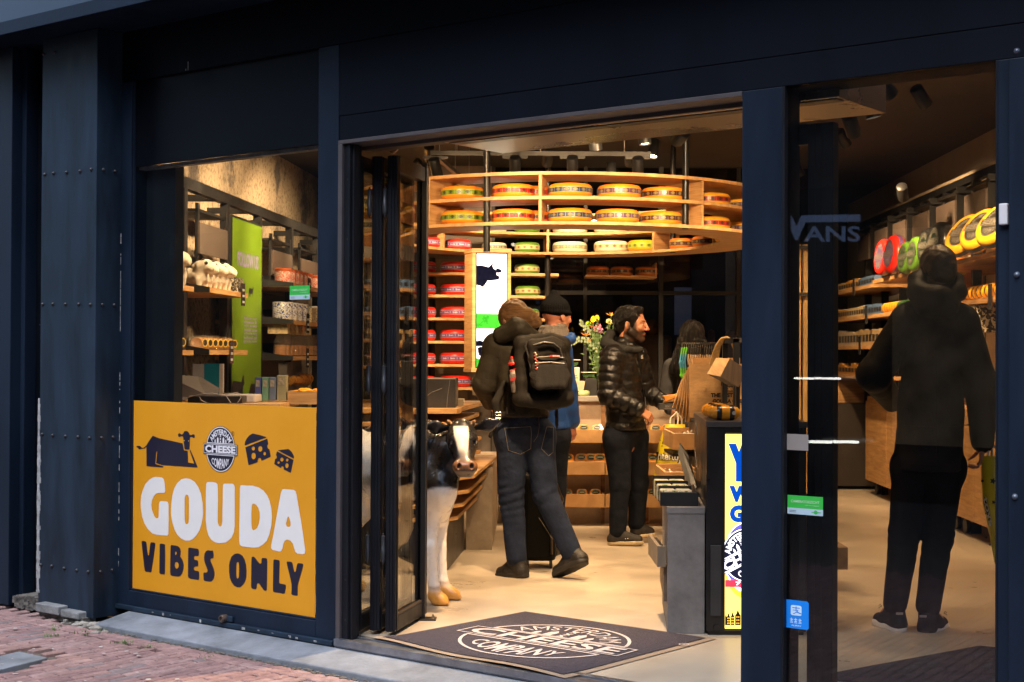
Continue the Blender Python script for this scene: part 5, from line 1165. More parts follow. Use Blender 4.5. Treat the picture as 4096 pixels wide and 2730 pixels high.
# camera notice stickers on the glass, blue payment sticker, grey note
def sticker(x0, x1, y0, y1, y2, y3, label):
    A, B_, C_, D__ = FS(x0, y0, -.026), FS(x1, y1, -.026), FS(x1, y3, -.026), FS(x0, y2, -.026)
    o = thing('camera_notice', label, 'sticker', F((A[0]+B_[0])/2, -.026, C_[1]), 'green and white camera notices on the glass')
    g = lambda u, v, d=0: F(A[0]+(B_[0]-A[0])*u, -.0262+d*.0006, D__[1]+(A[1]-D__[1])*v)
    mb = MB(); mb.flat([[[(0, .33), (1, .33), (1, 1), (0, 1)]]], lambda u, v: g(u, v, 0)); mb.build('green_half', mat('sticker_green', (.035, .42, .06), .45, var=.03), o)
    mb = MB(); mb.flat([[[(0, 0), (1, 0), (1, .33), (0, .33)]]], lambda u, v: g(u, v, 0)); mb.build('white_half', mat('sticker_white', (.38, .52, .62), .45, var=.03), o)
    mb = MB(); text_in(mb, 'CAMERATOEZICHT', .10, .90, .62, .76, lambda u, v: g(u, v, 1), 0, bold=.01); text_in(mb, 'voor uw veiligheid', .5, .88, .47, .54, lambda u, v: g(u, v, 1), 0, bold=0)
    mb.flat([[ell(.80, .17, .055, .11, 16)]], lambda u, v: g(u, v, 1), 1); mb.flat([[[(.68, .15), (.95, .15), (.95, .19), (.68, .19)]]], lambda u, v: g(u, v, 2), 1)
    for yy in (.10, .18): mb.flat([[[(.06, yy), (.25, yy), (.25, yy+.03), (.06, yy+.03)]]], lambda u, v: g(u, v, 1), 2)
    mb.build('print', [mat('st_w', (.45, .68, .48), .5), mat('st_g', (.04, .40, .08), .5), mat('st_k', (.15, .2, .25), .5)], o)
sticker(1159, 1239, 1145, 1145, 1200, 1200, 'green and white camera notice on the display window at the left'); sticker(3150, 3292, 1980, 1995, 2055, 2068, 'green and white camera notice on the right-hand window')
A, B_ = FS(3133, 2396, -.026), FS(3235, 2522, -.026); w_ = B_[0]-A[0]; h_ = A[1]-B_[1]
o = thing('payment_sticker', 'blue square payment sticker low on the right-hand window', 'sticker', F(A[0], -.026, B_[1]))
g = lambda u, v, d=0: F(A[0]+w_*u, -.0262+d*.0006, B_[1]+h_*v)
rsq = chaikin([(0, .0), (1, .0), (1, 1), (0, 1)], 1); rsq = [(.06, 0), (.94, 0), (1, .06), (1, .94), (.94, 1), (.06, 1), (0, .94), (0, .06)]
mb = MB(); mb.flat([[rsq]], lambda u, v: g(u, v)); mb.build('blue_ground', mat('pay_blue', (.005, .22, .80), .45, var=.02), o)
mb = MB(); S2 = lambda pts: [(.30+a*.42, .46+b*.36) for a, b in pts]
mb.flat([[S2([(.1, 0), (.9, 0), (1, .1), (1, .9), (.9, 1), (.1, 1), (0, .9), (0, .1)])]], lambda u, v: g(u, v, 1), 0)
mb.flat([[S2([(.15, .72), (.85, .72), (.85, .79), (.15, .79)])], [S2([(.46, .9), (.54, .9), (.54, .45), (.46, .45)])], [S2([(.2, .55), (.72, .55), (.62, .38), (.35, .16), (.20, .14), (.20, .20), (.34, .24), (.56, .42), (.60, .49), (.2, .49)])], [S2([(.50, .33), (1, .16), (1, .26), (.55, .42)])]], lambda u, v: g(u, v, 2), 1)
for i in range(3):
    x = .27+i*.165
    mb.flat([[[(x, .33), (x+.12, .33), (x+.12, .30), (x, .30)]], [[(x+.045, .37), (x+.07, .37), (x+.07, .23), (x+.045, .23)]], [[(x+.01, .26), (x+.11, .26), (x+.11, .235), (x+.01, .235)]], [[(x+.0, .21), (x+.12, .21), (x+.12, .19), (x, .19)]]], lambda u, v: g(u, v, 1), 0)
text_in(mb, 'ALIPAY', .32, .72, .08, .13, lambda u, v: g(u, v, 1), 0)
mb.build('print', [mat('pay_white', (.55, .75, .95), .5), mat('pay_blue', (0, 0, 1))], o)
A, B_ = FS(3148, 1736, -.026), FS(3233, 1804, -.026); mb = MB(); mb.box(A[0], B_[0], -.0262, -.0256, B_[1], A[1], fn=B); mb.build('window_note', mat('note_grey', (.22, .20, .19), .6, var=.06), label='small grey paper note behind the right-hand window above the camera notice', cat='note')

# ================================================================ doormats
MATF = mat('mat_fibre', (.050, .043, .060), .95, var=.45, scale=90, bump=.9, bscale=260)
MATW = mat('mat_white', (.50, .45, .45), .95, var=.12, scale=90, bump=.6, bscale=260)
MATR = mat('mat_rubber', (.26, .20, .15), .7, var=.15, scale=12)
def doormat():
    a = FL(1489, 2561, .004); b = FL(2101, 2446, .004); c = FL(2867, 2556, .004); d = FL(2260, 2719, .004)
    o = thing('doormat', 'dark doormat with white round cheese company emblem lying in the doorway', 'doormat', (a+c)/2)
    def g(u, v, h=0):
        p = a*(1-u)*(1-v)+b*u*(1-v)+c*u*v+d*(1-u)*v
        wv = .010*math.exp(-(u/.10)**2)*(math.sin(v*9+1)*.6+.8)
        return Vector((p.x, p.y, .005+h+wv))
    n = 40; mb = MB()
    def grid(u0, u1, v0, v1, h, mi):
        vs = [g(u0+(u1-u0)*i/n, v0+(v1-v0)*j/n, h) for j in range(n+1) for i in range(n+1)]
        mb.add(vs, [(j*(n+1)+i, j*(n+1)+i+1, (j+1)*(n+1)+i+1, (j+1)*(n+1)+i) for j in range(n) for i in range(n)], mi)
    grid(0, 1, 0, 1, 0, 0); mb.build('rubber_edge', MATR, o, smooth=True)
    mb = MB(); grid(.035, .975, .02, .965, .004, 0); mb.build('pile', MATF, o, smooth=True)
    # emblem placed from four marks: v runs left->right along the front edge, u away from the street
    # unit emblem (x right, y up) -> mat coordinates through an affine fit to points seen in the photo
    def px_uv(px, py):
        q = FL(px, py, .01)
        u, v = .5, .5
        for _ in range(30):
            p = g(u, v); pu = g(u+.01, v)-p; pv = g(u, v+.01)-p; e_ = Vector((q.x-p.x, q.y-p.y))
            det = pu.x*pv.y-pv.x*pu.y; u += .01*(e_.x*pv.y-pv.x*e_.y)/det; v += .01*(pu.x*e_.y-e_.x*pu.y)/det
        return u, v
    k = 2.674
    A_ = []; Bu = []; Bv = []
    X1 = Vector((759, 118)); Y1 = Vector((573, -141)); C1 = Vector((1120, 362))
    for (x, y) in ((-1.13, 0), (1.13, 0), (0, .9), (0, -.9), (-.7, .6), (.7, -.6), (.7, .6), (-.7, -.6)):
        q_ = C1+X1*x+Y1*y; px, py = 1760+q_.x/k, 2430+q_.y/k
        u, v = px_uv(px, py); A_.append([x, y, 1]); Bu.append(u); Bv.append(v)
    cu = np.linalg.lstsq(np.array(A_), np.array(Bu), rcond=None)[0]; cv = np.linalg.lstsq(np.array(A_), np.array(Bv), rcond=None)[0]
    print('mat fit', cu, cv)
    mb = MB(); fn = lambda x, y, l: g(cu[0]*x+cu[1]*y+cu[2], cv[0]*x+cv[1]*y+cv[2], .0068+l*.0006)
    logo(mb, fn, None, 0); 
    mb.flat([[ell(1.35, .78, .06, .06, 16), ell(1.35, .78, .045, .045, 16)[::-1]]], lambda x, y: fn(x, y, 1)); text_in(mb, 'R', 1.33, 1.37, .755, .805, lambda x, y: fn(x, y, 1))
    mb.build('emblem', MATW, o)
doormat()
a, b, c = FL(3250, 2712, .004), FL(3918, 2588, .004), FL(4300, 2625, .004); d = a+(c-b)
mb = MB(); mb.prism([(p.x, p.y) for p in (a, b, c+(c-b)*.4, d+(c-b)*.4)], .002, .010, lambda x, h, y: Vector((x, y, h))); mb.build('doormat', MATF, label='plain dark doormat on the floor behind the right-hand window', cat='doormat')
# ================================================================ smooth bodies grown from rounded bones
def smin(a, b, k):
    h = np.clip(.5+.5*(b-a)/k, 0, 1); return b*(1-h)+a*h-k*h*(1-h)
class Bones:
    """list of rounded cones / ellipsoids, blended; field(p) is negative inside"""
    def __init__(s, k=.02): s.p = []; s.k = k
    def cone(s, a, b, ra, rb, k=None, flat=None, sub=False):       # flat=(dir, factor<1) squeezes along dir
        s.p.append(('c', np.array(a, float), np.array(b, float), ra, rb, k or s.k, flat, sub)); return s
    def ell(s, c, r, M=None, k=None, sub=False):                    # ellipsoid, radii r in frame M (columns = axes)
        s.p.append(('e', np.array(c, float), np.array(r, float), np.array(M if M is not None else np.eye(3), float), 0, k or s.k, None, sub)); return s
    def field(s, P_):
        d = None
        for q in s.p:
            if q[0] == 'c':
                _, a, b, ra, rb, k, flat, sub = q; ba = b-a; L2 = max(ba@ba, 1e-12); x = P_-a; t = np.clip(x@ba/L2, 0, 1)
                v = x-t[:, None]*ba
                if flat is not None:
                    n = np.array(flat[0], float); n = n/np.linalg.norm(n); c = v@n; v = v+np.outer(c*(1/flat[1]-1), n)
                e = np.sqrt((v*v).sum(1))-(ra+t*(rb-ra))
            else:
                _, c, r, M, _z, k, _f, sub = q; l = (P_-c)@M; g = np.sqrt(((l/r)**2).sum(1)); g2 = np.sqrt(((l/r**2)**2).sum(1)); e = g*(g-1)/np.maximum(g2, 1e-9)
            if d is None: d = e
            elif sub: d = -smin(-d, e, k)
            else: d = smin(d, e, k)
        return d
    def bounds(s):
        lo = np.full(3, 1e9); hi = -lo
        for q in s.p:
            if q[-1]: continue
            if q[0] == 'c':
                for c, r in ((q[1], q[3]), (q[2], q[4])): lo = np.minimum(lo, c-r); hi = np.maximum(hi, c+r)
            else: r = q[2].max(); lo = np.minimum(lo, q[1]-r); hi = np.maximum(hi, q[1]+r)
        return lo, hi
def surface(B_, h, extra=None, disp=None, clip=None):
    lo, hi = B_.bounds(); lo = lo-2.5*h; hi = hi+2.5*h; n = np.ceil((hi-lo)/h).astype(int)+1
    ax = [lo[i]+h*np.arange(n[i]) for i in range(3)]
    G = np.stack(np.meshgrid(*ax, indexing='ij'), -1).reshape(-1, 3)
    def fld(p):
        v = B_.field(p); 
        if clip is not None: v = np.maximum(v, clip(p))
        return v
    V = np.concatenate([fld(G[i:i+200000]) for i in range(0, len(G), 200000)]).reshape(n)
    ins = V < 0
    cn = [V[i:n[0]-1+i, j:n[1]-1+j, k:n[2]-1+k] for i in (0, 1) for j in (0, 1) for k in (0, 1)]
    off = [(i, j, k) for i in (0, 1) for j in (0, 1) for k in (0, 1)]
    S = sum((c < 0).astype(int) for c in cn); act = (S > 0) & (S < 8); idx = -np.ones(act.shape, int); ii = np.argwhere(act); idx[act] = np.arange(len(ii))
    acc = np.zeros((len(ii), 3)); cnt = np.zeros(len(ii)); cv = [c[act] for c in cn]
    for a in range(8):
        for b in range(a+1, 8):
            if sum(abs(off[a][q]-off[b][q]) for q in range(3)) != 1: continue
            va, vb = cv[a], cv[b]; m = (va < 0) != (vb < 0); t = np.where(m, va/np.where(m, va-vb, 1), 0)
            p = np.array(off[a])+t[:, None]*(np.array(off[b])-np.array(off[a])); acc[m] += p[m]; cnt[m] += 1
    v = lo+(ii+acc/cnt[:, None])*h
    F_ = []
    for axi in range(3):
        sl0 = [slice(None)]*3; sl1 = [slice(None)]*3; sl0[axi] = slice(0, -1); sl1[axi] = slice(1, None)
        A = ins[tuple(sl0)]; Bq = ins[tuple(sl1)]; e = np.argwhere(A != Bq); o1, o2 = [q for q in range(3) if q != axi]
        e = e[(e[:, o1] > 0) & (e[:, o2] > 0) & (e[:, o1] < n[o1]-1) & (e[:, o2] < n[o2]-1)]
        def I(d1, d2):
            c = e.copy(); c[:, o1] -= d1; c[:, o2] -= d2; return idx[c[:, 0], c[:, 1], c[:, 2]]
        q = np.stack([I(1, 1), I(0, 1), I(0, 0), I(1, 0)], 1); fl = A[e[:, 0], e[:, 1], e[:, 2]]
        if axi == 1: fl = ~fl
        q[~fl] = q[~fl][:, ::-1]; F_.append(q)
    F_ = np.concatenate(F_); F_ = F_[(F_ >= 0).all(1)]
    def grad(p, e=h*.25):
        g = np.stack([fld(p+np.eye(3)[i]*e)-fld(p-np.eye(3)[i]*e) for i in range(3)], 1)/(2*e); return g
    for _ in range(2):
        g = grad(v); g2 = np.maximum((g*g).sum(1), .05); st = (fld(v)/g2)[:, None]*g; ln = np.linalg.norm(st, axis=1, keepdims=True); v = v-st*np.minimum(1, .5*h/np.maximum(ln, 1e-9))
    g = grad(v); nn = g/np.maximum(np.linalg.norm(g, axis=1, keepdims=True), 1e-9)
    if disp is not None: v = v+nn*disp(v, nn)[:, None]
    return v, F_, nn
def body_mesh(name, parts_, mats, parent=None, mi=None, vcol=None, **kw):
    """parts_: list of (v,f,n); mats; mi(v)->material slot per face centre"""
    m = MB(); off = 0; vs = []; fs = []
    for v, f, _n in parts_: vs.append(v); fs.append(f+off); off += len(v)
    vs = np.concatenate(vs); fs = np.concatenate(fs)
    if not isinstance(mats, (list, tuple)): mats = [mats]
    org = parent_origin(parent) if parent is not None else Vector(((vs[:, 0].min()+vs[:, 0].max())/2, (vs[:, 1].min()+vs[:, 1].max())/2, vs[:, 2].min()))
    me = bpy.data.meshes.new(name); me.vertices.add(len(vs)); me.vertices.foreach_set('co', (vs-np.array(org)).ravel())
    me.loops.add(fs.size); me.loops.foreach_set('vertex_index', fs.ravel()); me.polygons.add(len(fs)); me.polygons.foreach_set('loop_start', np.arange(len(fs))*4); me.polygons.foreach_set('loop_total', np.full(len(fs), 4))
    me.polygons.foreach_set('use_smooth', np.ones(len(fs), bool))
    for q in mats: me.materials.append(q)
    if mi is not None:
        c = vs[fs].mean(1); me.polygons.foreach_set('material_index', mi(c).astype(np.int32))
    if vcol is not None:
        ca = me.color_attributes.new('Col', 'FLOAT_COLOR', 'POINT'); arr = np.ones((len(vs), 4), np.float32); arr[:, :3] = vcol(vs); ca.data.foreach_set('color', arr.ravel())
    me.update(); me.validate()
    import bmesh
    bm = bmesh.new(); bm.from_mesh(me); bmesh.ops.recalc_face_normals(bm, faces=bm.faces); bm.to_mesh(me); bm.free()
    o = bpy.data.objects.new(name, me); C.objects.link(o)
    if parent is not None: o.parent = parent
    else: o.location = org
    o['_o'] = [org.x, org.y, org.z]
    for k, q in kw.items():
        if q: o[k] = q
    return o
def wn(p, f, seed=0):                                     # cheap smooth noise from sines
    a = p*f+seed*7.31; return (np.sin(a[:, 0]+1.7*np.sin(a[:, 1]*.8+a[:, 2]*.5))+np.sin(a[:, 1]*1.1+1.3*np.sin(a[:, 2]*.9+a[:, 0]*.6+2))+np.sin(a[:, 2]*1.2+1.5*np.sin(a[:, 0]*.7+4)))/3
def along(p, a, b):
    a = np.array(a, float); b = np.array(b, float); ba = b-a; t = (p-a)@ba/(ba@ba); d = np.linalg.norm(p-a-np.clip(t, 0, 1)[:, None]*ba, axis=1); return t, d
def folds(segs, amp, freq, seed=0, loc=None):
    """creases running round each limb; segs = [(a,b,t0,width,amp)] adds bunching near t0"""
    def f(p, n):
        w = np.zeros(len(p)); best = np.full(len(p), 1e9); val = np.zeros(len(p))
        for (a, b, t0, wd, am) in segs:
            t, d = along(p, a, b); L = np.linalg.norm(np.array(b, float)-np.array(a, float)); s = t*L
            ph = s*freq*.55+3.2*wn(p, 11, seed)+4.5*wn(p, 5, seed+3); r = (np.abs(np.sin(ph))-.5)*am*.8*(.55+.6*wn(p, 8, seed+9))*np.exp(-((t-t0)/wd)**2)
            m = d < best; best = np.where(m, d, best); val = np.where(m, r, val)
        return val+amp*wn(p, 22, seed)+amp*.8*wn(p, 9, seed+5)
    return f
def V3(v): return np.array([v[0], v[1], v[2]], float)
def unit(v): v = np.array(v, float); return v/np.linalg.norm(v)
def frame(fwd, up=(0, 0, 1)):
    f = unit(fwd); r = unit(np.cross(f, up)); u = np.cross(r, f); return np.stack([r, f, u], 1)   # columns right, forward, up
SKIN = mat('skin', (.50, .25, .155), .48, var=.10, scale=14, bump=.08, bscale=160)
SKIN2 = mat('skin_tan', (.36, .165, .095), .45, var=.12, scale=14, bump=.08, bscale=160)
SKIN3 = mat('skin_rosy', (.50, .21, .14), .48, var=.12, scale=14, bump=.08, bscale=160)
def head_bones(c, fwd, up, s=1.0, beard=False, neck=None):
    M = frame(fwd, up); T = lambda x, y, z: np.array(c)+M@(np.array([x, y, z])*s); B_ = Bones(.016)
    B_.ell(T(0, -.018, .035), np.array([.076, .098, .088])*s, M)
    B_.ell(T(0, .028, -.010), np.array([.066, .062, .090])*s, M)
    B_.cone(T(0, .030, -.045), T(0, .060, -.088), .050*s, .026*s)               # jaw and chin
    for q in (-1, 1):
        B_.cone(T(q*.050, -.005, -.040), T(q*.018, .066, -.092), .024*s, .020*s)
        B_.ell(T(q*.038, .068, -.018), np.array([.022, .016, .020])*s, M, k=.012)  # cheek
        B_.cone(T(q*.012, .084, .030), T(q*.046, .070, .028), .009*s, .008*s, k=.010)   # brow
        B_.ell(T(q*.031, .096, .008), np.array([.015, .014, .009])*s, M, k=.008, sub=True)
        B_.ell(T(q*.031, .076, .008), np.array([.013, .013, .012])*s, M, k=.003)
        B_.ell(T(q*.078, -.012, -.005), np.array([.007, .019, .031])*s, M@np.array(Matrix.Rotation(rad(12), 3, 'X')), k=.004)   # ear
        B_.cone(T(q*.081, -.020, .018), T(q*.083, -.022, -.010), .006*s, .006*s, k=.004)
    B_.cone(T(0, .088, .022), T(0, .112, -.022), .008*s, .0105*s, k=.007)       # nose
    for q in (-1, 1): B_.ell(T(q*.011, .098, -.026), np.array([.008, .010, .008])*s, M, k=.005)
    B_.cone(T(-.017, .086, -.050), T(.017, .086, -.050), .006*s, .006*s, k=.005); B_.cone(T(0, .092, -.050), T(0, .091, -.050), .006*s, .006*s, k=.006)
    B_.cone(T(-.013, .085, -.062), T(.013, .085, -.062), .007*s, .007*s, k=.004)
    B_.ell(T(0, .076, -.088), np.array([.020, .016, .016])*s, M, k=.012)
    if neck is not None: B_.cone(T(0, -.025, -.050), neck, .052*s, .056*s, k=.02)
    return B_, T, M
def hand_bones(wrist, dirn, palm_n, s=1.0, curl=.5, thumb_side=1, spread=.12):
    """dirn: towards the knuckles, palm_n: out of the palm, fingers curl towards it"""
    d = unit(dirn); pn = unit(np.array(palm_n, float)-d*np.dot(palm_n, d)); sd = np.cross(d, pn)*thumb_side; w = np.array(wrist, float); B_ = Bones(.006)
    kn = w+d*.088*s
    for i, o in enumerate((-.030, -.011, .009, .028)): B_.cone(w+d*.018*s+sd*o*.55*s, kn+sd*o*s, .0155*s, .0118*s, k=.010, flat=(pn, .85))
    B_.cone(w-d*.03*s, w+d*.02*s, .024*s, .026*s, k=.012, flat=(pn, .78))
    for o, L, r in ((.028, .070, .0086), (.009, .080, .0090), (-.011, .075, .0086), (-.030, .058, .0076)):
        p = kn+sd*o*s; ang = curl*.55; dd = unit(d+sd*o*spread*18)
        for j, fr in enumerate((.46, .31, .23)):
            a = ang*(1 if j == 0 else 1.9+.9*j); v = dd*math.cos(a)+pn*math.sin(a); q = p+v*L*fr*s; B_.cone(p, q, r*s*(1-.08*j), r*s*(.95-.10*j), k=.0035); p = q; ang = ang+.0
    t0 = w+d*.022*s+sd*.026*s+pn*.004*s; t1 = t0+(sd*.60+d*.62+pn*.30)*.036*s; t2 = t1+(d*.88+sd*.12+pn*(.25+curl*.4))*.032*s; t3 = t2+(d*.80-sd*.12*curl+pn*(.30+curl*.7))*.025*s
    B_.cone(t0, t1, .0150*s, .0115*s, k=.010); B_.cone(t1, t2, .0105*s, .0095*s, k=.004); B_.cone(t2, t3, .0092*s, .0078*s, k=.003)
    return B_
# ================================================================ people
def skin_mat(name, rough=.46): return mat(name, (.5, .3, .2), rough, vcol=True, var=.08, scale=18, bump=.08, bscale=180, spec=.4)
SKV = skin_mat('skin_painted')
def mk_person(label, Y, J, fwd, head_fwd, head_up=(0, 0, 1), hs=1.0, skin=(.50, .25, .155), wide=1.0, coat=None, trousers=None, shoes=None, hair=None, beard=None, hands=None, t=.03, arm_t=None, hem=None,
              coat_disp=None, leg_disp=None, leg_t=.012, group=None, seat_t=0.0, armr=1.0, coat_h=.012):
    W = {}
    for k, v in J.items():
        dy = v[2] if len(v) > 2 else 0; W[k] = V3(P(v[0], v[1], Y+dy))
    f3 = unit(fwd); hf = unit(head_fwd); r3 = unit(np.cross(f3, (0, 0, 1)))
    arm_t = t if arm_t is None else arm_t
    nk = W['neck']; pelv = (W['hipL']+W['hipR'])/2; chest = (W['shL']+W['shR'])/2+(pelv-nk)*.10; belly = chest*.45+pelv*.55
    sw = max(.15, np.linalg.norm(W['shL']-W['shR'])/2)
    HB, T, M = head_bones(W['head'], hf, head_up, hs, neck=nk+(0, 0, -.02))
    # whole body under the clothes, one skin
    bb = Bones(.03)
    bb.cone(nk+(0, 0, .02), chest, .055, .10, flat=(f3, .8)); bb.cone(chest, belly, .125*wide, .11*wide, flat=(f3, .68)); bb.cone(belly, pelv, .11*wide, .125*wide, flat=(f3, .72))
    for s in 'LR':
        bb.cone(W['sh'+s], W['el'+s], .048, .038); bb.cone(W['el'+s], W['wr'+s], .036, .026); bb.cone(chest, W['sh'+s], .07, .05)
        bb.cone(W['hip'+s], W['kn'+s], .08*wide, .052); bb.cone(W['kn'+s], W['an'+s], .050, .036); bb.cone(W['an'+s], W['toe'+s], .034, .026)
    pieces = [surface(bb, .02), surface(HB, .0062)]
    hands = hands or {}
    for s in 'LR':
        h_ = hands.get(s)
        if h_ is False: continue
        d = unit(W['wr'+s]-W['el'+s]) if not h_ or 'dir' not in h_ else unit(h_['dir']); pn = (h_ or {}).get('palm', -r3*(1 if s == 'R' else -1)); 
        side = (h_ or {}).get('side', 1 if s == 'R' else -1)
        HD_ = hand_bones(W['wr'+s], d, pn, (h_ or {}).get('s', 1.0), (h_ or {}).get('curl', .5), side); pieces.append(surface(HD_, .0045))
    Mi = M.T; hc = np.array(W['head'])
    def vc(v):
        l = ((v-hc)@M)/hs; c = np.tile(np.array(skin), (len(v), 1)); near = np.linalg.norm(l, axis=1) < .17
        def blend(mask, col):
            nonlocal c
            m = np.clip(mask, 0, 1)*near; c = c*(1-m[:, None])+np.array(col)*m[:, None]
        x, y, z = l[:, 0], l[:, 1], l[:, 2]
        blend(.35*np.exp(-((x**2)/.0016+(y-.10)**2/.002+(z+.02)**2/.0008)), (.45, .12, .08))
        if beard is not None:
            jaw = 1/(1+np.exp(-(-.034-z-.10*np.maximum(0, .02-y))*260)); side_ = 1/(1+np.exp(-((.030-np.abs(y-.018))*260)))*(1/(1+np.exp(-(.025-z)*200)))*(np.abs(x) > .05)
            mo = np.exp(-((x/.026)**4+((z+.044)/.0065)**2))*(y > .07)
            blend(np.clip(jaw*(y > -.045)*.93+side_*.95+mo*.95, 0, .985), beard)
        blend(.9*np.exp(-((x/.020)**4+((z+.056)/.0055)**2))*(y > .075), (.34, .10, .075))
        for q in (-1, 1):
            blend(1.2*np.exp(-(((x-q*.031)/.0115)**4+((z-.008)/.0050)**4))*(y > .05), (.30, .26, .22)); blend(1.3*np.exp(-(((x-q*.032)/.0055)**4+((z-.008)/.0052)**4))*(y > .05), (.010, .006, .004))
            blend(1.0*np.exp(-(((x-q*.031)/.017)**4+((z-.0145)/.0030)**2))*(y > .05), (.02, .012, .008))
            if hair is not None: blend(1.2*np.exp(-(((x-q*.031)/.020)**4+((z-.031-.0*x)/.0050)**2))*(y > .05), hair)
        return c
    o = body_mesh('person', pieces, SKV, vcol=vc, label=label, category='person', group=group)
    cv = Bones(.035)
    if coat is not None:
        cv.cone(chest, belly, (sw*.86)+t*.6, .125*wide+t, flat=(f3, .70)); cv.cone(belly, pelv-(0, 0, .02), .125*wide+t, .140*wide+t+seat_t, flat=(f3, .76)); cv.cone(pelv-(0, 0, .02), pelv-(0, 0, .16), .140*wide+t+seat_t, .140*wide+t+seat_t, flat=(f3, .78))
        cv.cone(nk+(0, 0, .015), nk-(0, 0, .05), .062+t*.4, .085+t*.5, k=.03)
        for s in 'LR':
            cv.cone(nk-(0, 0, .03), W['sh'+s]+(0, 0, .0), .06+t*.5, .052+t, k=.04); cv.cone(W['sh'+s], W['el'+s], (.050+arm_t)*armr, (.042+arm_t)*armr, k=.03); wv = W['wr'+s]-unit(W['wr'+s]-W['el'+s])*.008
            cv.cone(W['el'+s], wv, (.043+arm_t)*armr, .030+arm_t*.75, k=.02)
        segs = [(W['shL'], W['elL']), (W['elL'], W['wrL']), (W['shR'], W['elR']), (W['elR'], W['wrR']), (nk, pelv)]
        hz = hem if hem is not None else pelv[2]-.10
        sf = surface(cv, coat_h, disp=coat_disp(segs, W) if coat_disp else folds([(a, b, .95 if i % 2 == 0 else .1, .35, .006) for i, (a, b) in enumerate(segs[:4])]+[(nk, pelv, .75, .3, .005)], .003, 60, 2), clip=lambda p: hz-p[:, 2])
        body_mesh('jacket', [sf], coat, o)
    lg = Bones(.02)
    if trousers is not None:
        for s in 'LR':
            lg.cone(pelv+(0, 0, .06), W['hip'+s]-(0, 0, .02), .120*wide+leg_t, .105*wide+leg_t, k=.04, flat=(f3, .85)); lg.cone(W['hip'+s], W['kn'+s], .092*wide+leg_t, .060+leg_t*1.6, k=.025)
            lg.cone(W['kn'+s], W['an'+s]-(W['an'+s]-W['kn'+s])*.02, .058+leg_t*1.6, .044+leg_t*1.6, k=.02)
        d = leg_disp or folds([(W['hipL'], W['knL'], 1.0, .22, .010), (W['knL'], W['anL'], .15, .3, .009), (W['knL'], W['anL'], .95, .2, .010), (W['hipR'], W['knR'], 1.0, .22, .010), (W['knR'], W['anR'], .15, .3, .009), (W['knR'], W['anR'], .95, .2, .010)], .0025, 75, 4)
        sf = surface(lg, .011, disp=d); body_mesh('trousers', [sf], trousers, o)
    if shoes is not None:
        for s in 'LR':
            an, toe = W['an'+s], W['toe'+s]; heel = W.get('heel'+s)
            if heel is None: heel = np.array([an[0]-(toe-an)[0]*.25, an[1]-(toe-an)[1]*.25, .035])
            dn = shoes.get('down'+s, (0, 0, -1)); dn = unit(dn); fd = unit(toe-heel)
            dn = unit(dn-fd*np.dot(dn, fd)); base = heel+dn*.033
            sb = Bones(.018); k_ = shoes.get('k', 1.0)
            sb.cone(heel, (heel+toe)/2, .041*k_, .043*k_); sb.cone((heel+toe)/2, toe, .046*k_, .036*k_); sb.cone(heel-dn*.01, an+(an-heel)*.0+(0, 0, .015), .044*k_, .046*k_, k=.03); sb.cone(toe*.6+heel*.4-dn*.02, an, .036*k_, .040*k_, k=.03)
            clipf = lambda p, b=base, n=dn: (p-b)@n
            sf = surface(sb, .0075, clip=clipf, disp=lambda p, n: .0015*wn(p, 60)); 
            so = body_mesh('shoe', [sf], [shoes['upper']], o)
            sl = Bones(.01); sk = dn*.021; sl.cone(heel+sk, (heel+toe)/2+sk, .047*k_, .048*k_); sl.cone((heel+toe)/2+sk, toe+sk, .051*k_, .042*k_)
            th = shoes.get('th', .030); top = lambda p, b=base, n=dn, th=th: np.maximum((p-b)@n-.004, -((p-b)@n)-th)
            sf = surface(sl, .0075, clip=top); body_mesh('sole', [sf], shoes['sole'], so)
    return o, W, T, M
def piece(o, name, B_, h, m, disp=None, clip=None, **k): return body_mesh(name, [surface(B_, h, disp=disp, clip=clip)], m, o, **k)
JEANS = mat('denim_dark', (.015, .021, .042), .85, var=.45, scale=9, bump=1.0, bscale=17, spec=.12)
JEANS2 = mat('denim_black', (.009, .011, .018), .85, var=.35, scale=14, bump=1.0, bscale=17, spec=.12)
STITCH = mat('stitch', (.16, .14, .09), .8)
BOOT = mat('boot_black', (.012, .010, .009), .55, var=.4, scale=50, bump=.5, bscale=90); SOLEB = mat('sole_black', (.016, .014, .012), .6, var=.3, scale=40)
HAIRB = mat('hair_brown', (.30, .155, .062), .42, var=.55, scale=10, stretch=(1, 5, 12), bump=.7, bscale=60); HAIRK = mat('hair_black', (.005, .004, .0035), .36, var=.5, scale=10, stretch=(7, 7, .8), bump=.8, bscale=50, spec=.2)
OLIVE = mat('olive_coat', (.022, .018, .012), .62, var=.35, scale=8, bump=1.0, bscale=15, spec=.25)
def strand(seed=0, f=(90, 90, 10), amp=.004):
    def d(p, n): q = p*np.array(f)+seed; return amp*(np.sin(q[:, 0]+1.5*np.sin(q[:, 2]))*np.sin(q[:, 1]+1.3*np.sin(q[:, 2]*.8+1)))+amp*.7*wn(p, 30, seed)
    return d

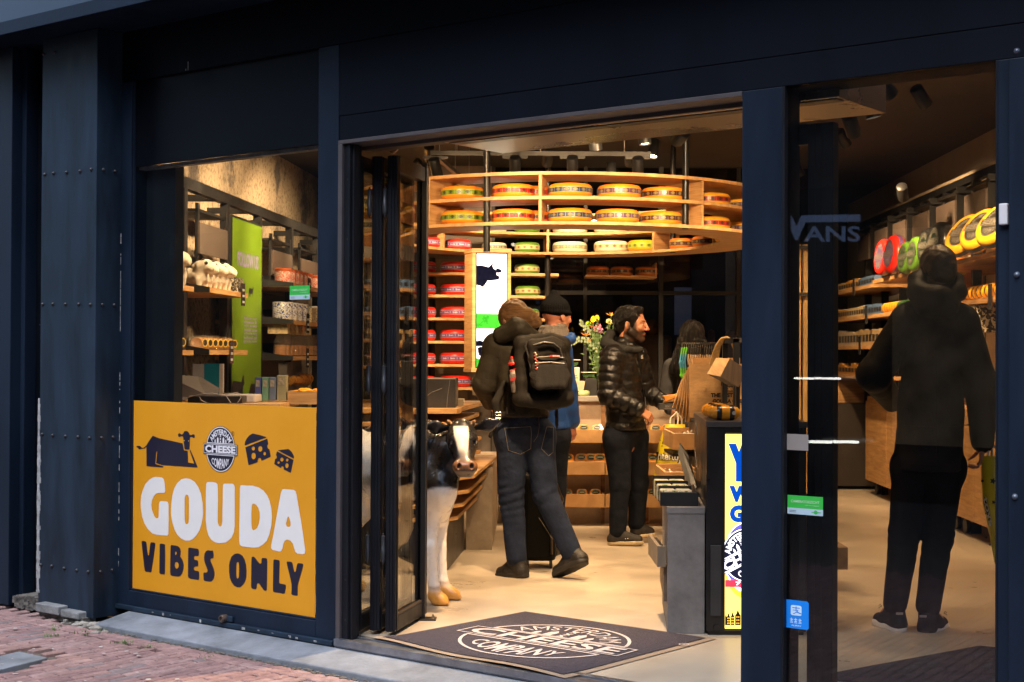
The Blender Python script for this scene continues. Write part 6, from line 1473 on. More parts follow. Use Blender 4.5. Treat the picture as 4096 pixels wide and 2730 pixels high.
def seams(o, prefix, Y, lines, m_, r=.0018):
    from mathutils.bvhtree import BVHTree
    bpy.context.view_layer.update(); ob = [c_ for c_ in o.children if c_.name.startswith(prefix)][0]; bv = BVHTree.FromObject(ob, bpy.context.evaluated_depsgraph_get()); off_ = Vector(o.location)
    for pts in lines:
        d_ = [(pts[i][0]+(pts[i+1][0]-pts[i][0])*k/8, pts[i][1]+(pts[i+1][1]-pts[i][1])*k/8) for i in range(len(pts)-1) for k in range(8)]+[pts[-1]]; w_ = []
        for x, y in d_:
            d = ray(x, y).normalized(); h = bv.ray_cast(CP-off_, d)
            if h[0]: w_.append(h[0]+off_-d*.0005)
        if len(w_) > 2: m = MB(); m.tube(w_, r, 5); m.build('seam', m_, o)
# ---- A: person with the backpack
def person_a():
    Y = 9.15; J = dict(head=(2052, 1290, .10), neck=(2068, 1358, .05), shL=(1985, 1388, .02), shR=(2160, 1400, .03), elL=(1938, 1540, .03), wrL=(1962, 1612, .16), elR=(2190, 1540, .12), wrR=(2150, 1600, .28),
        hipL=(2048, 1735), hipR=(2152, 1735), knL=(2046, 1985, .02), anL=(2066, 2235), knR=(2180, 1975, .0), anR=(2288, 2215, -.05), toeL=(2006, 2290, .08), heelL=(2086, 2288, -.02), toeR=(2232, 2283, .0), heelR=(2322, 2240, -.10))
    o, W, T, M = mk_person('person in an olive coat and jeans with a large black backpack, striding away', Y, J, (-.35, .94, 0), (-.55, .75, -.45), (-.2, .35, .9), 1.02, skin=(.50, .27, .18), coat=OLIVE, trousers=JEANS,
        shoes=dict(upper=BOOT, sole=SOLEB, downR=(-.38, 0, -.92), k=1.05, th=.034), hair=(.12, .06, .03), t=.035, arm_t=.034, hem=P(2100, 1668, Y).z, wide=1.02, leg_t=.014, hands=dict(L=dict(dir=(.3, .9, -.3), palm=(1, 0, -.3), curl=.6), R=False))
    hb = Bones(.02); c = W['head']; hb.ell(T(0, -.022, .042), [.093, .112, .102], M); hb.ell(T(.03, -.06, -.01), [.080, .070, .075], M)
    hb.ell(T(.10, -.085, -.035), [.055, .045, .040], M, k=.03); hb.ell(T(.05, -.115, .0), [.05, .035, .045], M, k=.03)
    hb.ell(T(0, .115, -.03), [.075, .06, .10], M, k=.01, sub=True)
    piece(o, 'hair', hb, .007, HAIRB, disp=strand(2, (60, 130, 60), .0035))
    # hood lying on the shoulders
    q = lambda x, y, d=0: V3(P(x, y, Y+d)); hd = Bones(.03)
    hd.cone(q(1988, 1330, -.02), q(2062, 1296, -.06), .028, .036); hd.cone(q(2062, 1296, -.06), q(2140, 1338, -.05), .036, .030); hd.cone(q(2005, 1345, -.06), q(2080, 1320, -.10), .05, .058); hd.cone(q(2080, 1320, -.10), q(2150, 1358, -.08), .058, .034)
    piece(o, 'hood', hd, .009, OLIVE, disp=folds([(q(1988, 1330), q(2160, 1350), .5, 1, .004)], .004, 50, 3))
    hm = Bones(.02); pel = (W['hipL']+W['hipR'])/2; zt_ = P(2100, 1672, Y).z
    hm.cone(q(2010, 1650), q(2205, 1662, .02), .055, .055, flat=((0, 0, 1), .8)); 
    # pockets and seams of the jeans as stitched lines
    def stitch(pts, name='pocket_stitching'):
        m = MB(); w3 = []
        for x, y in pts: w3.append(Vector(P(x, y, Y-.140)))
        m.tube(w3, .0014, 5); return m
    seams(o, 'jacket', Y, [[(1992, 1398), (2000, 1450), (1990, 1520), (1975, 1600)], [(1935, 1425), (1960, 1435), (1996, 1430)], [(1925, 1500), (1955, 1515), (1985, 1512)], [(2010, 1640), (2100, 1658), (2190, 1655)], [(2100, 1300), (2095, 1340), (2120, 1370)]], mat('seam_dark', (.006, .005, .004), .8))
    # project stitched lines on the trousers by ray casting
    dg = bpy.context.evaluated_depsgraph_get(); tr = [c_ for c_ in o.children if c_.name.startswith('trousers')][0]; bpy.context.view_layer.update()
    from mathutils.bvhtree import BVHTree
    bv = BVHTree.FromObject(tr, dg); mw = tr.matrix_world
    off_ = Vector(o.location)
    def cast(x, y):
        d = ray(x, y).normalized(); h = bv.ray_cast(CP-off_, d); return (h[0]+off_-d*.002) if h[0] else P(x, y, Y-.13)
    def line(pts, name, m_, r=.0014):
        dense = []
        for i in range(len(pts)-1):
            for k in range(8): dense.append((pts[i][0]+(pts[i+1][0]-pts[i][0])*k/8, pts[i][1]+(pts[i+1][1]-pts[i][1])*k/8))
        dense.append(pts[-1]); m = MB(); m.tube([cast(*p_) for p_ in dense], r, 5); m.build(name, m_, o)
    s2 = 2.18; cc = lambda L: [(1880+a/s2, 1640+b/s2) for a, b in L]
    line(cc([(303, 160), (530, 147), (535, 200), (530, 340), (440, 388), (335, 355), (303, 160)]), 'pocket_stitching', STITCH); line(cc([(668, 150), (728, 152), (725, 370), (685, 403), (622, 340), (668, 150)]), 'pocket_stitching', STITCH)
    line(cc([(600, 60), (603, 160), (590, 230), (555, 280)]), 'seam_stitching', STITCH, .001); line(cc([(600, 940), (640, 1000), (720, 1130)]), 'seam_stitching', STITCH, .001)
    # ------------------------------------------------ backpack (carried: a thing of its own)
    PK = mat('pack_black', (.013, .011, .009), .68, var=.3, scale=14, bump=.4, bscale=200, spec=.2); PK2 = mat('pack_mesh', (.015, .013, .012), .8, var=.4, scale=120, bump=.8, bscale=300)
    s1 = 2.45; X = lambda a: 1880+a/s1; Yy = lambda b: 1120+b/s1
    bp_o = thing('backpack', 'large black backpack with red trim worn by the person in the olive coat', 'backpack', P(2165, 1615, Y-.28))
    g = lambda a, b, d: V3(P(X(a), Yy(b), Y+d))
    def rounded(pts, d0, d1, r, h, m, name, disp=None):
        B_ = Bones(.02); n = len(pts); ctr = np.mean([g(a, b, (d0+d1)/2) for a, b in pts], axis=0)
        for i in range(n):
            for d in (d0, d1):
                B_.cone(g(*pts[i], d), g(*pts[(i+1) % n], d), r, r)
        for i in range(n):
            a = g(*pts[i], d0); b = g(*pts[(i+1) % n], d0)
            for t_ in np.linspace(0, 1, 4)[:-1]: p_ = a*(1-t_)+b*t_; B_.cone(p_, ctr*.55+p_*.45, r*1.0, r*1.2); B_.cone(p_, p_+(g(0, 0, d1)-g(0, 0, d0)), r, r)
        B_.ell(ctr, [abs(g(pts[1][0], 0, 0)-g(pts[0][0], 0, 0))[0]*.5+.05, abs(d1-d0)/2+r*.8, abs((g(0, pts[0][1], 0)-g(0, pts[2][1], 0))[2])*.5]); return piece(bp_o, name, B_, h, m, disp=disp)
    rounded([(505, 620), (770, 600), (905, 640), (930, 1150), (780, 1195), (500, 1160)], -.15, -.235, .045, .010, PK, 'main_compartment', disp=folds([(g(500, 600, -.2), g(500, 1200, -.2), .5, 1, .004)], .004, 40, 6))
    rounded([(615, 640), (800, 618), (880, 660), (895, 1010), (650, 1005)], -.27, -.315, .030, .009, PK, 'front_compartment', disp=folds([(g(600, 600, -.3), g(600, 1000, -.3), .5, 1, .003)], .003, 40, 7))
    rounded([(655, 850), (900, 840), (905, 1020), (680, 1030)], -.33, -.335, .022, .009, PK2, 'mesh_pocket')
    for pts, r, d in (([(560, 600), (545, 650), (575, 760), (600, 900), (610, 1000)], .006, -.33), ([(620, 640), (730, 610), (820, 622), (880, 670), (905, 760)], .005, -.352), ([(650, 815), (780, 808), (925, 822)], .005, -.362), ([(660, 760), (770, 752), (920, 765)], .004, -.356)):
        m = MB(); m.tube([Vector(g(a, b, d)) for a, b in pts], r, 7); m.build('zip', mat('zip_dark', (.03, .028, .026), .4, var=.2), bp_o, smooth=True)
    m = MB(); a0, b0 = g(782, 755, -.366), g(880, 738, -.366); m.box(a0[0], b0[0], a0[1], a0[1]+.003, a0[2], b0[2]); m.build('badge', mat('red_patch', (.35, .015, .012), .5), bp_o)
    m = MB(); text_in(m, 'ENGLISH', a0[0]+.018, b0[0]-.002, a0[2]+.001, b0[2]-.001, lambda x, z: Vector((x, a0[1]-.001, z)), bold=.04); m.build('badge_lettering', mat('patch_white', (.55, .5, .48), .5), bp_o)
    for i in range(11):
        a, b = 635+i*1.5+(i % 2)*12, 715+i*16; m = MB(); m.ball(Vector(g(a, b, -.365)), .007, 8, sc=(1.2, 1, .8)); m.build('bead', mat('red_bead', (.30, .04, .02), .4) if i % 3 else mat('steel_bead', (.4, .36, .3), .3, metal=.9), bp_o, smooth=True)
    # reflective pocket wrapper and shoulder straps
    m = MB(); crumple(m, Vector(g(905, 1040, -.30)), .022, .018, .062*3/1.0, .8, 12, 8); m.build('foil_wrapper', mat('foil', (.35, .33, .30), .35, metal=.6, var=.4, scale=60, bump=.8), bp_o)
    sb = Bones(.01); sb.cone(g(470, 570, -.06), g(400, 640, -.05), .020, .022, flat=((0, 1, 0), .5)); sb.cone(g(400, 640, -.05), g(385, 760, -.06), .022, .02, flat=((0, 1, 0), .5)); sb.cone(g(340, 1010, -.10), g(250, 1200, -.13), .020, .026, flat=((0, 1, 0), .4)); sb.cone(g(250, 1200, -.13), g(265, 1345, -.13), .026, .022, flat=((0, 1, 0), .4)); sb.cone(g(265, 1345, -.13), g(420, 1290, -.15), .02, .016, flat=((0, 1, 0), .4)); sb.cone(g(400, 1050, -.14), g(375, 1300, -.15), .018, .018, flat=((0, 1, 0), .4)); sb.cone(g(845, 1200, -.14), g(850, 1450, -.13), .014, .011, flat=((0, 1, 0), .4))
    allp = sb.p
    for grp in ((0, 1), (2, 3, 4, 5), (6,)): sb = Bones(.01); sb.p = [allp[i] for i in grp]; piece(bp_o, 'strap', sb, .008, PK)
    m = MB()
    for zz in (1300, 1330, 1358): m.tube([Vector(g(250, zz, -.165)), Vector(g(305, zz, -.165))], .004, 6)
    m.tube([Vector(g(250, 1300, -.165)), Vector(g(250, 1362, -.165))], .004, 6); m.tube([Vector(g(305, 1300, -.165)), Vector(g(305, 1362, -.165))], .004, 6); m.build('buckle', mat('buckle', (.4, .38, .35), .3, metal=.9), bp_o, smooth=True)
    sb = Bones(.01); sb.cone(g(200, 1530, -.10), g(235, 1440, -.10), .014, .012); piece(bp_o, 'strap_end', sb, .008, PK)
    # bottle in the side pocket
    bt = thing('water_bottle', 'clear sports bottle with red collar in the side pocket of the backpack', 'bottle', P(X(430), Yy(1140), Y-.23)); q0 = Vector(g(425, 880, -.235)); up = (Vector(g(395, 760, -.235))-Vector(g(450, 1150, -.235))).normalized()
    m = MB(); m.lathe([(0, 0), (.026, 0), (.027, .01), (.025, .06), (.026, .10)], q0-up*.03-up*.07, up, 18); m.build('body', mat('bottle_clear', (.42, .36, .33), .25, var=.1, coat=.5), bt, smooth=True)
    m = MB(); m.lathe([(.026, 0), (.0285, .004), (.0285, .014), (.024, .018)], q0+up*.03-up*.002, up, 18); m.build('collar', mat('bottle_red', (.60, .02, .012), .35), bt, smooth=True)
    m = MB(); m.lathe([(.024, 0), (.016, .014), (.012, .018), (.012, .024)], q0+up*.046, up, 14); m.build('cap', mat('cap_dark', (.05, .045, .04), .4), bt, smooth=True); m = MB(); m.lathe([(.009, 0), (.010, .008), (.006, .014), (0, .014)], q0+up*.07, up, 12); m.build('spout', mat('bottle_red', (.6, .02, .01)), bt, smooth=True)
    m = MB(); e_ = Vector((1, 0, 0)); m.prism([(-.018, -.004), (.018, .004), (.018, .010), (-.018, .002)], -.0005, .0005, lambda a, h, c_: q0-up*.002+e_*a+up*c_+Vector((0, -.0275+h, 0))); m.build('print', mat('bottle_red', (.6, .02, .01)), bt)
    m = MB(); m.lathe([(0, 0), (.030, .002), (.0315, .02), (.0315, .115), (.030, .118)], q0-up*.145, up, 18); m.build('side_pocket', mat('pocket_mesh', (.12, .10, .09), .6, var=.5, scale=200, bump=.8, bscale=400), bp_o, smooth=True)
    m = MB(); m.prism([(-.026, -.02), (.026, .0), (.026, .018), (-.026, -.002)], -.0005, .0005, lambda a, h, c_: q0-up*.055+e_*a+up*c_+Vector((0, -.032+h, 0))); m.build('pocket_label', mat('label_red', (.30, .02, .02), .5, var=.4, scale=80), bp_o)
    # trolley suitcase behind the legs
    sc = thing('trolley_suitcase', 'black wheeled suitcase standing behind the striding legs', 'suitcase', P(2150, 2290, 9.55)); a, b = P(2092, 2282, 9.5), P(2226, 1900, 9.5)
    m = MB(); m.box(a.x, b.x, 9.5, 9.74, .05, b.z); m.build('shell', mat('case_black', (.003, .003, .003), .7, var=.3, spec=.2), sc, bevel=.03)
    for xx in (a.x+.02, b.x-.045):
        m = MB(); m.lathe([(0, 0), (.03, 0), (.03, .02), (0, .02)], (xx, 9.53, .030), (1, 0, 0), 14); m.build('wheel', mat('case_wheel', (.02, .02, .02), .5), sc, smooth=True)
    m = MB(); m.tube([(b.x-.03, 9.49, .10), (b.x-.03, 9.49, b.z-.05)], .008, 8); m.build('trim', mat('case_trim', (.05, .035, .025), .35), sc, smooth=True)
    sb = Bones(.02); Q = lambda x, y: V3(P(x, y, 9.45)); sb.cone(Q(2222, 1940), Q(2230, 2000), .018, .036); sb.cone(Q(2230, 2000), Q(2222, 2070), .036, .02)
    ob = body_mesh('leather_pouch', [surface(sb, .009)], mat('pouch', (.010, .008, .007), .35, coat=.3), label='dark leather pouch hanging beside the suitcase', category='pouch')
person_a()

# ---- B: blue down jacket and black beanie
def person_b():
    Y = 10.2; J = dict(head=(2228, 1268, .03), neck=(2205, 1345), shL=(2125, 1402, .05), shR=(2238, 1408, -.05), elL=(2110, 1560, .1), wrL=(2130, 1680, .2), elR=(2262, 1555, -.02), wrR=(2288, 1688, .0),
        hipL=(2165, 1740, .05), hipR=(2222, 1740, -.03), knL=(2170, 1960, .1), anL=(2165, 2170, .05), knR=(2222, 1955, .0), anR=(2212, 2185, 0), toeL=(2190, 2195, .15), toeR=(2240, 2205, .12), heelL=(2155, 2205, .0), heelR=(2205, 2214, -.04))
    BLUE = mat('blue_down', (.006, .040, .165), .45, var=.25, scale=9, bump=1.0, bscale=14)
    def quilt(segs, W):
        base = folds([(a, b, .5, 2, .004) for a, b in segs[:4]]+[(segs[4][0], segs[4][1], .5, 2, .004)], .003, 55, 8)
        return base
    o, W, T, M = mk_person('person in a bright blue down jacket and black knitted beanie, half behind the backpack', Y, J, (.55, .83, 0), (.80, .60, -.05), (0, 0, 1), 1.08, skin=(.50, .20, .13), coat=BLUE, trousers=JEANS2, shoes=dict(upper=BOOT, sole=SOLEB), beard=(.30, .13, .07), hair=(.2, .1, .05),
        t=.034, arm_t=.040, hem=P(2200, 1715, Y).z, coat_disp=quilt, hands=dict(R=dict(dir=(.10, .05, -.99), palm=(-.8, .5, 0), curl=.75, s=1.05), L=False))
    bn = Bones(.02); bn.ell(T(0, -.018, .050), [.098, .112, .090], M); bn.cone(T(0, -.03, .08), T(0, -.035, .150), .075, .030, k=.04); bn.cone(T(-.05, .03, .0), T(.05, .03, .0), .01, .01) if 0 else None
    bn.ell(T(0, -.012, .028), [.104, .118, .040], M, k=.008)
    zc = T(0, 0, .0)
    KN = mat('knit_black', (.003, .003, .0035), .95, var=.3, scale=10, bump=.5, bscale=160, spec=.08)
    def rib(p, n): l = (p-np.array(W['head']))@M; a = np.arctan2(l[:, 1], l[:, 0]); return .0022*np.sin(a*42)
    piece(o, 'beanie', bn, .007, KN, disp=rib, clip=lambda p: -(((p-W['head'])@M)[:, 2]+.004+.12*((p-W['head'])@M)[:, 1]))
    sc = Bones(.015)
    for i, (z, r) in enumerate(((-.075, .075), (-.105, .086), (-.135, .096))):
        for k in range(10):
            a0 = 6.283*k/10; a1 = 6.283*(k+1)/10; sc.cone(T(.9*r*math.cos(a0), -.03+r*math.sin(a0), z+.012*math.sin(a0)), T(.9*r*math.cos(a1), -.03+r*math.sin(a1), z+.012*math.sin(a1)), .022, .022)
    def rib2(p, n): return .0022*np.sin(((p-W['head'])@M)[:, 2]*420)
    piece(o, 'scarf', sc, .008, mat('scarf_grey', (.10, .085, .072), .95, var=.2, bump=.6, bscale=200), disp=rib2)
    cl = Bones(.02)
    for k in range(10):
        a0 = 6.283*k/10; a1 = 6.283*(k+1)/10; cl.cone(T(.115*math.cos(a0), -.02+.12*math.sin(a0), -.165+.03*math.sin(a0)), T(.115*math.cos(a1), -.02+.12*math.sin(a1), -.165+.03*math.sin(a1)), .036, .036)
    piece(o, 'collar', cl, .009, BLUE, disp=folds([(W['neck'], W['head'], .5, 2, .003)], .003, 60, 3))
person_b()

# ---- C: bearded man in the black puffer jacket, holding a tray of cheese
def person_c():
    Y = 10.8; J = dict(head=(2528, 1302, 0), neck=(2497, 1392, .0), shL=(2543, 1432, .14), shR=(2448, 1436, -.13), elL=(2585, 1572, .20), wrL=(2652, 1606, .10), elR=(2434, 1578, -.16), wrR=(2552, 1636, -.22),
        hipL=(2535, 1748, .07), hipR=(2470, 1748, -.07), knL=(2553, 1935, .08), anL=(2545, 2098, .10), knR=(2480, 1940, -.08), anR=(2470, 2132, -.08), toeL=(2600, 2128, .12), heelL=(2545, 2132, .10), toeR=(2552, 2160, -.12), heelR=(2454, 2160, -.08))
    PUF = mat('puffer_black', (.0055, .005, .005), .36, var=.3, scale=10, bump=1.0, bscale=26)
    def quilt(segs, W):
        def f(p, n):
            best = np.full(len(p), 1e9); val = np.zeros(len(p))
            for i, (a, b) in enumerate(segs):
                a = np.array(a); b = np.array(b); t, d = along(p, a, b); L = np.linalg.norm(b-a); s = (t*L) if i < 4 else (a[2]-p[:, 2]+.03*wn(p, 5, 1)); pitch = .062 if i < 4 else .078
                if i == 4: d = d-.075
                r = np.abs(np.sin(np.pi*(s/pitch+.15*wn(p, 7, i))))**.6; m = d < best; best = np.where(m, d, best); val = np.where(m, r, val)
            return .011*val-.007+.004*wn(p, 24, 4)+.0025*wn(p, 55, 2)
        return f
    o, W, T, M = mk_person('bearded man in a glossy black puffer jacket, seen in profile holding a cheese tray', Y, J, (.90, -.43, 0), (.955, -.30, -.05), (0, 0, 1), 1.12, skin=(.36, .150, .075), coat=PUF, trousers=JEANS2,
        shoes=dict(upper=mat('runner_black', (.02, .017, .016), .7, var=.4, scale=60, bump=.5), sole=mat('sole_cream', (.45, .36, .22), .6, var=.3, scale=8), th=.026), beard=(.009, .005, .003), hair=(.015, .010, .008), t=.040, arm_t=.040, hem=P(2500, 1718, Y).z, coat_disp=quilt, wide=1.10, coat_h=.010,
        hands=dict(R=dict(dir=(.80, -.05, -.55), palm=(-.3, .55, -.6), curl=.95, s=1.12), L=dict(dir=(.55, -.55, .05), palm=(0, -.2, 1.0), curl=.35, s=1.08)))
    hb = Bones(.014); hb.ell(T(0, -.028, .052), [.096, .114, .096], M); hb.ell(T(0, -.072, .0), [.082, .062, .080], M, k=.03); hb.cone(T(-.035, .045, .108), T(.035, .045, .108), .026, .026, k=.02)
    for q in (-1, 1): hb.cone(T(q*.072, .022, .06), T(q*.074, .020, -.008), .022, .008, k=.02); hb.cone(T(q*.074, -.03, .045), T(q*.072, .02, .055), .022, .020, k=.02)
    hb.ell(T(0, .105, -.02), [.085, .062, .108], M, k=.008, sub=True)
    for q in (-1, 1): hb.ell(T(q*.10, -.012, -.014), [.034, .022, .034], M, k=.004, sub=True)
    piece(o, 'hair', hb, .0062, HAIRK, disp=lambda p, n: .0045*wn(p, 85, 3)+.003*wn(p, 150, 5))
    q = lambda x, y, d=0: V3(P(x, y, Y+d)); hd = Bones(.022)
    hd.cone(q(2425, 1372, -.02), q(2440, 1335, .0), .042, .034); hd.cone(q(2440, 1335, .02), q(2462, 1335, .06), .03, .03); hd.cone(q(2425, 1375, -.04), q(2500, 1398, -.12), .042, .030); hd.cone(q(2500, 1398, -.12), q(2562, 1400, -.08), .030, .022); hd.cone(q(2450, 1345, .08), q(2540, 1392, .08), .035, .025)
    piece(o, 'hood', hd, .008, mat('hood_jersey', (.010, .010, .009), .85, var=.2, bump=.3, bscale=150), disp=folds([(q(2410, 1340), q(2560, 1420), .5, 1, .006)], .003, 55, 3))
    m = MB(); jk = [c_ for c_ in o.children if c_.name.startswith('jacket')][0]
    from mathutils.bvhtree import BVHTree
    bpy.context.view_layer.update(); bv = BVHTree.FromObject(jk, bpy.context.evaluated_depsgraph_get()); off_ = Vector(o.location)
    def cast(x, y, e=.003):
        d = ray(x, y).normalized(); h = bv.ray_cast(CP-off_, d); return (h[0]+off_-d*e) if h[0] else P(x, y, Y-.2)
    zp = [(2537, 1408), (2546, 1440), (2556, 1480), (2563, 1520), (2572, 1555), (2580, 1590), (2584, 1625), (2585, 1650), (2580, 1690), (2576, 1715)]
    m.tube([cast(*p_) for p_ in zp], .0035, 6); m.build('zip', mat('zip_grey', (.13, .12, .11), .35, metal=.6), o, smooth=True)
    m = MB(); c0 = cast(2566, 1428, .004)
    for i in range(3): m.add([c0+Vector((.010-.004*i*0, 0, .013-.010*i)), c0+Vector((-.016, 0, .013-.010*i)), c0+Vector((-.012, 0, .005-.010*i)), c0+Vector((.012, -.001, .007-.010*i))], [(0, 1, 2, 3)])
    m.build('chest_emblem', mat('emblem_grey', (.40, .37, .33), .5), o)
    for (x, y) in ((2502, 2156), (2511, 2155)):
        c0 = P(x, y, Y-.155); mm = MB(); mm.ball(c0, .004, 8); mm.build('shoe_eyelet', mat('patch_white', (.5,)*3), o, smooth=True)
    # tray with cheese wedge in wrapping, held in his far hand
    tr = thing('cheese_tray', 'small dark cardboard tray with an orange cheese wedge in brown paper, held by the man', 'tray', P(2680, 1638, Y-.02)); Yt = Y-.05
    a, b = P(2637, 1640, Yt), P(2716, 1616, Yt); m = MB(); m.box(a.x, b.x, Yt, Yt+.11, a.z, b.z); m.build('box', mat('tray_dark', (.045, .042, .040), .6), tr, bevel=.002)
    m = MB(); text_in(m, 'GOAT', a.x+.045, a.x+.085, a.z+.018, a.z+.034, lambda x, z: Vector((x, Yt-.001, z)), bold=.03); text_in(m, '8 MONTHS', a.x+.035, a.x+.092, a.z+.005, a.z+.012, lambda x, z: Vector((x, Yt-.001, z)), bold=.01); m.build('lettering', mat('tray_text', (.22, .20, .18), .6), tr)
    m = MB(); p_ = [P(2650, 1612, Yt+.01), P(2722, 1604, Yt+.01), P(2714, 1572, Yt+.03), P(2700, 1582, Yt+.02), P(2655, 1602, Yt+.005), P(2660, 1618, Yt+.08), P(2716, 1612, Yt+.08)]
    m.add(p_, [(0, 1, 2, 3, 4), (0, 5, 6, 1)]); m.build('paper', mat('kraft', (.32, .19, .09), .8, var=.2), tr)
    m = MB(); p_ = [P(2652, 1584, Yt+.012), P(2712, 1576, Yt+.012), P(2664, 1606, Yt+.004), P(2712, 1586, Yt+.004)]; p_ += [v+Vector((0, .06, 0)) for v in p_]
    m.add(p_, [(0, 2, 3, 1), (4, 5, 7, 6), (0, 1, 5, 4), (2, 6, 7, 3), (0, 4, 6, 2), (1, 3, 7, 5)]); m.build('cheese_wedge', mat('wedge_orange', (.72, .22, .02), .4, var=.15), tr, bevel=.003)
person_c()

# ---- D: long black hair, denim sleeve
def person_d():
    Y = 11.25; J = dict(head=(2768, 1352, 0), neck=(2768, 1430), shL=(2690, 1470), shR=(2850, 1470), elL=(2664, 1580, .0), wrL=(2680, 1640, -.12), elR=(2870, 1590), wrR=(2850, 1680, .1), hipL=(2735, 1770), hipR=(2805, 1770), knL=(2735, 1960), knR=(2805, 1960), anL=(2735, 2110), anR=(2805, 2110), toeL=(2730, 2125, .12), toeR=(2810, 2125, .12), heelL=(2735, 2132, -.03), heelR=(2805, 2132, -.03))
    DEN = mat('denim_grey', (.085, .085, .090), .85, var=.35, scale=12, bump=.4, bscale=250, spec=.1)
    o, W, T, M = mk_person('person with long black hair in a grey denim jacket behind the sock stand', Y, J, (.1, 1, 0), (.15, 1, -.1), (0, 0, 1), 1.0, coat=DEN, trousers=mat('skirt_black', (.006, .006, .006), .9), shoes=dict(upper=BOOT, sole=SOLEB), hair=(.01, .008, .007), t=.018, arm_t=.020, wide=.92, hem=P(2770, 1760, Y).z,
        hands=dict(L=dict(dir=(.35, -.5, -.4), palm=(.6, .3, .2), curl=.8, s=.92), R=False))
    hb = Bones(.03); hb.ell(T(0, -.020, .030), [.098, .112, .110], M); q = lambda x, y, d=0: V3(P(x, y, Y+d))
    for x0, y0, x1, y1, r0, r1 in ((2735, 1370, 2705, 1480, .055, .060), (2705, 1480, 2730, 1610, .060, .045), (2800, 1370, 2815, 1480, .055, .06), (2815, 1480, 2800, 1600, .06, .04), (2768, 1380, 2765, 1500, .075, .08), (2765, 1500, 2770, 1640, .08, .04)): hb.cone(q(x0, y0, -.09), q(x1, y1, -.13), r0, r1, flat=((0, 1, 0), .6))
    hb.ell(T(0, .115, -.04), [.07, .05, .10], M, k=.01, sub=True)
    piece(o, 'hair', hb, .009, HAIRK, disp=strand(5, (110, 110, 5), .005))
person_d()

# ---- E: tall person behind the right window
def person_e():
    Y = 7.42; J = dict(head=(3745, 1092, .03), neck=(3742, 1195, .0), shL=(3634, 1290, .0), shR=(3842, 1296, .0), elL=(3494, 1500, .02), wrL=(3570, 1610, .30), elR=(3925, 1545, .0), wrR=(3930, 1775, .02),
        hipL=(3650, 1860), hipR=(3775, 1860), knL=(3618, 2140, .0), knR=(3752, 2145, .0), anL=(3580, 2420, .0), anR=(3712, 2430, .0), toeL=(3520, 2476, .13), heelL=(3592, 2497, .0), toeR=(3765, 2492, .13), heelR=(3706, 2517, -.02))
    NYL = mat('nylon_black', (.016, .0155, .0155), .6, var=.35, scale=8, bump=.6, bscale=7, spec=.14)
    o, W, T, M = mk_person('tall person in a black hooded jacket seen from behind through the right window', Y, J, (-.12, 1, 0), (-.2, .95, -.25), (0, .25, 1), 1.0, coat=NYL, trousers=mat('trouser_black', (.012, .011, .014), .8, var=.3, bump=.7, bscale=9, spec=.12), shoes=dict(upper=mat('trainer_black', (.008, .009, .014), .85, var=.2, bump=.4, bscale=300), sole=mat('sole_white', (.85, .76, .70), .5, var=.05), th=.040),
        hair=(.02, .015, .01), t=.040, arm_t=.036, wide=1.02, hem=P(3700, 1880, Y).z, seat_t=.0, leg_t=.012, hands=dict(R=dict(dir=(-.05, .1, -1), palm=(-.9, .3, 0), curl=.9, s=1.05), L=False), armr=1.1)
    hb = Bones(.016); hb.ell(T(0, -.026, .045), [.090, .106, .096], M); hb.ell(T(0, -.065, -.01), [.074, .055, .07], M, k=.03); hb.ell(T(0, .115, -.03), [.08, .06, .10], M, k=.01, sub=True); piece(o, 'hair', hb, .0075, mat('hair_dark', (.05, .031, .018), .5, var=.5, scale=14, bump=.5, bscale=60), disp=strand(7, (90, 90, 60), .003))
    q = lambda x, y, d=0: V3(P(x, y, Y+d)); hd = Bones(.03)
    hd.cone(q(3662, 1120, .02), q(3670, 1165, -.04), .040, .05); hd.cone(q(3670, 1170, -.05), q(3745, 1195, -.10), .05, .065); hd.cone(q(3745, 1195, -.10), q(3822, 1168, -.05), .065, .05); hd.cone(q(3822, 1168, -.05), q(3828, 1120, .02), .05, .04); hd.cone(q(3690, 1085, .02), q(3680, 1120, .0), .022, .035); hd.cone(q(3802, 1085, .02), q(3815, 1120, .0), .022, .035)
    hd.cone(q(3700, 1225, -.08), q(3790, 1225, -.08), .06, .06)
    piece(o, 'hood', hd, .010, NYL, disp=folds([(q(3650, 1100), q(3840, 1250), .5, 1, .006)], .004, 40, 3))
    for px_ in (3607, 3697):
        m = MB(); c0 = P(px_-22 if px_ < 3650 else px_-18, 2455 if px_ < 3650 else 2466, Y-.075); m.box(c0.x, c0.x+.035, c0.y-.002, c0.y+.004, c0.z-.006, c0.z+.005); m.build('heel_tab', mat('tab_grey', (.35, .30, .29), .5), o)
    for (x, y, s_) in ((3527, 2412, -1), (3775, 2440, 1)):
        m = MB(); b0 = P(x, y+14, Y+.03)
        for k in range(2): m.tube([b0, b0+Vector((s_*.008, 0, .010-.012*k)), b0+Vector((s_*.017, 0, .002-.012*k))], .0016, 5)
        m.build('shoelace', BLK, o)
    seams(o, 'jacket', Y, [[(3560, 1340), (3650, 1365), (3745, 1372), (3840, 1365), (3900, 1345)], [(3612, 1290), (3590, 1400), (3600, 1520)], [(3872, 1300), (3880, 1420), (3866, 1540)], [(3570, 1700), (3740, 1712), (3880, 1700)], [(3745, 1372), (3748, 1600), (3745, 1860)], [(3560, 1850), (3740, 1862), (3890, 1850)]], mat('seam_e', (.006, .006, .006), .8), .0025)
    # yellow toy shop bag in the right hand
    toy_bag(3905, 3998, 1795, 2255, Y+.0, 'yellow toy shop carrier bag held at the right edge of the right window', ('Inter', 'toys'), True)
YB = mat('bag_yellow', (.68, .52, .012), .35, var=.15, scale=9, bump=.4, bscale=25, coat=.2)
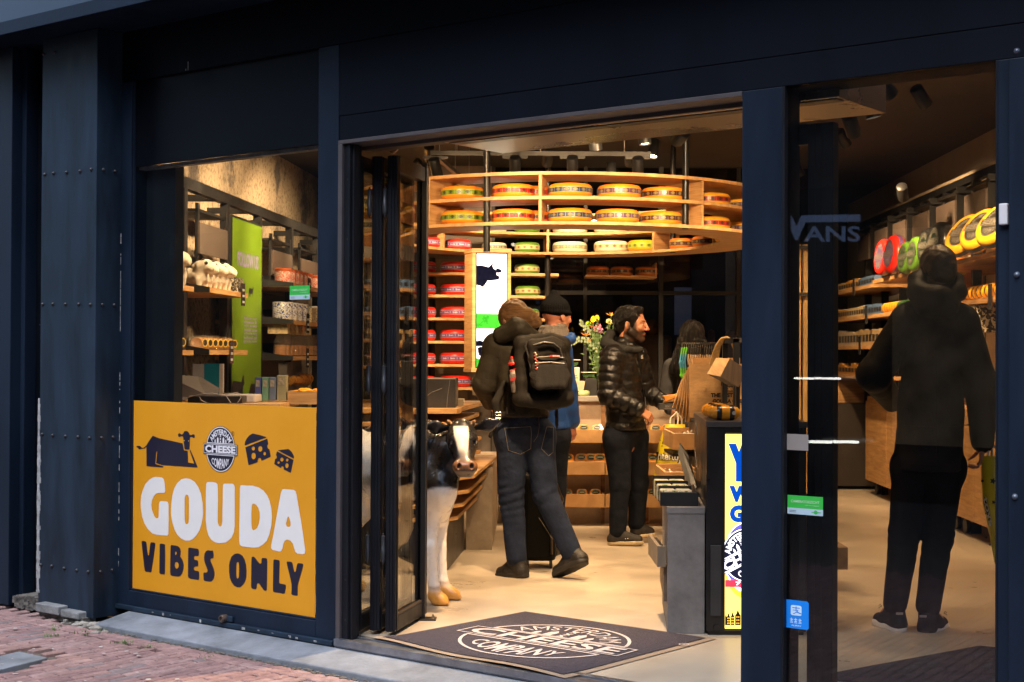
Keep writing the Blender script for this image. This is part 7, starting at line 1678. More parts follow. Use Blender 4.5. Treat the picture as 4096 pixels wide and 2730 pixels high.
def toy_bag(x0, x1, y0, y1, Y, label, words_, slant):
    o = thing('carrier_bag', label, 'carrier bag', P((x0+x1)/2, y1, Y), 'yellow toy shop carrier bags'); n = 14; m = MB(); H = y1-y0
    if slant: prof = lambda t: (x0+20+10*t+42*max(0, t-.45)*1.9, x1+35)
    else: prof = lambda t: (x0+(1-t)*50*(1-t)+12*(t > .8), x1)
    vs = []; k = 12
    for i in range(n+1):
        t = i/n; a, b = prof(t); y = y0+30+(H-30)*t; dp = .07*math.sin(math.pi*min(1, t*1.1+.05))+.015
        for j in range(k):
            an = 6.283*j/k; x = (a+b)/2+math.cos(an)*(b-a)/2*(1+.04*math.sin(7*t+j)); vs.append(P(x, y, Y+math.sin(an)*dp+.008*math.sin(j*3+i*1.7)))
    m.add(vs, [(i*k+j, i*k+(j+1) % k, (i+1)*k+(j+1) % k, (i+1)*k+j) for i in range(n) for j in range(k)]+[tuple(n*k+j for j in range(k))]); b_ = m.build('bag', YB, o, smooth=True)
    a, b = prof(0)
    for dx in (.3, .7):
        m = MB(); c = a+(b-a)*dx; top = P((a+b)/2+(5 if not slant else -25), y0-18, Y); m.tube([P(c-6, y0+34, Y-.02), P(c-4, y0+5, Y-.01), top, P(c+10, y0+5, Y+.01), P(c+10, y0+34, Y+.02)], .006, 6); m.build('handle', mat('handle_white', (.62, .58, .45), .5), o, smooth=True)
    INK = mat('bag_ink', (.015, .012, .008), .5); WH = mat('bag_white', (.75, .72, .62), .5); bpy.context.view_layer.update()
    from mathutils.bvhtree import BVHTree
    bv = BVHTree.FromObject(b_, bpy.context.evaluated_depsgraph_get()); off_ = Vector(o['_o'])
    def cast(x, y, e):
        d = ray(x, y).normalized(); h = bv.ray_cast(CP-off_, d); return (h[0]+off_-d*e) if h[0] else P(x, y, Y-.06-e)
    if not slant:
        for e, bo, mt in ((.004, .11, INK), (.006, .02, WH)):
            m = MB(); text_in(m, 'Intertoys', 2625, 2740, 1850, 1808, lambda x, y: cast(x, y+ (x-2640)*.05, e), bold=bo); m.build('lettering', mt, o)
        m = MB()
        for (x, y, r) in ((2653, 1770, 9), (2648, 1785, 4), (2641, 1762, 3), (2632, 1925, 10), (2624, 1862, 3)): m.flat([[chaikin([(x-r*.6, y+r), (x+r*.7, y+r*.3), (x+r*.2, y-r), (x-r*.3, y-r*.4)], 1)]], lambda a_, b2: cast(a_, b2, .004))
        m.build('doodles', INK, o)
    else:
        for e, bo, mt in ((.004, .11, INK), (.006, .02, WH)):
            m = MB(); text_in(m, 'toys', 0, 120, 0, 50, lambda u, v: cast(3928+u*.22+ (50-v)*.0+v*.35, 2000+u*.95-v*.35, e), bold=bo); m.build('lettering', mt, o)
        m = MB()
        for (x, y, r) in ((3972, 1925, 14), (3975, 2010, 9), (3930, 1925, 8), (3945, 2150, 6), (3960, 2180, 6)): m.flat([[[(x+r*(1 if i % 2 == 0 else .5)*math.cos(i*math.pi/5), y+r*(1 if i % 2 == 0 else .5)*math.sin(i*math.pi/5)) for i in range(10)]]], lambda a_, b2: cast(a_, b2, .004))
        m.build('doodles', INK, o)
person_e()
toy_bag(2612, 2740, 1668, 1960, 10.75, 'yellow toy shop carrier bag hanging beside the oak drawers', ('Intertoys',), False)
# ================================================================ calf statue and plush lambs
RMi = RM.to_3x3().inverted()
def topx(v):
    d = (v-np.array(CP))@np.array(RMi).T; return 2048+d[:, 0]/-d[:, 2]*FOC, 1365-d[:, 1]/-d[:, 2]*FOC
def sg_(x): return 1/(1+np.exp(-np.clip(x, -30, 30)))
def calf():
    q = lambda x, y, Y: V3(P(x, y, Y)); B_ = Bones(.03)
    sh = q(1690, 1800, 8.30); rp = q(1418, 1842, 8.66); mid = q(1550, 1850, 8.47)
    B_.cone(sh, mid, .165, .185, k=.05); B_.cone(mid, rp, .185, .165, k=.05); B_.cone(q(1700, 1890, 8.22), q(1560, 1905, 8.45), .150, .165, k=.05)
    B_.cone(q(1405, 1800, 8.70), q(1398, 1890, 8.70), .14, .13, k=.05)
    B_.cone(q(1726, 1900, 8.14), q(1758, 1940, 8.06), .135, .105, k=.05)          # brisket
    B_.cone(sh+(0, 0, .02), q(1800, 1800, 8.10), .150, .105, k=.05); B_.cone(q(1745, 1900, 8.12), q(1815, 1830, 8.06), .12, .085, k=.05)
    for hx, hy, Yh, kx, tx, r0 in ((1752, 2398, 8.00, 1716, 1722, .088), (1800, 2378, 8.13, 1752, 1768, .080)):
        foot = FL(hx, 2420 if hx < 1780 else 2398); Yf = foot.y
        B_.cone(q(tx, 1985, 8.10), q(kx+4, 2080, Yf+.02), r0, .056, k=.04); B_.cone(q(kx+4, 2080, Yf+.02), q(kx+4, 2195, Yf+.02), .052, .041, k=.02); B_.cone(q(kx+6, 2185, Yf), q(kx+16, 2315, Yf+.01), .040, .031, k=.015)
        B_.cone(q(kx+16, 2315, Yf+.01), q(hx-12, 2375, Yf), .033, .037, k=.012); B_.cone(V3(foot)+(-.022, 0, .055), V3(foot)+(.018, -.012, .026), .040, .042, k=.01); B_.cone(V3(foot)+(.0, -.01, .022), V3(foot)+(.042, -.03, .016), .040, .024, k=.01)
    for tx, kx, Yh in ((1440, 1424, 8.58), (1402, 1388, 8.78)):
        f_ = V3((P(kx, 2000, Yh).x, Yh, 0)); B_.cone(q(tx, 1900, Yh), f_+(.03, 0, .48), .12, .07, k=.04); B_.cone(f_+(.03, 0, .48), f_+(-.05, .03, .34), .065, .045, k=.02); B_.cone(f_+(-.05, .03, .34), f_+(-.01, 0, .08), .042, .034, k=.015); B_.cone(f_+(-.02, 0, .05), f_+(.03, -.02, .03), .042, .04, k=.01)
    B_.cone(q(1378, 1790, 8.80), q(1366, 1960, 8.84), .022, .02)
    # head
    H = Bones(.022); H.cone(q(1847, 1742, 8.04), q(1851, 1775, 7.98), .084, .083); H.cone(q(1851, 1775, 7.98), q(1860, 1850, 7.88), .076, .050); H.ell(q(1846, 1712, 8.06), [.062, .07, .052])
    H.cone(q(1838, 1868, 7.85), q(1882, 1868, 7.85), .040, .040, k=.015); H.cone(q(1845, 1890, 7.87), q(1876, 1890, 7.87), .030, .030, k=.015); H.cone(q(1852, 1800, 8.02), q(1862, 1880, 7.93), .062, .036)
    for sx in (-1, 1):
        H.cone(q(1850+sx*42, 1752, 7.97), q(1853+sx*36, 1758, 7.95), .024, .018, k=.02); H.ell(q(1850+sx*50, 1769, 7.950), [.013, .012, .012], k=.003)
        H.ell(q(1850+sx*50, 1771, 7.935), [.020, .012, .015], k=.008, sub=True); H.ell(q(1850+sx*49, 1769, 7.953), [.014, .013, .013], k=.003)
        H.ell(q(1861+sx*25, 1866, 7.82), [.010, .016, .014], k=.01, sub=True)
        H.cone(q(1845+sx*46, 1694, 8.05), q(1845+sx*52, 1686, 8.03), .015, .010, k=.006)
    H.cone(q(1846, 1881, 7.83), q(1876, 1881, 7.83), .0, .006, k=.02) if 0 else None
    E = Bones(.012)
    for sx, tip in ((-1, (1700, 1706)), (1, (1996, 1686))):
        b = q(1847+sx*62, 1712, 8.06); tp = q(tip[0], tip[1], 8.04); m_ = (b+tp)/2+(0, 0, -.002)
        E.cone(b, m_, .018, .040, flat=((0, 1, .25), .42)); E.cone(m_, tp, .040, .012, flat=((0, 1, .25), .42)); E.cone(m_+(sx*.005, -.030, .002), (m_+tp)/2+(0, -.026, .0), .020, .010, flat=((0, 1, 0), .6), sub=True, k=.012)
    def wr(p, n): x, y = topx(p); return .0022*np.sin((x+.3*(y-1800))*.42)*np.exp(-((x-1745)/55)**2)*(y < 1960)+.0012*wn(p, 40)
    parts_ = [surface(B_, .012, disp=wr, clip=lambda p: -p[:, 2]+.001), surface(H, .006), surface(E, .006)]
    def vc(v):
        x, y = topx(v); c = np.tile(np.array((.012, .0105, .010)), (len(v), 1)); WHT = np.array((.84, .80, .76)); TAN = np.array((.20, .085, .032))
        def bl(m, col):
            nonlocal c
            m = np.clip(m, 0, 1)[:, None]; c = c*(1-m)+np.array(col)*m
        head = (v[:, 1] < 8.09) & (y < 1925) & (x > 1770)
        body = ~head & (x < 1830)
        chest = sg_((y-(1950+.0030*(x-1770)**2))/1.8)*body
        bl(chest*(v[:, 1] < 8.35), WHT)
        w_ = sg_((1640-x+18*np.sin(y/23))/6)*body; bl(w_, WHT)
        bl(w_*sg_(1.6-3.0*(((x-1478)/42)**2+((y-1928)/36)**2)*1.0), (.014, .012, .011)); bl(w_*sg_((1-(((x-1560)/60)**2+((y-1800)/70)**2))*5), (.014, .012, .011)); bl(sg_((1394-x)/3)*sg_((y-1775)/4)*sg_((1885-y)/4)*body, (.014, .012, .011))
        bl(((v[:, 2] < .42)*(x < 1850)).astype(float), WHT)
        hx = x-(1842+(y-1700)*.10); wd = np.where(y < 1740, 29, 29-(y-1740)*.16); wd = np.maximum(wd, 13)
        bl(sg_((wd-np.abs(hx))/1.0)*sg_((y-1706)/1.2)*sg_((1803-y)/7)*head, (.78, .70, .60)); bl(.55*sg_((16-np.abs(x-1856))/4)*sg_((y-1795)/6)*sg_((1842-y)/4)*head, (.36, .30, .26))
        hm = head*(v[:, 1] < 7.93); bl(.9*sg_((y-1844)/3)*sg_((1893-y)/4)*hm, TAN); bl(.6*sg_((y-1888)/3)*hm, (.16, .11, .08))
        for sx in (-1, 1):
            bl(1.2*np.exp(-(((x-(1861+sx*25))/7)**4+((y-1866)/8)**4))*head, (.03, .012, .006)); ex = 1850+sx*50
            bl(1.0*np.exp(-(((x-ex)/13)**4+((y-1769)/9)**4))*head, (.012, .008, .006)); bl(.8*np.exp(-(((x-(ex+6))/2.2)**4+((y-1771)/6)**4))*head, (.45, .38, .33))
            bl(1.0*np.exp(-(((x-(1845+sx*49))/10)**4+((y-1690)/9)**4))*head*(y < 1699), (.42, .22, .09))
        bl(np.exp(-((y-1882)/2.5)**2)*head*(np.abs(x-1860) < 40), (.05, .02, .012))
        bl(sg_((.085-v[:, 2])/.006)*(x < 1850), (.62, .30, .06)); bl(.7*np.exp(-((v[:, 2]-.098)/.012)**2)*(x < 1850), (.30, .16, .08))
        bl(.5*sg_((.012-v[:, 2])/.003)*(x < 1850), (.06, .03, .01))
        return c
    body_mesh('cow_statue', parts_, mat('statue_paint', (.5,)*3, .30, vcol=True, var=.06, scale=20, bump=.10, bscale=70, coat=.35), vcol=vc, label='life-size black and white calf statue standing behind the folded glass doors', category='statue')
calf()
def lamb(Y, a, z, s, label, turn=0.0, dark=False):
    c = V3(R(a, Y, z)); ct, st_ = math.cos(turn), math.sin(turn); q = lambda x, y, zz: c+np.array([x*ct-y*st_, x*st_+y*ct, zz])*s; B_ = Bones(.02*s)
    B_.cone(q(-.04, .05, .075), q(.02, -.03, .08), .062*s, .055*s); B_.cone(q(.03, -.05, .14), q(.05, -.07, .15), .052*s, .046*s); B_.cone(q(.07, -.09, .135), q(.085, -.105, .13), .026*s, .022*s)
    for dx, dy in ((-.07, .03), (-.03, .09), (.0, -.07), (.05, -.02)): B_.cone(q(dx, dy, .05), q(dx, dy, .016), .024*s, .020*s)
    for sg2 in (-1, 1): B_.cone(q(.03+sg2*.035, -.05-sg2*.03, .165), q(.03+sg2*.062, -.05-sg2*.052, .150), .014*s, .010*s)
    o = body_mesh('plush_cow', [surface(B_, .010*s, disp=lambda p, n: .0022*wn(p, 110, 1)+.0015*wn(p, 200, 3))], mat('plush_white', (.62, .55, .45), .98, var=.12, scale=20, bump=.5, bscale=160, sheen=.3), label=label, category='plush toy', group='white plush calves on the top shelf')
    sp = Bones(.01); sp.ell(q(.045, -.105, .165), [.014*s]*3); sp.ell(q(.035, -.07, .185), [.018*s]*3); piece(o, 'dark_patch', sp, .006, mat('plush_black', (.02, .018, .016), .95))
    m = MB()
    for dx in (-.02, .022): m.ball(Vector(q(.062+dx, -.112+dx*.7, .165)), .005*s, 8)
    m.build('eye', mat('bead_eye', (.005, .004, .004), .1), o, smooth=True); m = MB(); m.ball(Vector(q(.088, -.116, .126)), .012*s, 8, sc=(1, .8, .7)); m.build('snout', mat('plush_pink', (.50, .25, .16), .9), o, smooth=True)
for i in range(6): lamb(10.03+i*.115, .07, 1.891, 1.02-.05*(i % 2), 'white plush calf on the top shelf behind the left window, %s in the row' % ['first', 'second', 'third', 'fourth', 'fifth', 'last'][i], .35)
for i in range(2): lamb(9.45+i*.22, .02, 1.891, 1.15, 'white plush calf left of the first rack post, %s one' % ['nearer', 'farther'][i], .2)
mb = MB()
for i in range(3): mb.box(.10, .17, 10.70+i*.06, 10.745+i*.06, 1.891, 2.0, R)
mb.build('black_card_box', printed('domino', (.02, .018, .016), (.5, .45, .35), 70, .56), label='small black boxes with pale window print beside the plush calves', cat='boxes', kind='stuff')
# ================================================================ the black display, tote bags and socks right of the doorway
NB = mat('display_black', (.012, .011, .012), .32, var=.3, scale=6)
SLATE = mat('slate_grey', (.17, .155, .15), .6, var=.30, scale=7, bump=.12)
bd = thing('black_display', 'tall black marble display with lit yellow screen beside the right door pillar', 'display', (1.2, 7.4, 0))
Yf = 7.27; xl = P(2826, 2000, Yf).x; xr = P(3225, 2000, Yf).x; zt_ = P(2826, 1687, Yf).z
s0 = P(2903, 2000, Yf).x; s1 = P(3085, 2000, Yf).x; sz1 = P(2903, 1738, Yf).z; sz0 = P(2903, 2517, Yf).z
SH = lambda a, b, c: Vector((a+max(0, b-7.27)*.075, b, c))
mb = MB(); mb.box(xl, s0-.004, Yf, Yf+.03, .02, zt_-.03, fn=SH); mb.box(s1+.004, xr, Yf, Yf+.03, .02, zt_-.03, fn=SH); mb.box(s0-.004, s1+.004, Yf, Yf+.03, .02, sz0-.006, fn=SH); mb.box(s0-.004, s1+.004, Yf, Yf+.03, sz1+.006, zt_-.03, fn=SH); mb.box(xl, xl+.02, Yf+.03, 8.45, .02, zt_-.03, fn=SH); mb.box(xr-.02, xr, Yf+.03, 8.45, .02, zt_-.03, fn=SH); mb.box(xl+.02, xr-.02, Yf+.10, Yf+.12, .02, zt_-.03, fn=SH); mb.box(xl+.01, xr-.01, Yf+.01, 8.44, 0, .02, fn=SH)
mb.build('case', NB, bd, bevel=.002)
mb = MB(); mb.box(xl-.004, xr+.004, Yf-.006, 8.46, zt_-.028, zt_, fn=SH); mb.build('top_slab', mat('dark_top', (.06, .052, .05), .35, var=.25, scale=5), bd, bevel=.002)
mb = MB(); mb.box(xl+.02, xl+.075, Yf-.012, Yf-.001, .10, .46); mb.build('socket_plate', mat('plate_dark', (.03, .028, .03), .5, var=.2), bd, bevel=.002)
mb = MB(); c = P(2866, 2512, Yf-.013); mb.lathe([(.015, 0), (.014, .005), (0, .005)], (c.x, Yf-.0125, c.z), (0, -1, 0), 16); mb.build('castor_cap', BLK, bd, smooth=True)
mb = MB(); mb.tube([P(2780, 1790, 8.2), P(2784, 1835, 8.0), P(2786, 1870, 7.9), P(2770, 1900, 8.1)], .0012, 5); mb.build('vein', MARBLEW, bd)
mb = MB(); mb.box(P(2789, 1, 8.0).x, P(2793, 1, 8.0).x, 7.995, 8.0, P(2790, 1740, 8.0).z, P(2790, 1682, 8.0).z); mb.build('price_strip', mat('strip_pale', (.3, .28, .27), .5), bd)
scr = thing('lit_screen', 'glowing yellow advertising screen in the black display, cut by the door pillar', 'screen', ((s0+s1)/2, Yf, sz0))
g = lambda u, v, d=0: Vector((s0+(s1-s0)*u, Yf+.010-.0008*d, sz1+(sz0-sz1)*v))
mb = MB(); mb.box(s0, s1, Yf+.0105, Yf+.02, sz0, sz1); mb.build('panel', mat('screen_yellow', (.95, .72, .12), .3, emit=1.15, var=.03, scale=3), scr)
E = [mat('e_blue', (.0, .06, .42), .3, emit=.6, var=0), mat('e_white', (.9, .9, 1.0), .3, emit=1.3, var=0), mat('e_navy', (.010, .010, .03), .3, emit=.6, var=0), mat('e_red', (.75, .03, .06), .3, emit=.9, var=0), mat('e_orange', (.9, .42, .03), .3, emit=1.1, var=0), mat('e_black', (.004, .003, .003), .3, emit=.2, var=0), mat('e_violet', (.12, .10, .5), .3, emit=.8, var=0)]
py = lambda y: (y-1738)/779.0; pxu = lambda x: (x-2903)/182.0
mb = MB()
def tx(t_, x0, x1, y0, y1, mi, bold=.05): text_in(mb, t_, pxu(x0), pxu(x1), py(y1), py(y0), lambda u, v: g(u, v, 1), mi, bold=bold)
tx('YES', 2914, 3072, 1774, 1930, 0, .09); tx('WE', 2918, 3040, 1945, 2010, 0, .09); tx('GOUDA', 2920, 3130, 2022, 2092, 0, .06) if 0 else tx('GO', 2920, 3050, 2022, 2092, 0, .07)
cxp, cyp, rp_ = 2988, 2222, 110
def gl(x, y, l, rot=rad(26)):
    X_ = x*math.cos(rot)-y*math.sin(rot); Y_ = x*math.sin(rot)+y*math.cos(rot); return g(pxu(cxp+X_*rp_*.92), py(cyp-Y_*rp_*1.0), 2.5+l*.8)
mb.flat([[ell(pxu(cxp), py(cyp+25), 92/182, 150/779, 40)]], lambda u, v: g(u, v, 1), 4); mb.flat([[ell(pxu(cxp), py(cyp+8), 92/182, 142/779, 40)]], lambda u, v: g(u, v, 1.5), 1); mb.flat([[ell(pxu(cxp), py(cyp+4), 90/182, 132/779, 40)]], lambda u, v: g(u, v, 2.0), 6)
mb.flat([[[(pxu(2903), py(2322)), (pxu(3075), py(2322)), (pxu(3065), py(2350)), (pxu(2903), py(2350))]]], lambda u, v: g(u, v, 2.2), 3); text_in(mb, '7 1', pxu(2944), pxu(2990), py(2343), py(2329), lambda u, v: g(u, v, 2.6), 1)
logo(mb, gl, 2, 1)
for i, (x, w_, h_) in enumerate(((2880, 26, 52), (2909, 15, 50), (2926, 14, 55), (2943, 22, 62), (2968, 18, 48), (2990, 22, 60), (3016, 16, 52), (3036, 24, 58), (3064, 16, 48))):
    if x < 2903: x = 2903; w_ = 6
    P_ = [(x, 0), (x+w_, 0), (x+w_, h_*.65), (x+w_*.8, h_*.72), (x+w_*.62, h_*.9), (x+w_*.5, h_), (x+w_*.38, h_*.9), (x+w_*.2, h_*.72), (x, h_*.65)]
    mb.flat([[[(pxu(a), py(2503-b)) for a, b in P_]]], lambda u, v: g(u, v, 1), 5)
    if w_ > 10:
        for r_ in range(3):
            for c_ in (0, 1): mb.flat([[ell(pxu(x+w_*(.33+.34*c_)), py(2503-8-h_*.20*r_), 2/182, 3/779, 8)]], lambda u, v: g(u, v, 1.8), 4)
mb.build('picture', E, scr)
# yellow cheeses with black ends on the top slab
YCH = mat('rind_yellow_gloss', (.72, .29, .012), .22, var=.12, scale=12, coat=.6)
for i, (px_, Yc_) in enumerate(((2894, 7.40), (2880, 7.52), (2868, 7.64), (2858, 7.76))):
    c = P(px_+6, 1600, Yc_); o = thing('small_cheese', 'glossy yellow baby cheese with black end bands on the black display, %s of four' % ['nearest', 'second', 'third', 'farthest'][i], 'cheese', (c.x, Yc_, zt_), 'glossy yellow baby cheeses')
    r = .041; L_ = .155; m = MB(); prof = [(0, -L_/2), (.018, -L_/2+.002), (.029, -L_/2+.012), (.037, -L_/2+.032), (r, -.02), (r, .02), (.037, L_/2-.032), (.029, L_/2-.012), (.018, L_/2-.002), (0, L_/2)]
    cc = (c.x, Yc_, zt_+r*.98); m.lathe(prof, cc, (1, 0, 0), 24); m.build('rind', YCH, o, smooth=True)
    for s_ in (-1, 1): m = MB(); m.lathe([(.0408, .020*s_), (.0418, .026*s_), (.0405, .038*s_), (.0382, .046*s_)], (cc[0], cc[1], cc[2]), (1, 0, 0), 24); m.build('black_band', mat('band_black', (.010, .008, .008), .3, coat=.5), o, smooth=True)
    m = MB(); m.flat([[ell(.040, .0, .010, .010, 12)]], lambda x, y: Vector((cc[0]+x, cc[1]-.0423, cc[2]+y))); m.build('round_mark', mat('mark_pale', (.45, .42, .34), .4), o)
# grey stone plinth in front, black gift box on it
gp2 = thing('stone_plinth', 'grey stone plinth with wooden drawer standing left of the black display', 'plinth', (.9, 7.4, 0)); Yg = 7.30
x0, x1 = P(2669, 2300, Yg).x, P(2817, 2300, Yg).x; mb = MB(); mb.box(x0, x1, Yg, Yg+.9, 0, .615, SH); mb.build('block', SLATE, gp2, bevel=.002)
mb = MB(); mb.box(P(2664, 2300, Yg).x, x1+.002, Yg-.004, Yg+.95, .6155, .65, SH); mb.build('cap', SLATE, gp2, bevel=.002)
mb = MB(); mb.box(P(2648, 2300, Yg+.1).x, x0-.001, Yg+.1, Yg+.8, .15, .34, SH); mb.build('side_panel', OAKD, gp2)
a = P(2612, 2102, Yg+.5); b_ = P(2668, 2267, Yg+.08); x_ = P(2628, 2184, Yg+.08).x; z0_ = b_.z; z1_ = P(2628, 2184, Yg+.08).z
mb = MB(); mb.box(x_, x0-.001, Yg+.06, Yg+.078, z0_, z1_); mb.box(x_, x_+.018, Yg+.078, Yg+.55, z0_, z1_); mb.box(x_+.018, x0-.001, Yg+.078, Yg+.55, z0_, z0_+.015); mb.build('drawer', wood('drawer_oak', '#6f6253', '#937f68', .5, (1, 8, 1), 5), gp2)
mb = MB(); mb.box(x_+.025, x0-.002, Yg+.15, Yg+.5, z0_+.016, z1_-.01); mb.build('drawer_goods', BLK, gp2)
gb = thing('gift_box', 'open black gift box with rows of wrapped cheese packets on the grey plinth', 'box', P(2715, 2024, Yg+.1)); a, b_ = P(2638, 2024, Yg+.03), P(2790, 1971, Yg+.03)
mb = MB(); mb.box(a.x, b_.x, Yg+.03, Yg+.05, .651, b_.z, fn=SH); mb.box(a.x, a.x+.01, Yg+.05, Yg+.5, .651, b_.z, fn=SH); mb.box(b_.x-.01, b_.x, Yg+.05, Yg+.5, .651, b_.z, fn=SH); mb.box(a.x+.01, b_.x-.01, Yg+.05, Yg+.5, .651, .66, fn=SH); mb.build('box', mat('card_black', (.010, .009, .009), .5), gb, bevel=.002)
for r_ in range(3):
    yy = Yg+.08+r_*.15
    for k in range(2):
        m = MB(); w_ = (b_.x-a.x-.03)/2; m.box(a.x+.012+k*w_, a.x+.008+(k+1)*w_, yy, yy+.09, .661, b_.z+.008+r_*.012); m.build('packet', printed('packet_print', (.55, .48, .36), (.05, .16, .05), 50, .55) if 'packet_print' not in bpy.data.materials else bpy.data.materials['packet_print'], gb, bevel=.008)
    m = MB(); m.box(a.x+.01, b_.x-.012, yy+.10, yy+.108, .661, b_.z+.02+r_*.014); m.build('divider', mat('card_black', (.01,)*3), gb)
yl = Yg+.52; vs = [P(2718, 1774, yl+.28), P(2751, 1821, yl+.22), P(2789, 1953, yl), P(2785, 1969, yl), P(2758, 1967, yl), P(2712, 1818, yl+.22)]
m = MB(); m.add(vs+[v+Vector((.004, .014, .004)) for v in vs], [(0, 1, 2, 3, 4, 5), (11, 10, 9, 8, 7, 6)]+[(i, (i+1) % 6, (i+1) % 6+6, i+6) for i in range(6)]); m.build('lid', mat('card_black', (.01,)*3), gb)
# oak trays on a dark stand
def oak_tray(px0, px1, y0, y1, Yt, dep, label, stuffing):
    a, b_ = P(px0, y1, Yt), P(px1, y0, Yt); o = thing('oak_tray', label, 'tray', ((a.x+b_.x)/2, Yt, a.z)); m = MB(); t = .015
    m.box(a.x, b_.x, Yt, Yt+t, a.z, b_.z); m.box(a.x, b_.x, Yt+dep-t, Yt+dep, a.z, b_.z+.01); m.box(a.x, a.x+t, Yt+t, Yt+dep-t, a.z, b_.z+.002); m.box(b_.x-t, b_.x, Yt+t, Yt+dep-t, a.z, b_.z+.002); m.box(a.x+t, b_.x-t, Yt+t, Yt+dep-t, a.z, a.z+t); m.build('tray', OAKH, o, bevel=.002)
    m = MB(); crumple(m, Vector(((a.x+b_.x)/2, Yt+dep/2, b_.z-.05)), (b_.x-a.x)*.42, dep*.42, .055, .7); m.build('clear_wrap', CELLO, o)
    m = MB()
    for _ in range(26): m.ball((random.uniform(a.x+.03, b_.x-.03), random.uniform(Yt+.04, Yt+dep-.05), b_.z-.03+random.uniform(-.01, .015)), random.uniform(.008, .016), 6)
    m.build('goods', mat(stuffing[0], stuffing[1], .5, var=.5, scale=60), o)
oak_tray(2690, 2830, 1735, 1800, 8.75, .55, 'upper open oak tray of clear-wrapped packs beside the yellow bag', ('goods_pale', (.45, .38, .30)))
oak_tray(2657, 2810, 1890, 1924, 8.3, .5, 'lower open oak tray of small souvenirs under the yellow bag', ('goods_mixed', (.35, .22, .15)))
sd2 = thing('tray_stand', 'dark stand carrying the open oak trays', 'stand', (1.05, 8.8, 0)); mb = MB(); xa2 = P(2760, 1, 8.6).x; mb.box(xa2+.09, xa2+.13, 8.2, 9.4, 0, 1.0); mb.build('side', NB, sd2)
for (z_, Y_) in ((P(1, 1803, 8.75).z, 8.75), (P(1, 1927, 8.3).z, 8.3)):
    mb = MB(); mb.box(P(2690 if Y_ > 8.5 else 2660, 1, Y_).x+.01, xa2+.089, Y_+.02, Y_+.5, z_-.02, z_-.002); mb.build('ledge', NB, sd2)
# tote bags on a black rail
rl = thing('bag_rail', 'black steel rail stand hung with tote bags and socks', 'stand', (1.35, 9.1, 0)); xr1, xr2 = P(2935, 1500, 8.95).x, P(2957, 1500, 8.95).x
mb = MB(); mb.box(xr1, xr2, 8.95, 8.985, 0, P(2940, 1355, 8.95).z); mb.build('post', BLK, rl); zb = P(2900, 1362, 9.1).z
mb = MB(); mb.box(P(2893, 1, 9.15).x, P(2925, 1, 9.15).x, 9.0, 9.2, zb-.02, zb+.012); mb.build('hook_block', BLK, rl); mb = MB(); mb.box(xr1, P(3100, 1, 8.95).x, 8.95, 8.985, P(2940, 1370, 8.95).z, P(2940, 1352, 8.95).z); mb.build('bar', mat('bar_grey', (.07, .06, .06), .4), rl)
mb = MB(); mb.box(P(2893, 1, 9.15).x+.01, P(2925, 1, 9.15).x-.01, 9.19, 9.22, 0, zb-.02); mb.build('post', BLK, rl)
JUTE = mat('jute', (.46, .27, .115), .9, var=.2, scale=18, bump=.6, bscale=230, stretch=(1, 1, 2.5)); JI = mat('tote_ink', (.025, .018, .014), .8)
def tote(x0, y0, x1, y1, Y, dY, label, print_=False, lean=0.0):
    o = thing('tote_bag', label, 'tote bag', P((x0+x1)/2, y1, Y), 'jute tote bags'); m = MB(); nx, ny = 14, 16
    def s(u, v, k): 
        p_ = P(x0+(x1-x0)*u+lean*v, y0+(y1-y0)*v, Y+dY*u); p_.y += .012*math.sin(v*7+u*5)*v+k*(.022+.02*math.sin(math.pi*v)); return p_
    for k in (0, 1): m.add([s(i/nx, j/ny, k) for j in range(ny+1) for i in range(nx+1)], [(j*(nx+1)+i, j*(nx+1)+i+1, (j+1)*(nx+1)+i+1, (j+1)*(nx+1)+i) for j in range(ny) for i in range(nx)])
    for u in (0, 1):
        col = [s(u, j/ny, k) for j in range(ny+1) for k in (0, 1)]; m.add(col, [(2*j, 2*j+1, 2*j+3, 2*j+2) for j in range(ny)])
    m.add([s(0, 1, 0), s(1, 1, 0), s(1, 1, 1), s(0, 1, 1)], [(0, 1, 2, 3)]); m.build('bag', JUTE, o, smooth=False)
    if print_:
        m = MB(); pr = lambda x, y, e=0: s((x-x0-lean*(y-y0)/(y1-y0))/(x1-x0), (y-y0)/(y1-y0), 0)-Vector((0, .004+e, 0))
        text_in(m, 'THE BEST', 2843, 2932, 1590, 1573, pr, 0, bold=.06); text_in(m, 'GOUDA CHEESE', 2850, 2998, 1613, 1597, pr, 0, bold=.06); logo(m, lambda x, y, l: pr(2922+x*34, 1536-y*34, l*.0015), 0, 1, detail=False); m.build('lettering', [JI, mat('jute_pale', (.46, .27, .11), .9)], o)
    return o
for i in range(5): tote(2752-i*6+i*0, 1470-i*2+14*i, 2775, 1688-i*14, 9.25-.0*i+.03*i, .05, 'folded jute tote bag edge, %s in the hanging row' % ['first', 'second', 'third', 'fourth', 'fifth'][i], lean=-10-7*i)
tote(2772, 1432, 2960, 1560, 9.42, .25, 'jute tote bag hanging behind the front one')
tote(2757, 1456, 3010, 1672, 9.22, .12, 'front jute tote bag printed in dark lettering', True)
m = MB()
hd = thing('rope_handle', 'thick jute rope handles looped over the black hook', 'handle', P(2880, 1440, 9.1))
for i in range(4):
    dx = i*5; m = MB(); m.tube([P(2842+dx*1.6, 1460, 9.15), P(2852+dx*1.4, 1420, 9.13), P(2866+dx, 1382, 9.1), P(2886+dx*.6, 1356+i, 9.07), P(2908, 1350+i*2, 9.06), P(2926, 1362+i*2, 9.06), P(2937, 1395, 9.08), P(2940, 1440, 9.1)], .0085, 8); m.build('rope', mat('jute_rope', (.48, .29, .10), .9, var=.25, scale=60, bump=.5, bscale=120), hd, smooth=True)
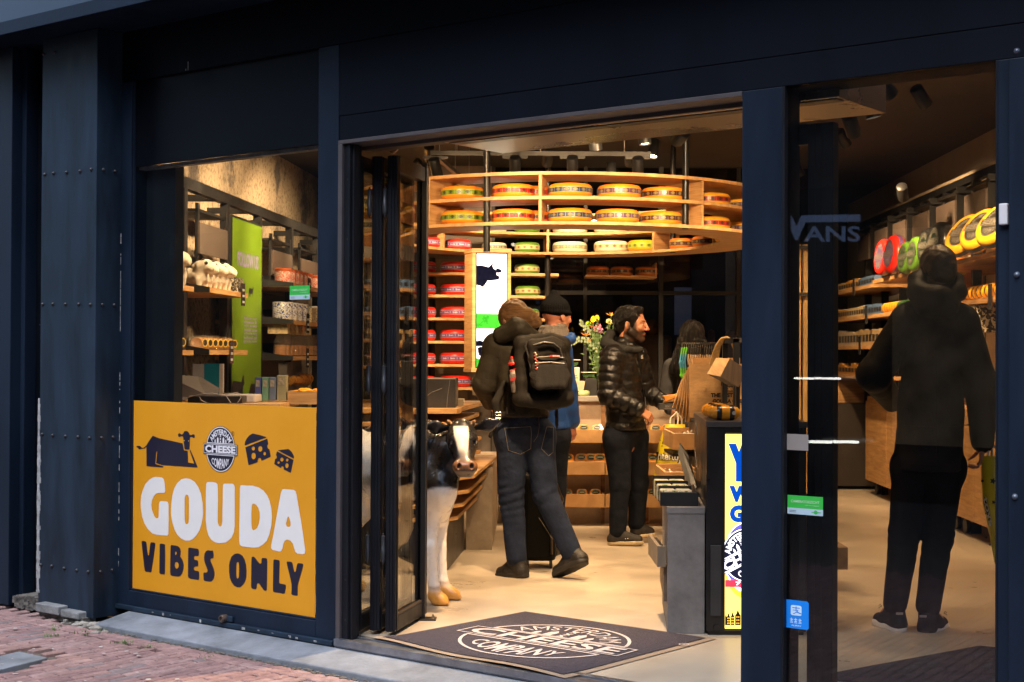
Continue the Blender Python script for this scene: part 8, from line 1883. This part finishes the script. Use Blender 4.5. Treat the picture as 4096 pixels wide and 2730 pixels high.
# socks on hangers
for i in range(15):
    x = 2728+i*9.2; Ys = 9.75+.02*i; nm = i
    o = thing('sock_pair', 'cow-print sock pair on a hanger, number %s from the left end' % ['one', 'two', 'three', 'four', 'five', 'six', 'seven', 'eight', 'nine', 'ten', 'eleven', 'twelve', 'thirteen', 'fourteen', 'fifteen'][i] if i > 2 else ['lime and blue sock pair at the left end of the row', 'lime and blue sock pair, second in the row', 'blue and lime sock pair, third in the row'][i], 'socks', P(x, 1500, Ys), 'sock pairs on hangers')
    m = MB(); p_ = P(x, 1376, Ys); q_ = P(x, 1390, Ys); m.tube([q_, p_, p_+Vector((.01, .01, .008)), p_+Vector((.012, .02, 0))], .0022, 5); m.build('hanger', mat('hanger_steel', (.35, .33, .28), .3, metal=.9), o)
    sk = Bones(.008); f = lambda X_, Y_: V3(P(X_, Y_, Ys)); l1, l2 = (1388, 1515) if i < 3 else (1388, 1492+random.uniform(-6, 8)); sx = -8 if i < 3 else -2
    sk.cone(f(x, l1+8), f(x+sx, (l1+l2)/2), .0105, .012, flat=((1, 0, 0), .5)); sk.cone(f(x+sx, (l1+l2)/2), f(x+sx*.6+3, l2-12), .013, .014, flat=((1, 0, 0), .5)); sk.cone(f(x+sx*.6+3, l2-12), f(x+14, l2+8), .014, .011)
    def svc(v, i=i):
        _, y = topx(v); c = np.tile(np.array((.52, .36, .22)), (len(v), 1)); k_ = (y-1388)/105
        if i < 3: c[:] = (.10, .42, .03); m1 = (k_ > .28) & (k_ < .82); c[m1] = (.06, .30, .48)
        else:
            c[k_ < .30] = (.012, .010, .010); sp_ = (wn(v, 45, i) > .28) & (k_ > .55); c[sp_] = (.02, .014, .012)
        return c
    body_mesh('socks', [surface(sk, .0055)], mat('knit', (.5,)*3, .9, vcol=True, var=.1, bump=.3, bscale=200), o, vcol=svc)
mb = MB(); mb.box(P(2722, 1, 9.9).x, P(2880, 1, 9.9).x, 9.9, 9.93, P(2800, 1376, 9.9).z-.004, P(2800, 1376, 9.9).z+.008); mb.build('sock_rail', BLK, rl)
# tilted wooden crate in front of the totes
tc2 = thing('tilted_crate', 'pale wooden crate tipped on edge in front of the tote bags', 'crate', P(2890, 1570, 8.2)); Q = lambda x, y, Y: P(x, y, Y)
A = [Q(2865, 1433, 8.30), Q(2919, 1435, 8.22), Q(2881, 1507, 8.05), Q(2829, 1496, 8.13)]; o_ = Q(3000, 1478, 8.6)-A[1]
Bq = [v+(Q(2990, 1480, 8.62)-A[1]) for v in A]
m = MB(); m.add(A, [(0, 1, 2, 3)]); m.add([v+Vector((0, .004, 0)) for v in A], [(3, 2, 1, 0)]); m.build('end_panel', wood('pale_wood', '#a8855c', '#cfae80', .5, (4, 1, 1), 5), tc2)
m = MB(); m.add(A+Bq, [(1, 5, 6, 2), (2, 6, 7, 3), (0, 4, 5, 1), (3, 7, 4, 0), (4, 7, 6, 5)]); m.build('side_panel', wood('grey_wood', '#4b423c', '#6d6056', .6, (1, 6, 1), 5), tc2)
m = MB(); c1_, c2_ = P(2962, 1600, 8.5), P(2962, 1500, 8.5); m.box(P(2960, 1, 8.5).x, P(2975, 1, 8.5).x, 8.6, 8.63, zt_, c2_.z); m.build('prop_post', BLK, tc2)
# flowers on the counter
fl = thing('flower_bouquet', 'colourful bouquet of tulips, lilies and eucalyptus in a clear vase behind the puffer jacket', 'flowers', P(2395, 1586, 12.35)); Yv = 12.4
m = MB(); c = P(2398, 1586, Yv); m.lathe([(0, 0), (.045, 0), (.05, .05), (.06, .20), (.057, .20), (.046, .05), (.04, .01), (0, .01)], (c.x, Yv, cz(1586)+.001), seg=20); m.build('vase', glass_mat('vase_glass', (.75, .85, .75), .02), fl, smooth=True)
base_ = Vector((c.x, Yv, cz(1586)+.05)); GR = mat('stem_green', (.06, .12, .03), .6, var=.3)
heads = [((2372, 1284), (.85, .62, .01), 'tulip'), ((2388, 1280), (.80, .55, .01), 'tulip'), ((2354, 1297), (.25, .42, .02), 'mum'), ((2394, 1304), (.50, .16, .30), 'mum'), ((2402, 1322), (.40, .17, .33), 'mum'), ((2384, 1318), (.55, .22, .32), 'mum'), ((2366, 1307), (.60, .02, .02), 'small'), ((2345, 1346), (.85, .22, .01), 'lily'), ((2352, 1366), (.80, .20, .01), 'lily'), ((2436, 1287), (.70, .66, .38), 'mum'), ((2444, 1266), (.80, .38, .03), 'lily'), ((2441, 1300), (.55, .50, .05), 'lily'), ((2457, 1290), (.6, .02, .02), 'small'), ((2432, 1310), (.30, .12, .2), 'small'), ((2338, 1320), (.55, .45, .3), 'small')]
for (hx, hy), col, kd in heads:
    p_ = P(hx, hy, Yv+random.uniform(-.07, .05)); m = MB(); mid = base_.lerp(p_, .55)+Vector((0, random.uniform(-.02, .02), -.02)); m.tube([base_, mid, p_], .0035, 6); m.build('stem', GR, fl); m = MB()
    mt = mat('petal_%02d%02d%02d' % tuple(int(q*99) for q in col), col, .5, var=.2, scale=30)
    if kd == 'tulip':
        for k in range(6):
            a = k*1.047; u = Vector((math.cos(a), math.sin(a), 0)); v = Vector((-u.y, u.x, 0)); m.add([p_-UP*.02, p_+u*.016+v*.012-UP*.004, p_+u*.018+v*.010+UP*.022, p_+u*.006+UP*.044, p_+u*.018-v*.010+UP*.022, p_+u*.016-v*.012-UP*.004], [(0, 1, 2, 3, 4, 5)])
    elif kd == 'lily':
        for k in range(6):
            a = k*1.047+.3; u = Vector((math.cos(a), math.sin(a)*.7, .55)).normalized(); v = u.cross(UP).normalized(); m.add([p_, p_+u*.03+v*.009, p_+u*.062, p_+u*.03-v*.009], [(0, 1, 2, 3)])
    else:
        R_ = .026 if kd == 'mum' else .012
        for k in range(60 if kd == 'mum' else 20):
            d = Vector((random.gauss(0, 1), random.gauss(0, 1), random.gauss(0, 1))).normalized(); v = d.orthogonal().normalized(); m.add([p_+d*R_*.3, p_+d*R_*.8+v*R_*.22, p_+d*R_*1.1, p_+d*R_*.8-v*R_*.22], [(0, 1, 2, 3)])
    m.build('blossom', mt, fl)
m = MB()
def leaf_(p_, d, L_, W_, m):
    d = d.normalized(); v = d.cross(Vector((random.gauss(0, .3), -1, random.gauss(0, .3)))).normalized()*W_; m.add([p_, p_+d*L_*.35+v, p_+d*L_, p_+d*L_*.35-v], [(0, 1, 2, 3)])
for _ in range(170):
    t = random.uniform(.25, 1); hx, hy = random.choice(heads)[0]; p_ = base_.lerp(P(hx, hy, Yv), t)+Vector((random.gauss(0, .02), random.gauss(0, .03), random.gauss(0, .012))); leaf_(p_, Vector((random.gauss(0, 1), random.gauss(0, .6), random.uniform(-.2, 1))), random.uniform(.03, .06), random.uniform(.006, .012), m)
m.build('foliage', mat('leaf_green', (.05, .10, .03), .55, var=.4, scale=30), fl)
m = MB(); pts = [P(2385, 1400, Yv-.05), P(2350, 1362, Yv-.07), P(2315, 1358, Yv-.08), P(2285, 1375, Yv-.08), P(2262, 1402, Yv-.08)]; m.tube(pts, .002, 5); pts2 = [P(2395, 1380, Yv), P(2360, 1330, Yv), P(2332, 1300, Yv), P(2318, 1285, Yv)]; m.tube(pts2, .002, 5); m.build('eucalyptus_stem', GR, fl)
m = MB()
for L_ in (pts, pts2):
    for i in range(len(L_)-1):
        for t in (.0, .33, .66):
            p_ = L_[i].lerp(L_[i+1], t)
            for s_ in (-1, 1):
                e_ = p_+Vector((random.uniform(-.005, .005), -.005, s_*.014)); m.add([e_+Vector((math.cos(k*.785)*.011, 0, math.sin(k*.785)*.013)) for k in range(8)], [tuple(range(8))])
m.build('eucalyptus_leaf', mat('euca', (.13, .17, .10), .6, var=.15), fl)

# ================================================================ right wall: rack, display wheels, packets, cabinets
def rackY2(px, off=0.0): return (3.41+off)/((px-2048)/FOC-.031)
R2 = lambda a, b, c: Vector((XR2(b)-a, b, c))          # a towards the room
rr_ = thing('side_wall_rack', 'black steel rack with oak shelves along the right wall', 'shelf', (3.8, 12, 0)); ZR2 = 2.96
mb = MB(); mb.box(-.03, .03, 9.6, 16.2, ZR2-.10, ZR2-.04, R2); mb.build('top_beam', BLK, rr_); mb = MB(); mb.box(-.06, .0, 9.6, 16.2, ZR2-.035, ZR2, R2); mb.build('light_strip', mat('strip_cream', (.45, .36, .26), .6), rr_)
ys = [9.85, 10.7, 11.54, 12.39, 13.2, 13.97, 14.76, 15.55]
for Y_ in ys: mb = MB(); mb.box(-.035, .035, Y_-.03, Y_+.03, 0, ZR2-.1, R2); mb.build('post', BLK, rr_)
for i in range(len(ys)-1):
    a_, b_ = ys[i]+.1, ys[i+1]-.1; mb = MB(); mb.box(-.34, -.32, a_-.05, b_+.05, .9, ZR2-.14, R2); mb.build('back_panel', WHITEP, rr_)
    mb = MB(); mb.box(.12, .135, a_+.05, b_-.02, ZR2-.50, ZR2-.24, R2); mb.build('header_board', mat('header_brown2', (.07,)*3), rr_); mb = MB(); mb.box(.0, .12, a_+.04, a_+.07, ZR2-.5, ZR2-.13, R2); mb.build('header_post', BLK, rr_); mb = MB(); mb.box(-.2, .12, a_, b_, ZR2-.19, ZR2-.17, R2); mb.build('header_shelf', BLK, rr_)
def sh2(Y0, Y1, z, off): mb = MB(); mb.box(-.30, off, Y0, Y1, z-.035, z, R2); mb.build('shelf_board', OAK, rr_)
sh2(9.2, 13.75, 2.17, .35); 
for z_, Y0_, Y1_ in ((1.85, 9.2, 11.6), (2.14-.0, 13.8, 16.0), (1.84, 11.7, 16.0), (1.54, 13.5, 16.0), (1.24, 13.5, 16.0)): sh2(Y0_, Y1_, z_, .35 if z_ != 2.14 else .34)
# display wheels leaning on the top shelf
def big_wheel(px_, py_, Y_, r, th, rn, ring_c, face_c, label, yaw=35, tilt=18, vert=True):
    c = P(px_, py_, Y_); o = thing('display_cheese', label, 'cheese', c); q_ = Matrix.Rotation(rad(-90+yaw-90), 3, 'Z') @ Matrix.Rotation(rad(90-tilt), 3, 'Y') if 0 else None
    ax = Vector((math.cos(rad(180+yaw)), math.sin(rad(180+yaw)), math.sin(rad(tilt)))).normalized(); u = ax.cross(UP).normalized(); v = u.cross(ax).normalized()*1; v = -v if v.z < 0 else v; u = v.cross(ax)
    m = MB(); prof = [(0, -th/2), (r*.78, -th/2), (r*.92, -th*.42), (r*.99, -th*.2), (r, 0), (r*.99, th*.2), (r*.92, th*.42), (r*.78, th/2), (0, th/2)]; m.lathe(prof, c, ax, 32); m.build('rind', RINDS[rn], o, smooth=True)
    m = MB(); m.lathe([(r*.995+.002, -th*.17), (r+.0025, 0), (r*.995+.002, th*.17)], c, ax, 32); m.f = [f for f in m.f if len(f) == 4]; m.m = [0]*len(m.f); m.build('edge_band', mat('edge_'+label[:6], ring_c, .35, coat=.3), o, smooth=True)
    m = MB(); k_ = r*.70; logo(m, lambda x, y, l: c+ax*(th/2+.002+l*.0012)-u*x*k_*.85+v*y*k_, 0, 1, detail=False); m.build('face_label', [mat('face_'+label[:6], face_c, .4, coat=.3), mat('face_gold', (.28, .22, .10) if rn in ('orange', 'yellow', 'black') else (.16, .15, .13), .4)], o)
big_wheel(3537, 1030, 13.15, .17, .10, 'red', (.14, .07, .2), (.10, .05, .16), 'red cheese wheel with purple label standing at the far end of the top shelf', 6, 6)
big_wheel(3578, 1018, 12.75, .175, .11, 'red', (.14, .07, .2), (.10, .05, .16), 'red cheese wheel with purple label standing in front of its twin', 6, 6)
big_wheel(3630, 1032, 12.35, .14, .10, 'green', (.06, .14, .02), (.02, .05, .015), 'green cheese wheel standing right of the red ones', 6, 6)
big_wheel(3668, 1018, 12.0, .15, .10, 'green', (.06, .14, .02), (.02, .05, .015), 'green cheese wheel standing next to the black wheels', 6, 6)
big_wheel(3715, 985, 11.6, .15, .10, 'black', (.02, .02, .02), (.008, .02, .012), 'black cheese wheel standing above the hooded head, left one', 6, 6)
big_wheel(3760, 972, 11.2, .165, .11, 'black', (.02, .02, .02), (.008, .02, .012), 'black cheese wheel standing above the hooded head, right one', 6, 6)
big_wheel(3866, 945, 10.5, .178, .11, 'yellow', (.03, .03, .03), (.02, .018, .015), 'large yellow cheese wheel leaning back on the top shelf, left one', 22, 40)
big_wheel(3928, 925, 10.2, .178, .11, 'yellow', (.03, .03, .03), (.02, .018, .015), 'large yellow cheese wheel leaning back on the top shelf, middle one', 22, 40)
big_wheel(3995, 905, 9.9, .178, .11, 'yellow', (.03, .03, .03), (.02, .018, .015), 'large yellow cheese wheel leaning back on the top shelf, cut by the right frame', 22, 40)
# rows of small goods
def row(name, Y0, Y1, z, off, w_, h_, cols, label, cat, round_=True, jit=.0):
    n = int((Y1-Y0)/w_)
    for i in range(n):
        Y_ = Y0+(i+.5)*w_; col = cols[i*len(cols)//n] if len(cols) < 4 else cols[i % len(cols)]; c = R2(off, Y_, z); nm = ['first', 'second', 'third', 'fourth', 'fifth', 'sixth', 'seventh', 'eighth', 'ninth', 'tenth', 'eleventh', 'twelfth', 'thirteenth', 'fourteenth', 'fifteenth', 'sixteenth', 'seventeenth', 'eighteenth', 'nineteenth', 'twentieth']
        o = thing(name, '%s, %s from the front' % (label, nm[i % 20]), cat, c, label.split(',')[0]+' row')
        m = MB()
        if round_: m.lathe([(0, -w_*.46), (h_*.36, -w_*.45), (h_*.5, -w_*.25), (h_*.5, w_*.25), (h_*.36, w_*.45), (0, w_*.46)], (c.x, c.y, z+h_*.5), (0, 1, 0), 16)
        else: m.box(c.x-.03, c.x+.04, Y_-w_*.44, Y_+w_*.44, z+.001, z+h_+random.uniform(-jit, jit))
        m.build('rind' if round_ else 'pack', mat('g_%s_%d' % (name[:5], int(sum(col)*999)), col, .35, var=.2, scale=30, coat=.3), o, smooth=round_)
        m = MB()
        if round_: m.lathe([(h_*.503, -w_*.10), (h_*.506, 0), (h_*.503, w_*.10)], (c.x, c.y, z+h_*.5), (0, 1, 0), 16); m.f = [f for f in m.f if len(f) == 4]; m.m = [0]*len(m.f)
        else: m.box(c.x-.033, c.x-.0305, Y_-w_*.3, Y_+w_*.3, z+h_*.25, z+h_*.7)
        m.build('label', mat('lab_dark', (.02, .018, .016), .4), o)
YL = (.80, .38, .015)
row('baby_cheese', 9.35, 11.4, 1.851, .27, .105, .11, [YL], 'yellow baby cheese by the right frame', 'cheese')
row('baby_cheese', 11.75, 13.6, 1.841, .27, .10, .10, [YL, (.04, .14, .04), YL], 'baby cheese beside the dark shoulder', 'cheese')
row('cheese_pack', 13.6, 15.9, 1.841, .27, .115, .10, [(.10, .18, .34), (.62, .5, .3), (.5, .3, .1)], 'cheese pack on the middle far shelf', 'pack', False, .01)
row('cheese_pack', 13.9, 15.9, 2.141, .27, .125, .09, [(.20, .38, .04), (.60, .30, .04), (.7, .5, .2)], 'cheese pack on the upper far shelf', 'pack', False, .01)
row('cookie_pack', 13.6, 15.9, 1.541, .26, .15, .16, [(.42, .30, .16), (.5, .4, .3)], 'cookie pack behind the elbow', 'pack', False, .02)
row('cookie_pack', 13.6, 15.9, 1.241, .26, .16, .10, [(.55, .32, .10), (.5, .25, .06)], 'orange snack pack on the lowest shelf', 'pack', False, .02)
for i, (z_, Y_, l_) in enumerate(((1.851, 10.0, 'price tag strip on the shelf by the right frame'), (1.841, 14.0, 'price tag strip on the middle far shelf'), (2.141, 14.6, 'price tag strip on the upper far shelf'), (1.541, 14.3, 'price tag strip on the third far shelf'))):
    mb = MB(); mb.box(.355, .362, Y_-.04, Y_+.04, z_-.09, z_+.09, R2); mb.build('price_holder', mat('tag_black', (.03,)*3), label=l_, cat='price tag', group='black price tags on the right wall shelves')
# boxes with windows hanging low by the frame, orange bag
pxbox(3905, 4000, 1222, 1330, 10.4, .2, 'gift_pack', printed('gp', (.55, .45, .3), (.015, .012, .012), 26, .48), 'black and cream gift packs stacked at the right frame', 'packs')
pxbox(3805, 3900, 1030, 1240, 11.9, .05, 'orange_panel', mat('orange_panel', (.50, .16, .03), .5, var=.15, scale=5), 'orange rounded panel with a yellow disc behind the hood', 'panel', .03)
mb = MB(); mb.flat([[ell(0, 0, .058, .062, 24)]], lambda x, y: P(3850, 1072, 11.88)+Vector((x, 0, y))); mb.build('yellow_disc', mat('disc_yel', (.55, .50, .03), .5), label='yellow disc on the orange panel', cat='disc')
# wooden cabinets on castors
for i, (Y0_, Y1_) in enumerate(((9.0, 10.35), (10.37, 11.7), (11.72, 13.0), (13.02, 14.9))):
    o = thing('oak_cabinet', 'oak cabinet on castors along the right wall, %s from the window' % ['first', 'second', 'third', 'fourth'][i], 'cabinet', R2(.0, (Y0_+Y1_)/2, 0), 'oak cabinets on castors')
    mb = MB(); mb.box(-.3, .15, Y0_, Y1_, .14, 1.02, R2); mb.build('body', OAK, o, bevel=.003)
    for j in range(2): mb = MB(); yy = Y0_+(Y1_-Y0_)*j/2; mb.box(.151, .168, yy+.006, yy+(Y1_-Y0_)/2-.006, .15, .97, R2); mb.build('door', OAK, o, bevel=.002)
    for yy in (Y0_+.12, Y1_-.12): mb = MB(); c = R2(.08, yy, .055); mb.lathe([(0, 0), (.055, 0), (.055, .035), (0, .035)], c, (1, 0, 0), 14); mb.build('castor', BLK, o, smooth=True)
# far back right: dark low furniture, oak panels, partition
pxbox(3345, 3507, 1615, 1945, 15.3, .4, 'low_cabinet', mat('brownblack', (.020, .014, .011), .6, var=.4, scale=5), 'dark low cabinet across the back right of the shop', 'cabinet')
pxbox(3340, 3475, 1512, 1612, 15.6, .3, 'oak_chest', OAK, 'oak chest behind the dark low cabinet', 'chest')
o = thing('oak_partition', 'tall pale oak partition with black rails at the left of the right window', 'partition', P(3190, 1560, 14.5))
for x0_, x1_ in ((3148, 3205), (3212, 3236)):
    a, b_ = P(x0_, 1900, 14.5), P(x1_, 978, 14.5); mb = MB(); mb.box(a.x, b_.x, 14.5, 14.56, 0, b_.z); mb.build('panel', wood('partition_oak', '#8f6f45', '#b8935f', .5, (6, 1, .8), 4), o)
for y_ in (990, 1177): a, b_ = P(3140, y_+7, 14.45), P(3238, y_-6, 14.45); mb = MB(); mb.box(a.x, b_.x, 14.44, 14.47, a.z, b_.z); mb.build('rail', BLK, o)
pxbox(3345, 3392, 2190, 2280, 8.6, .4, 'open_drawer', OAKD, 'grey oak drawer sticking out behind the folded door leaf', 'drawer')
mb = MB(); mb.box(P(3337, 1, 7.35).x, P(3353, 1, 7.35).x, 7.35, 8.3, 0, .65); mb.build('plinth_slab', SLATE, label='pale grey stone side panel seen through the right window', cat='panel')
# suspended ceiling lamps seen through the right window
trk = at(3560, 300, 7.9)
track((trk.x-.35, 8.6, trk.z+.16), (trk.x+.45, 6.9, trk.z+.16), 'short light track running towards the right window')
spot(at(3535, 345, 7.6), (3.6, 9.2, 1.6), 40, 'topmost lamp behind the right window', 60); spot(at(3483, 420, 8.0), (2.4, 8.0, 1.0), 50, 'lit lamp in the middle of the trio behind the right window', 60); spot(at(3405, 500, 8.4), (3.0, 10.2, 1.2), 40, 'lowest lamp of the trio behind the right window', 60)
spot(at(3610, 770, 11.6), (3.8, 13.2, 1.7), 40, 'lamp near the beam above the wall rack', 60); spot(at(3210, 540, 10.0), (2.4, 10.6, .8), 40, 'lamp seen beside the door pillar through the right window', 60)
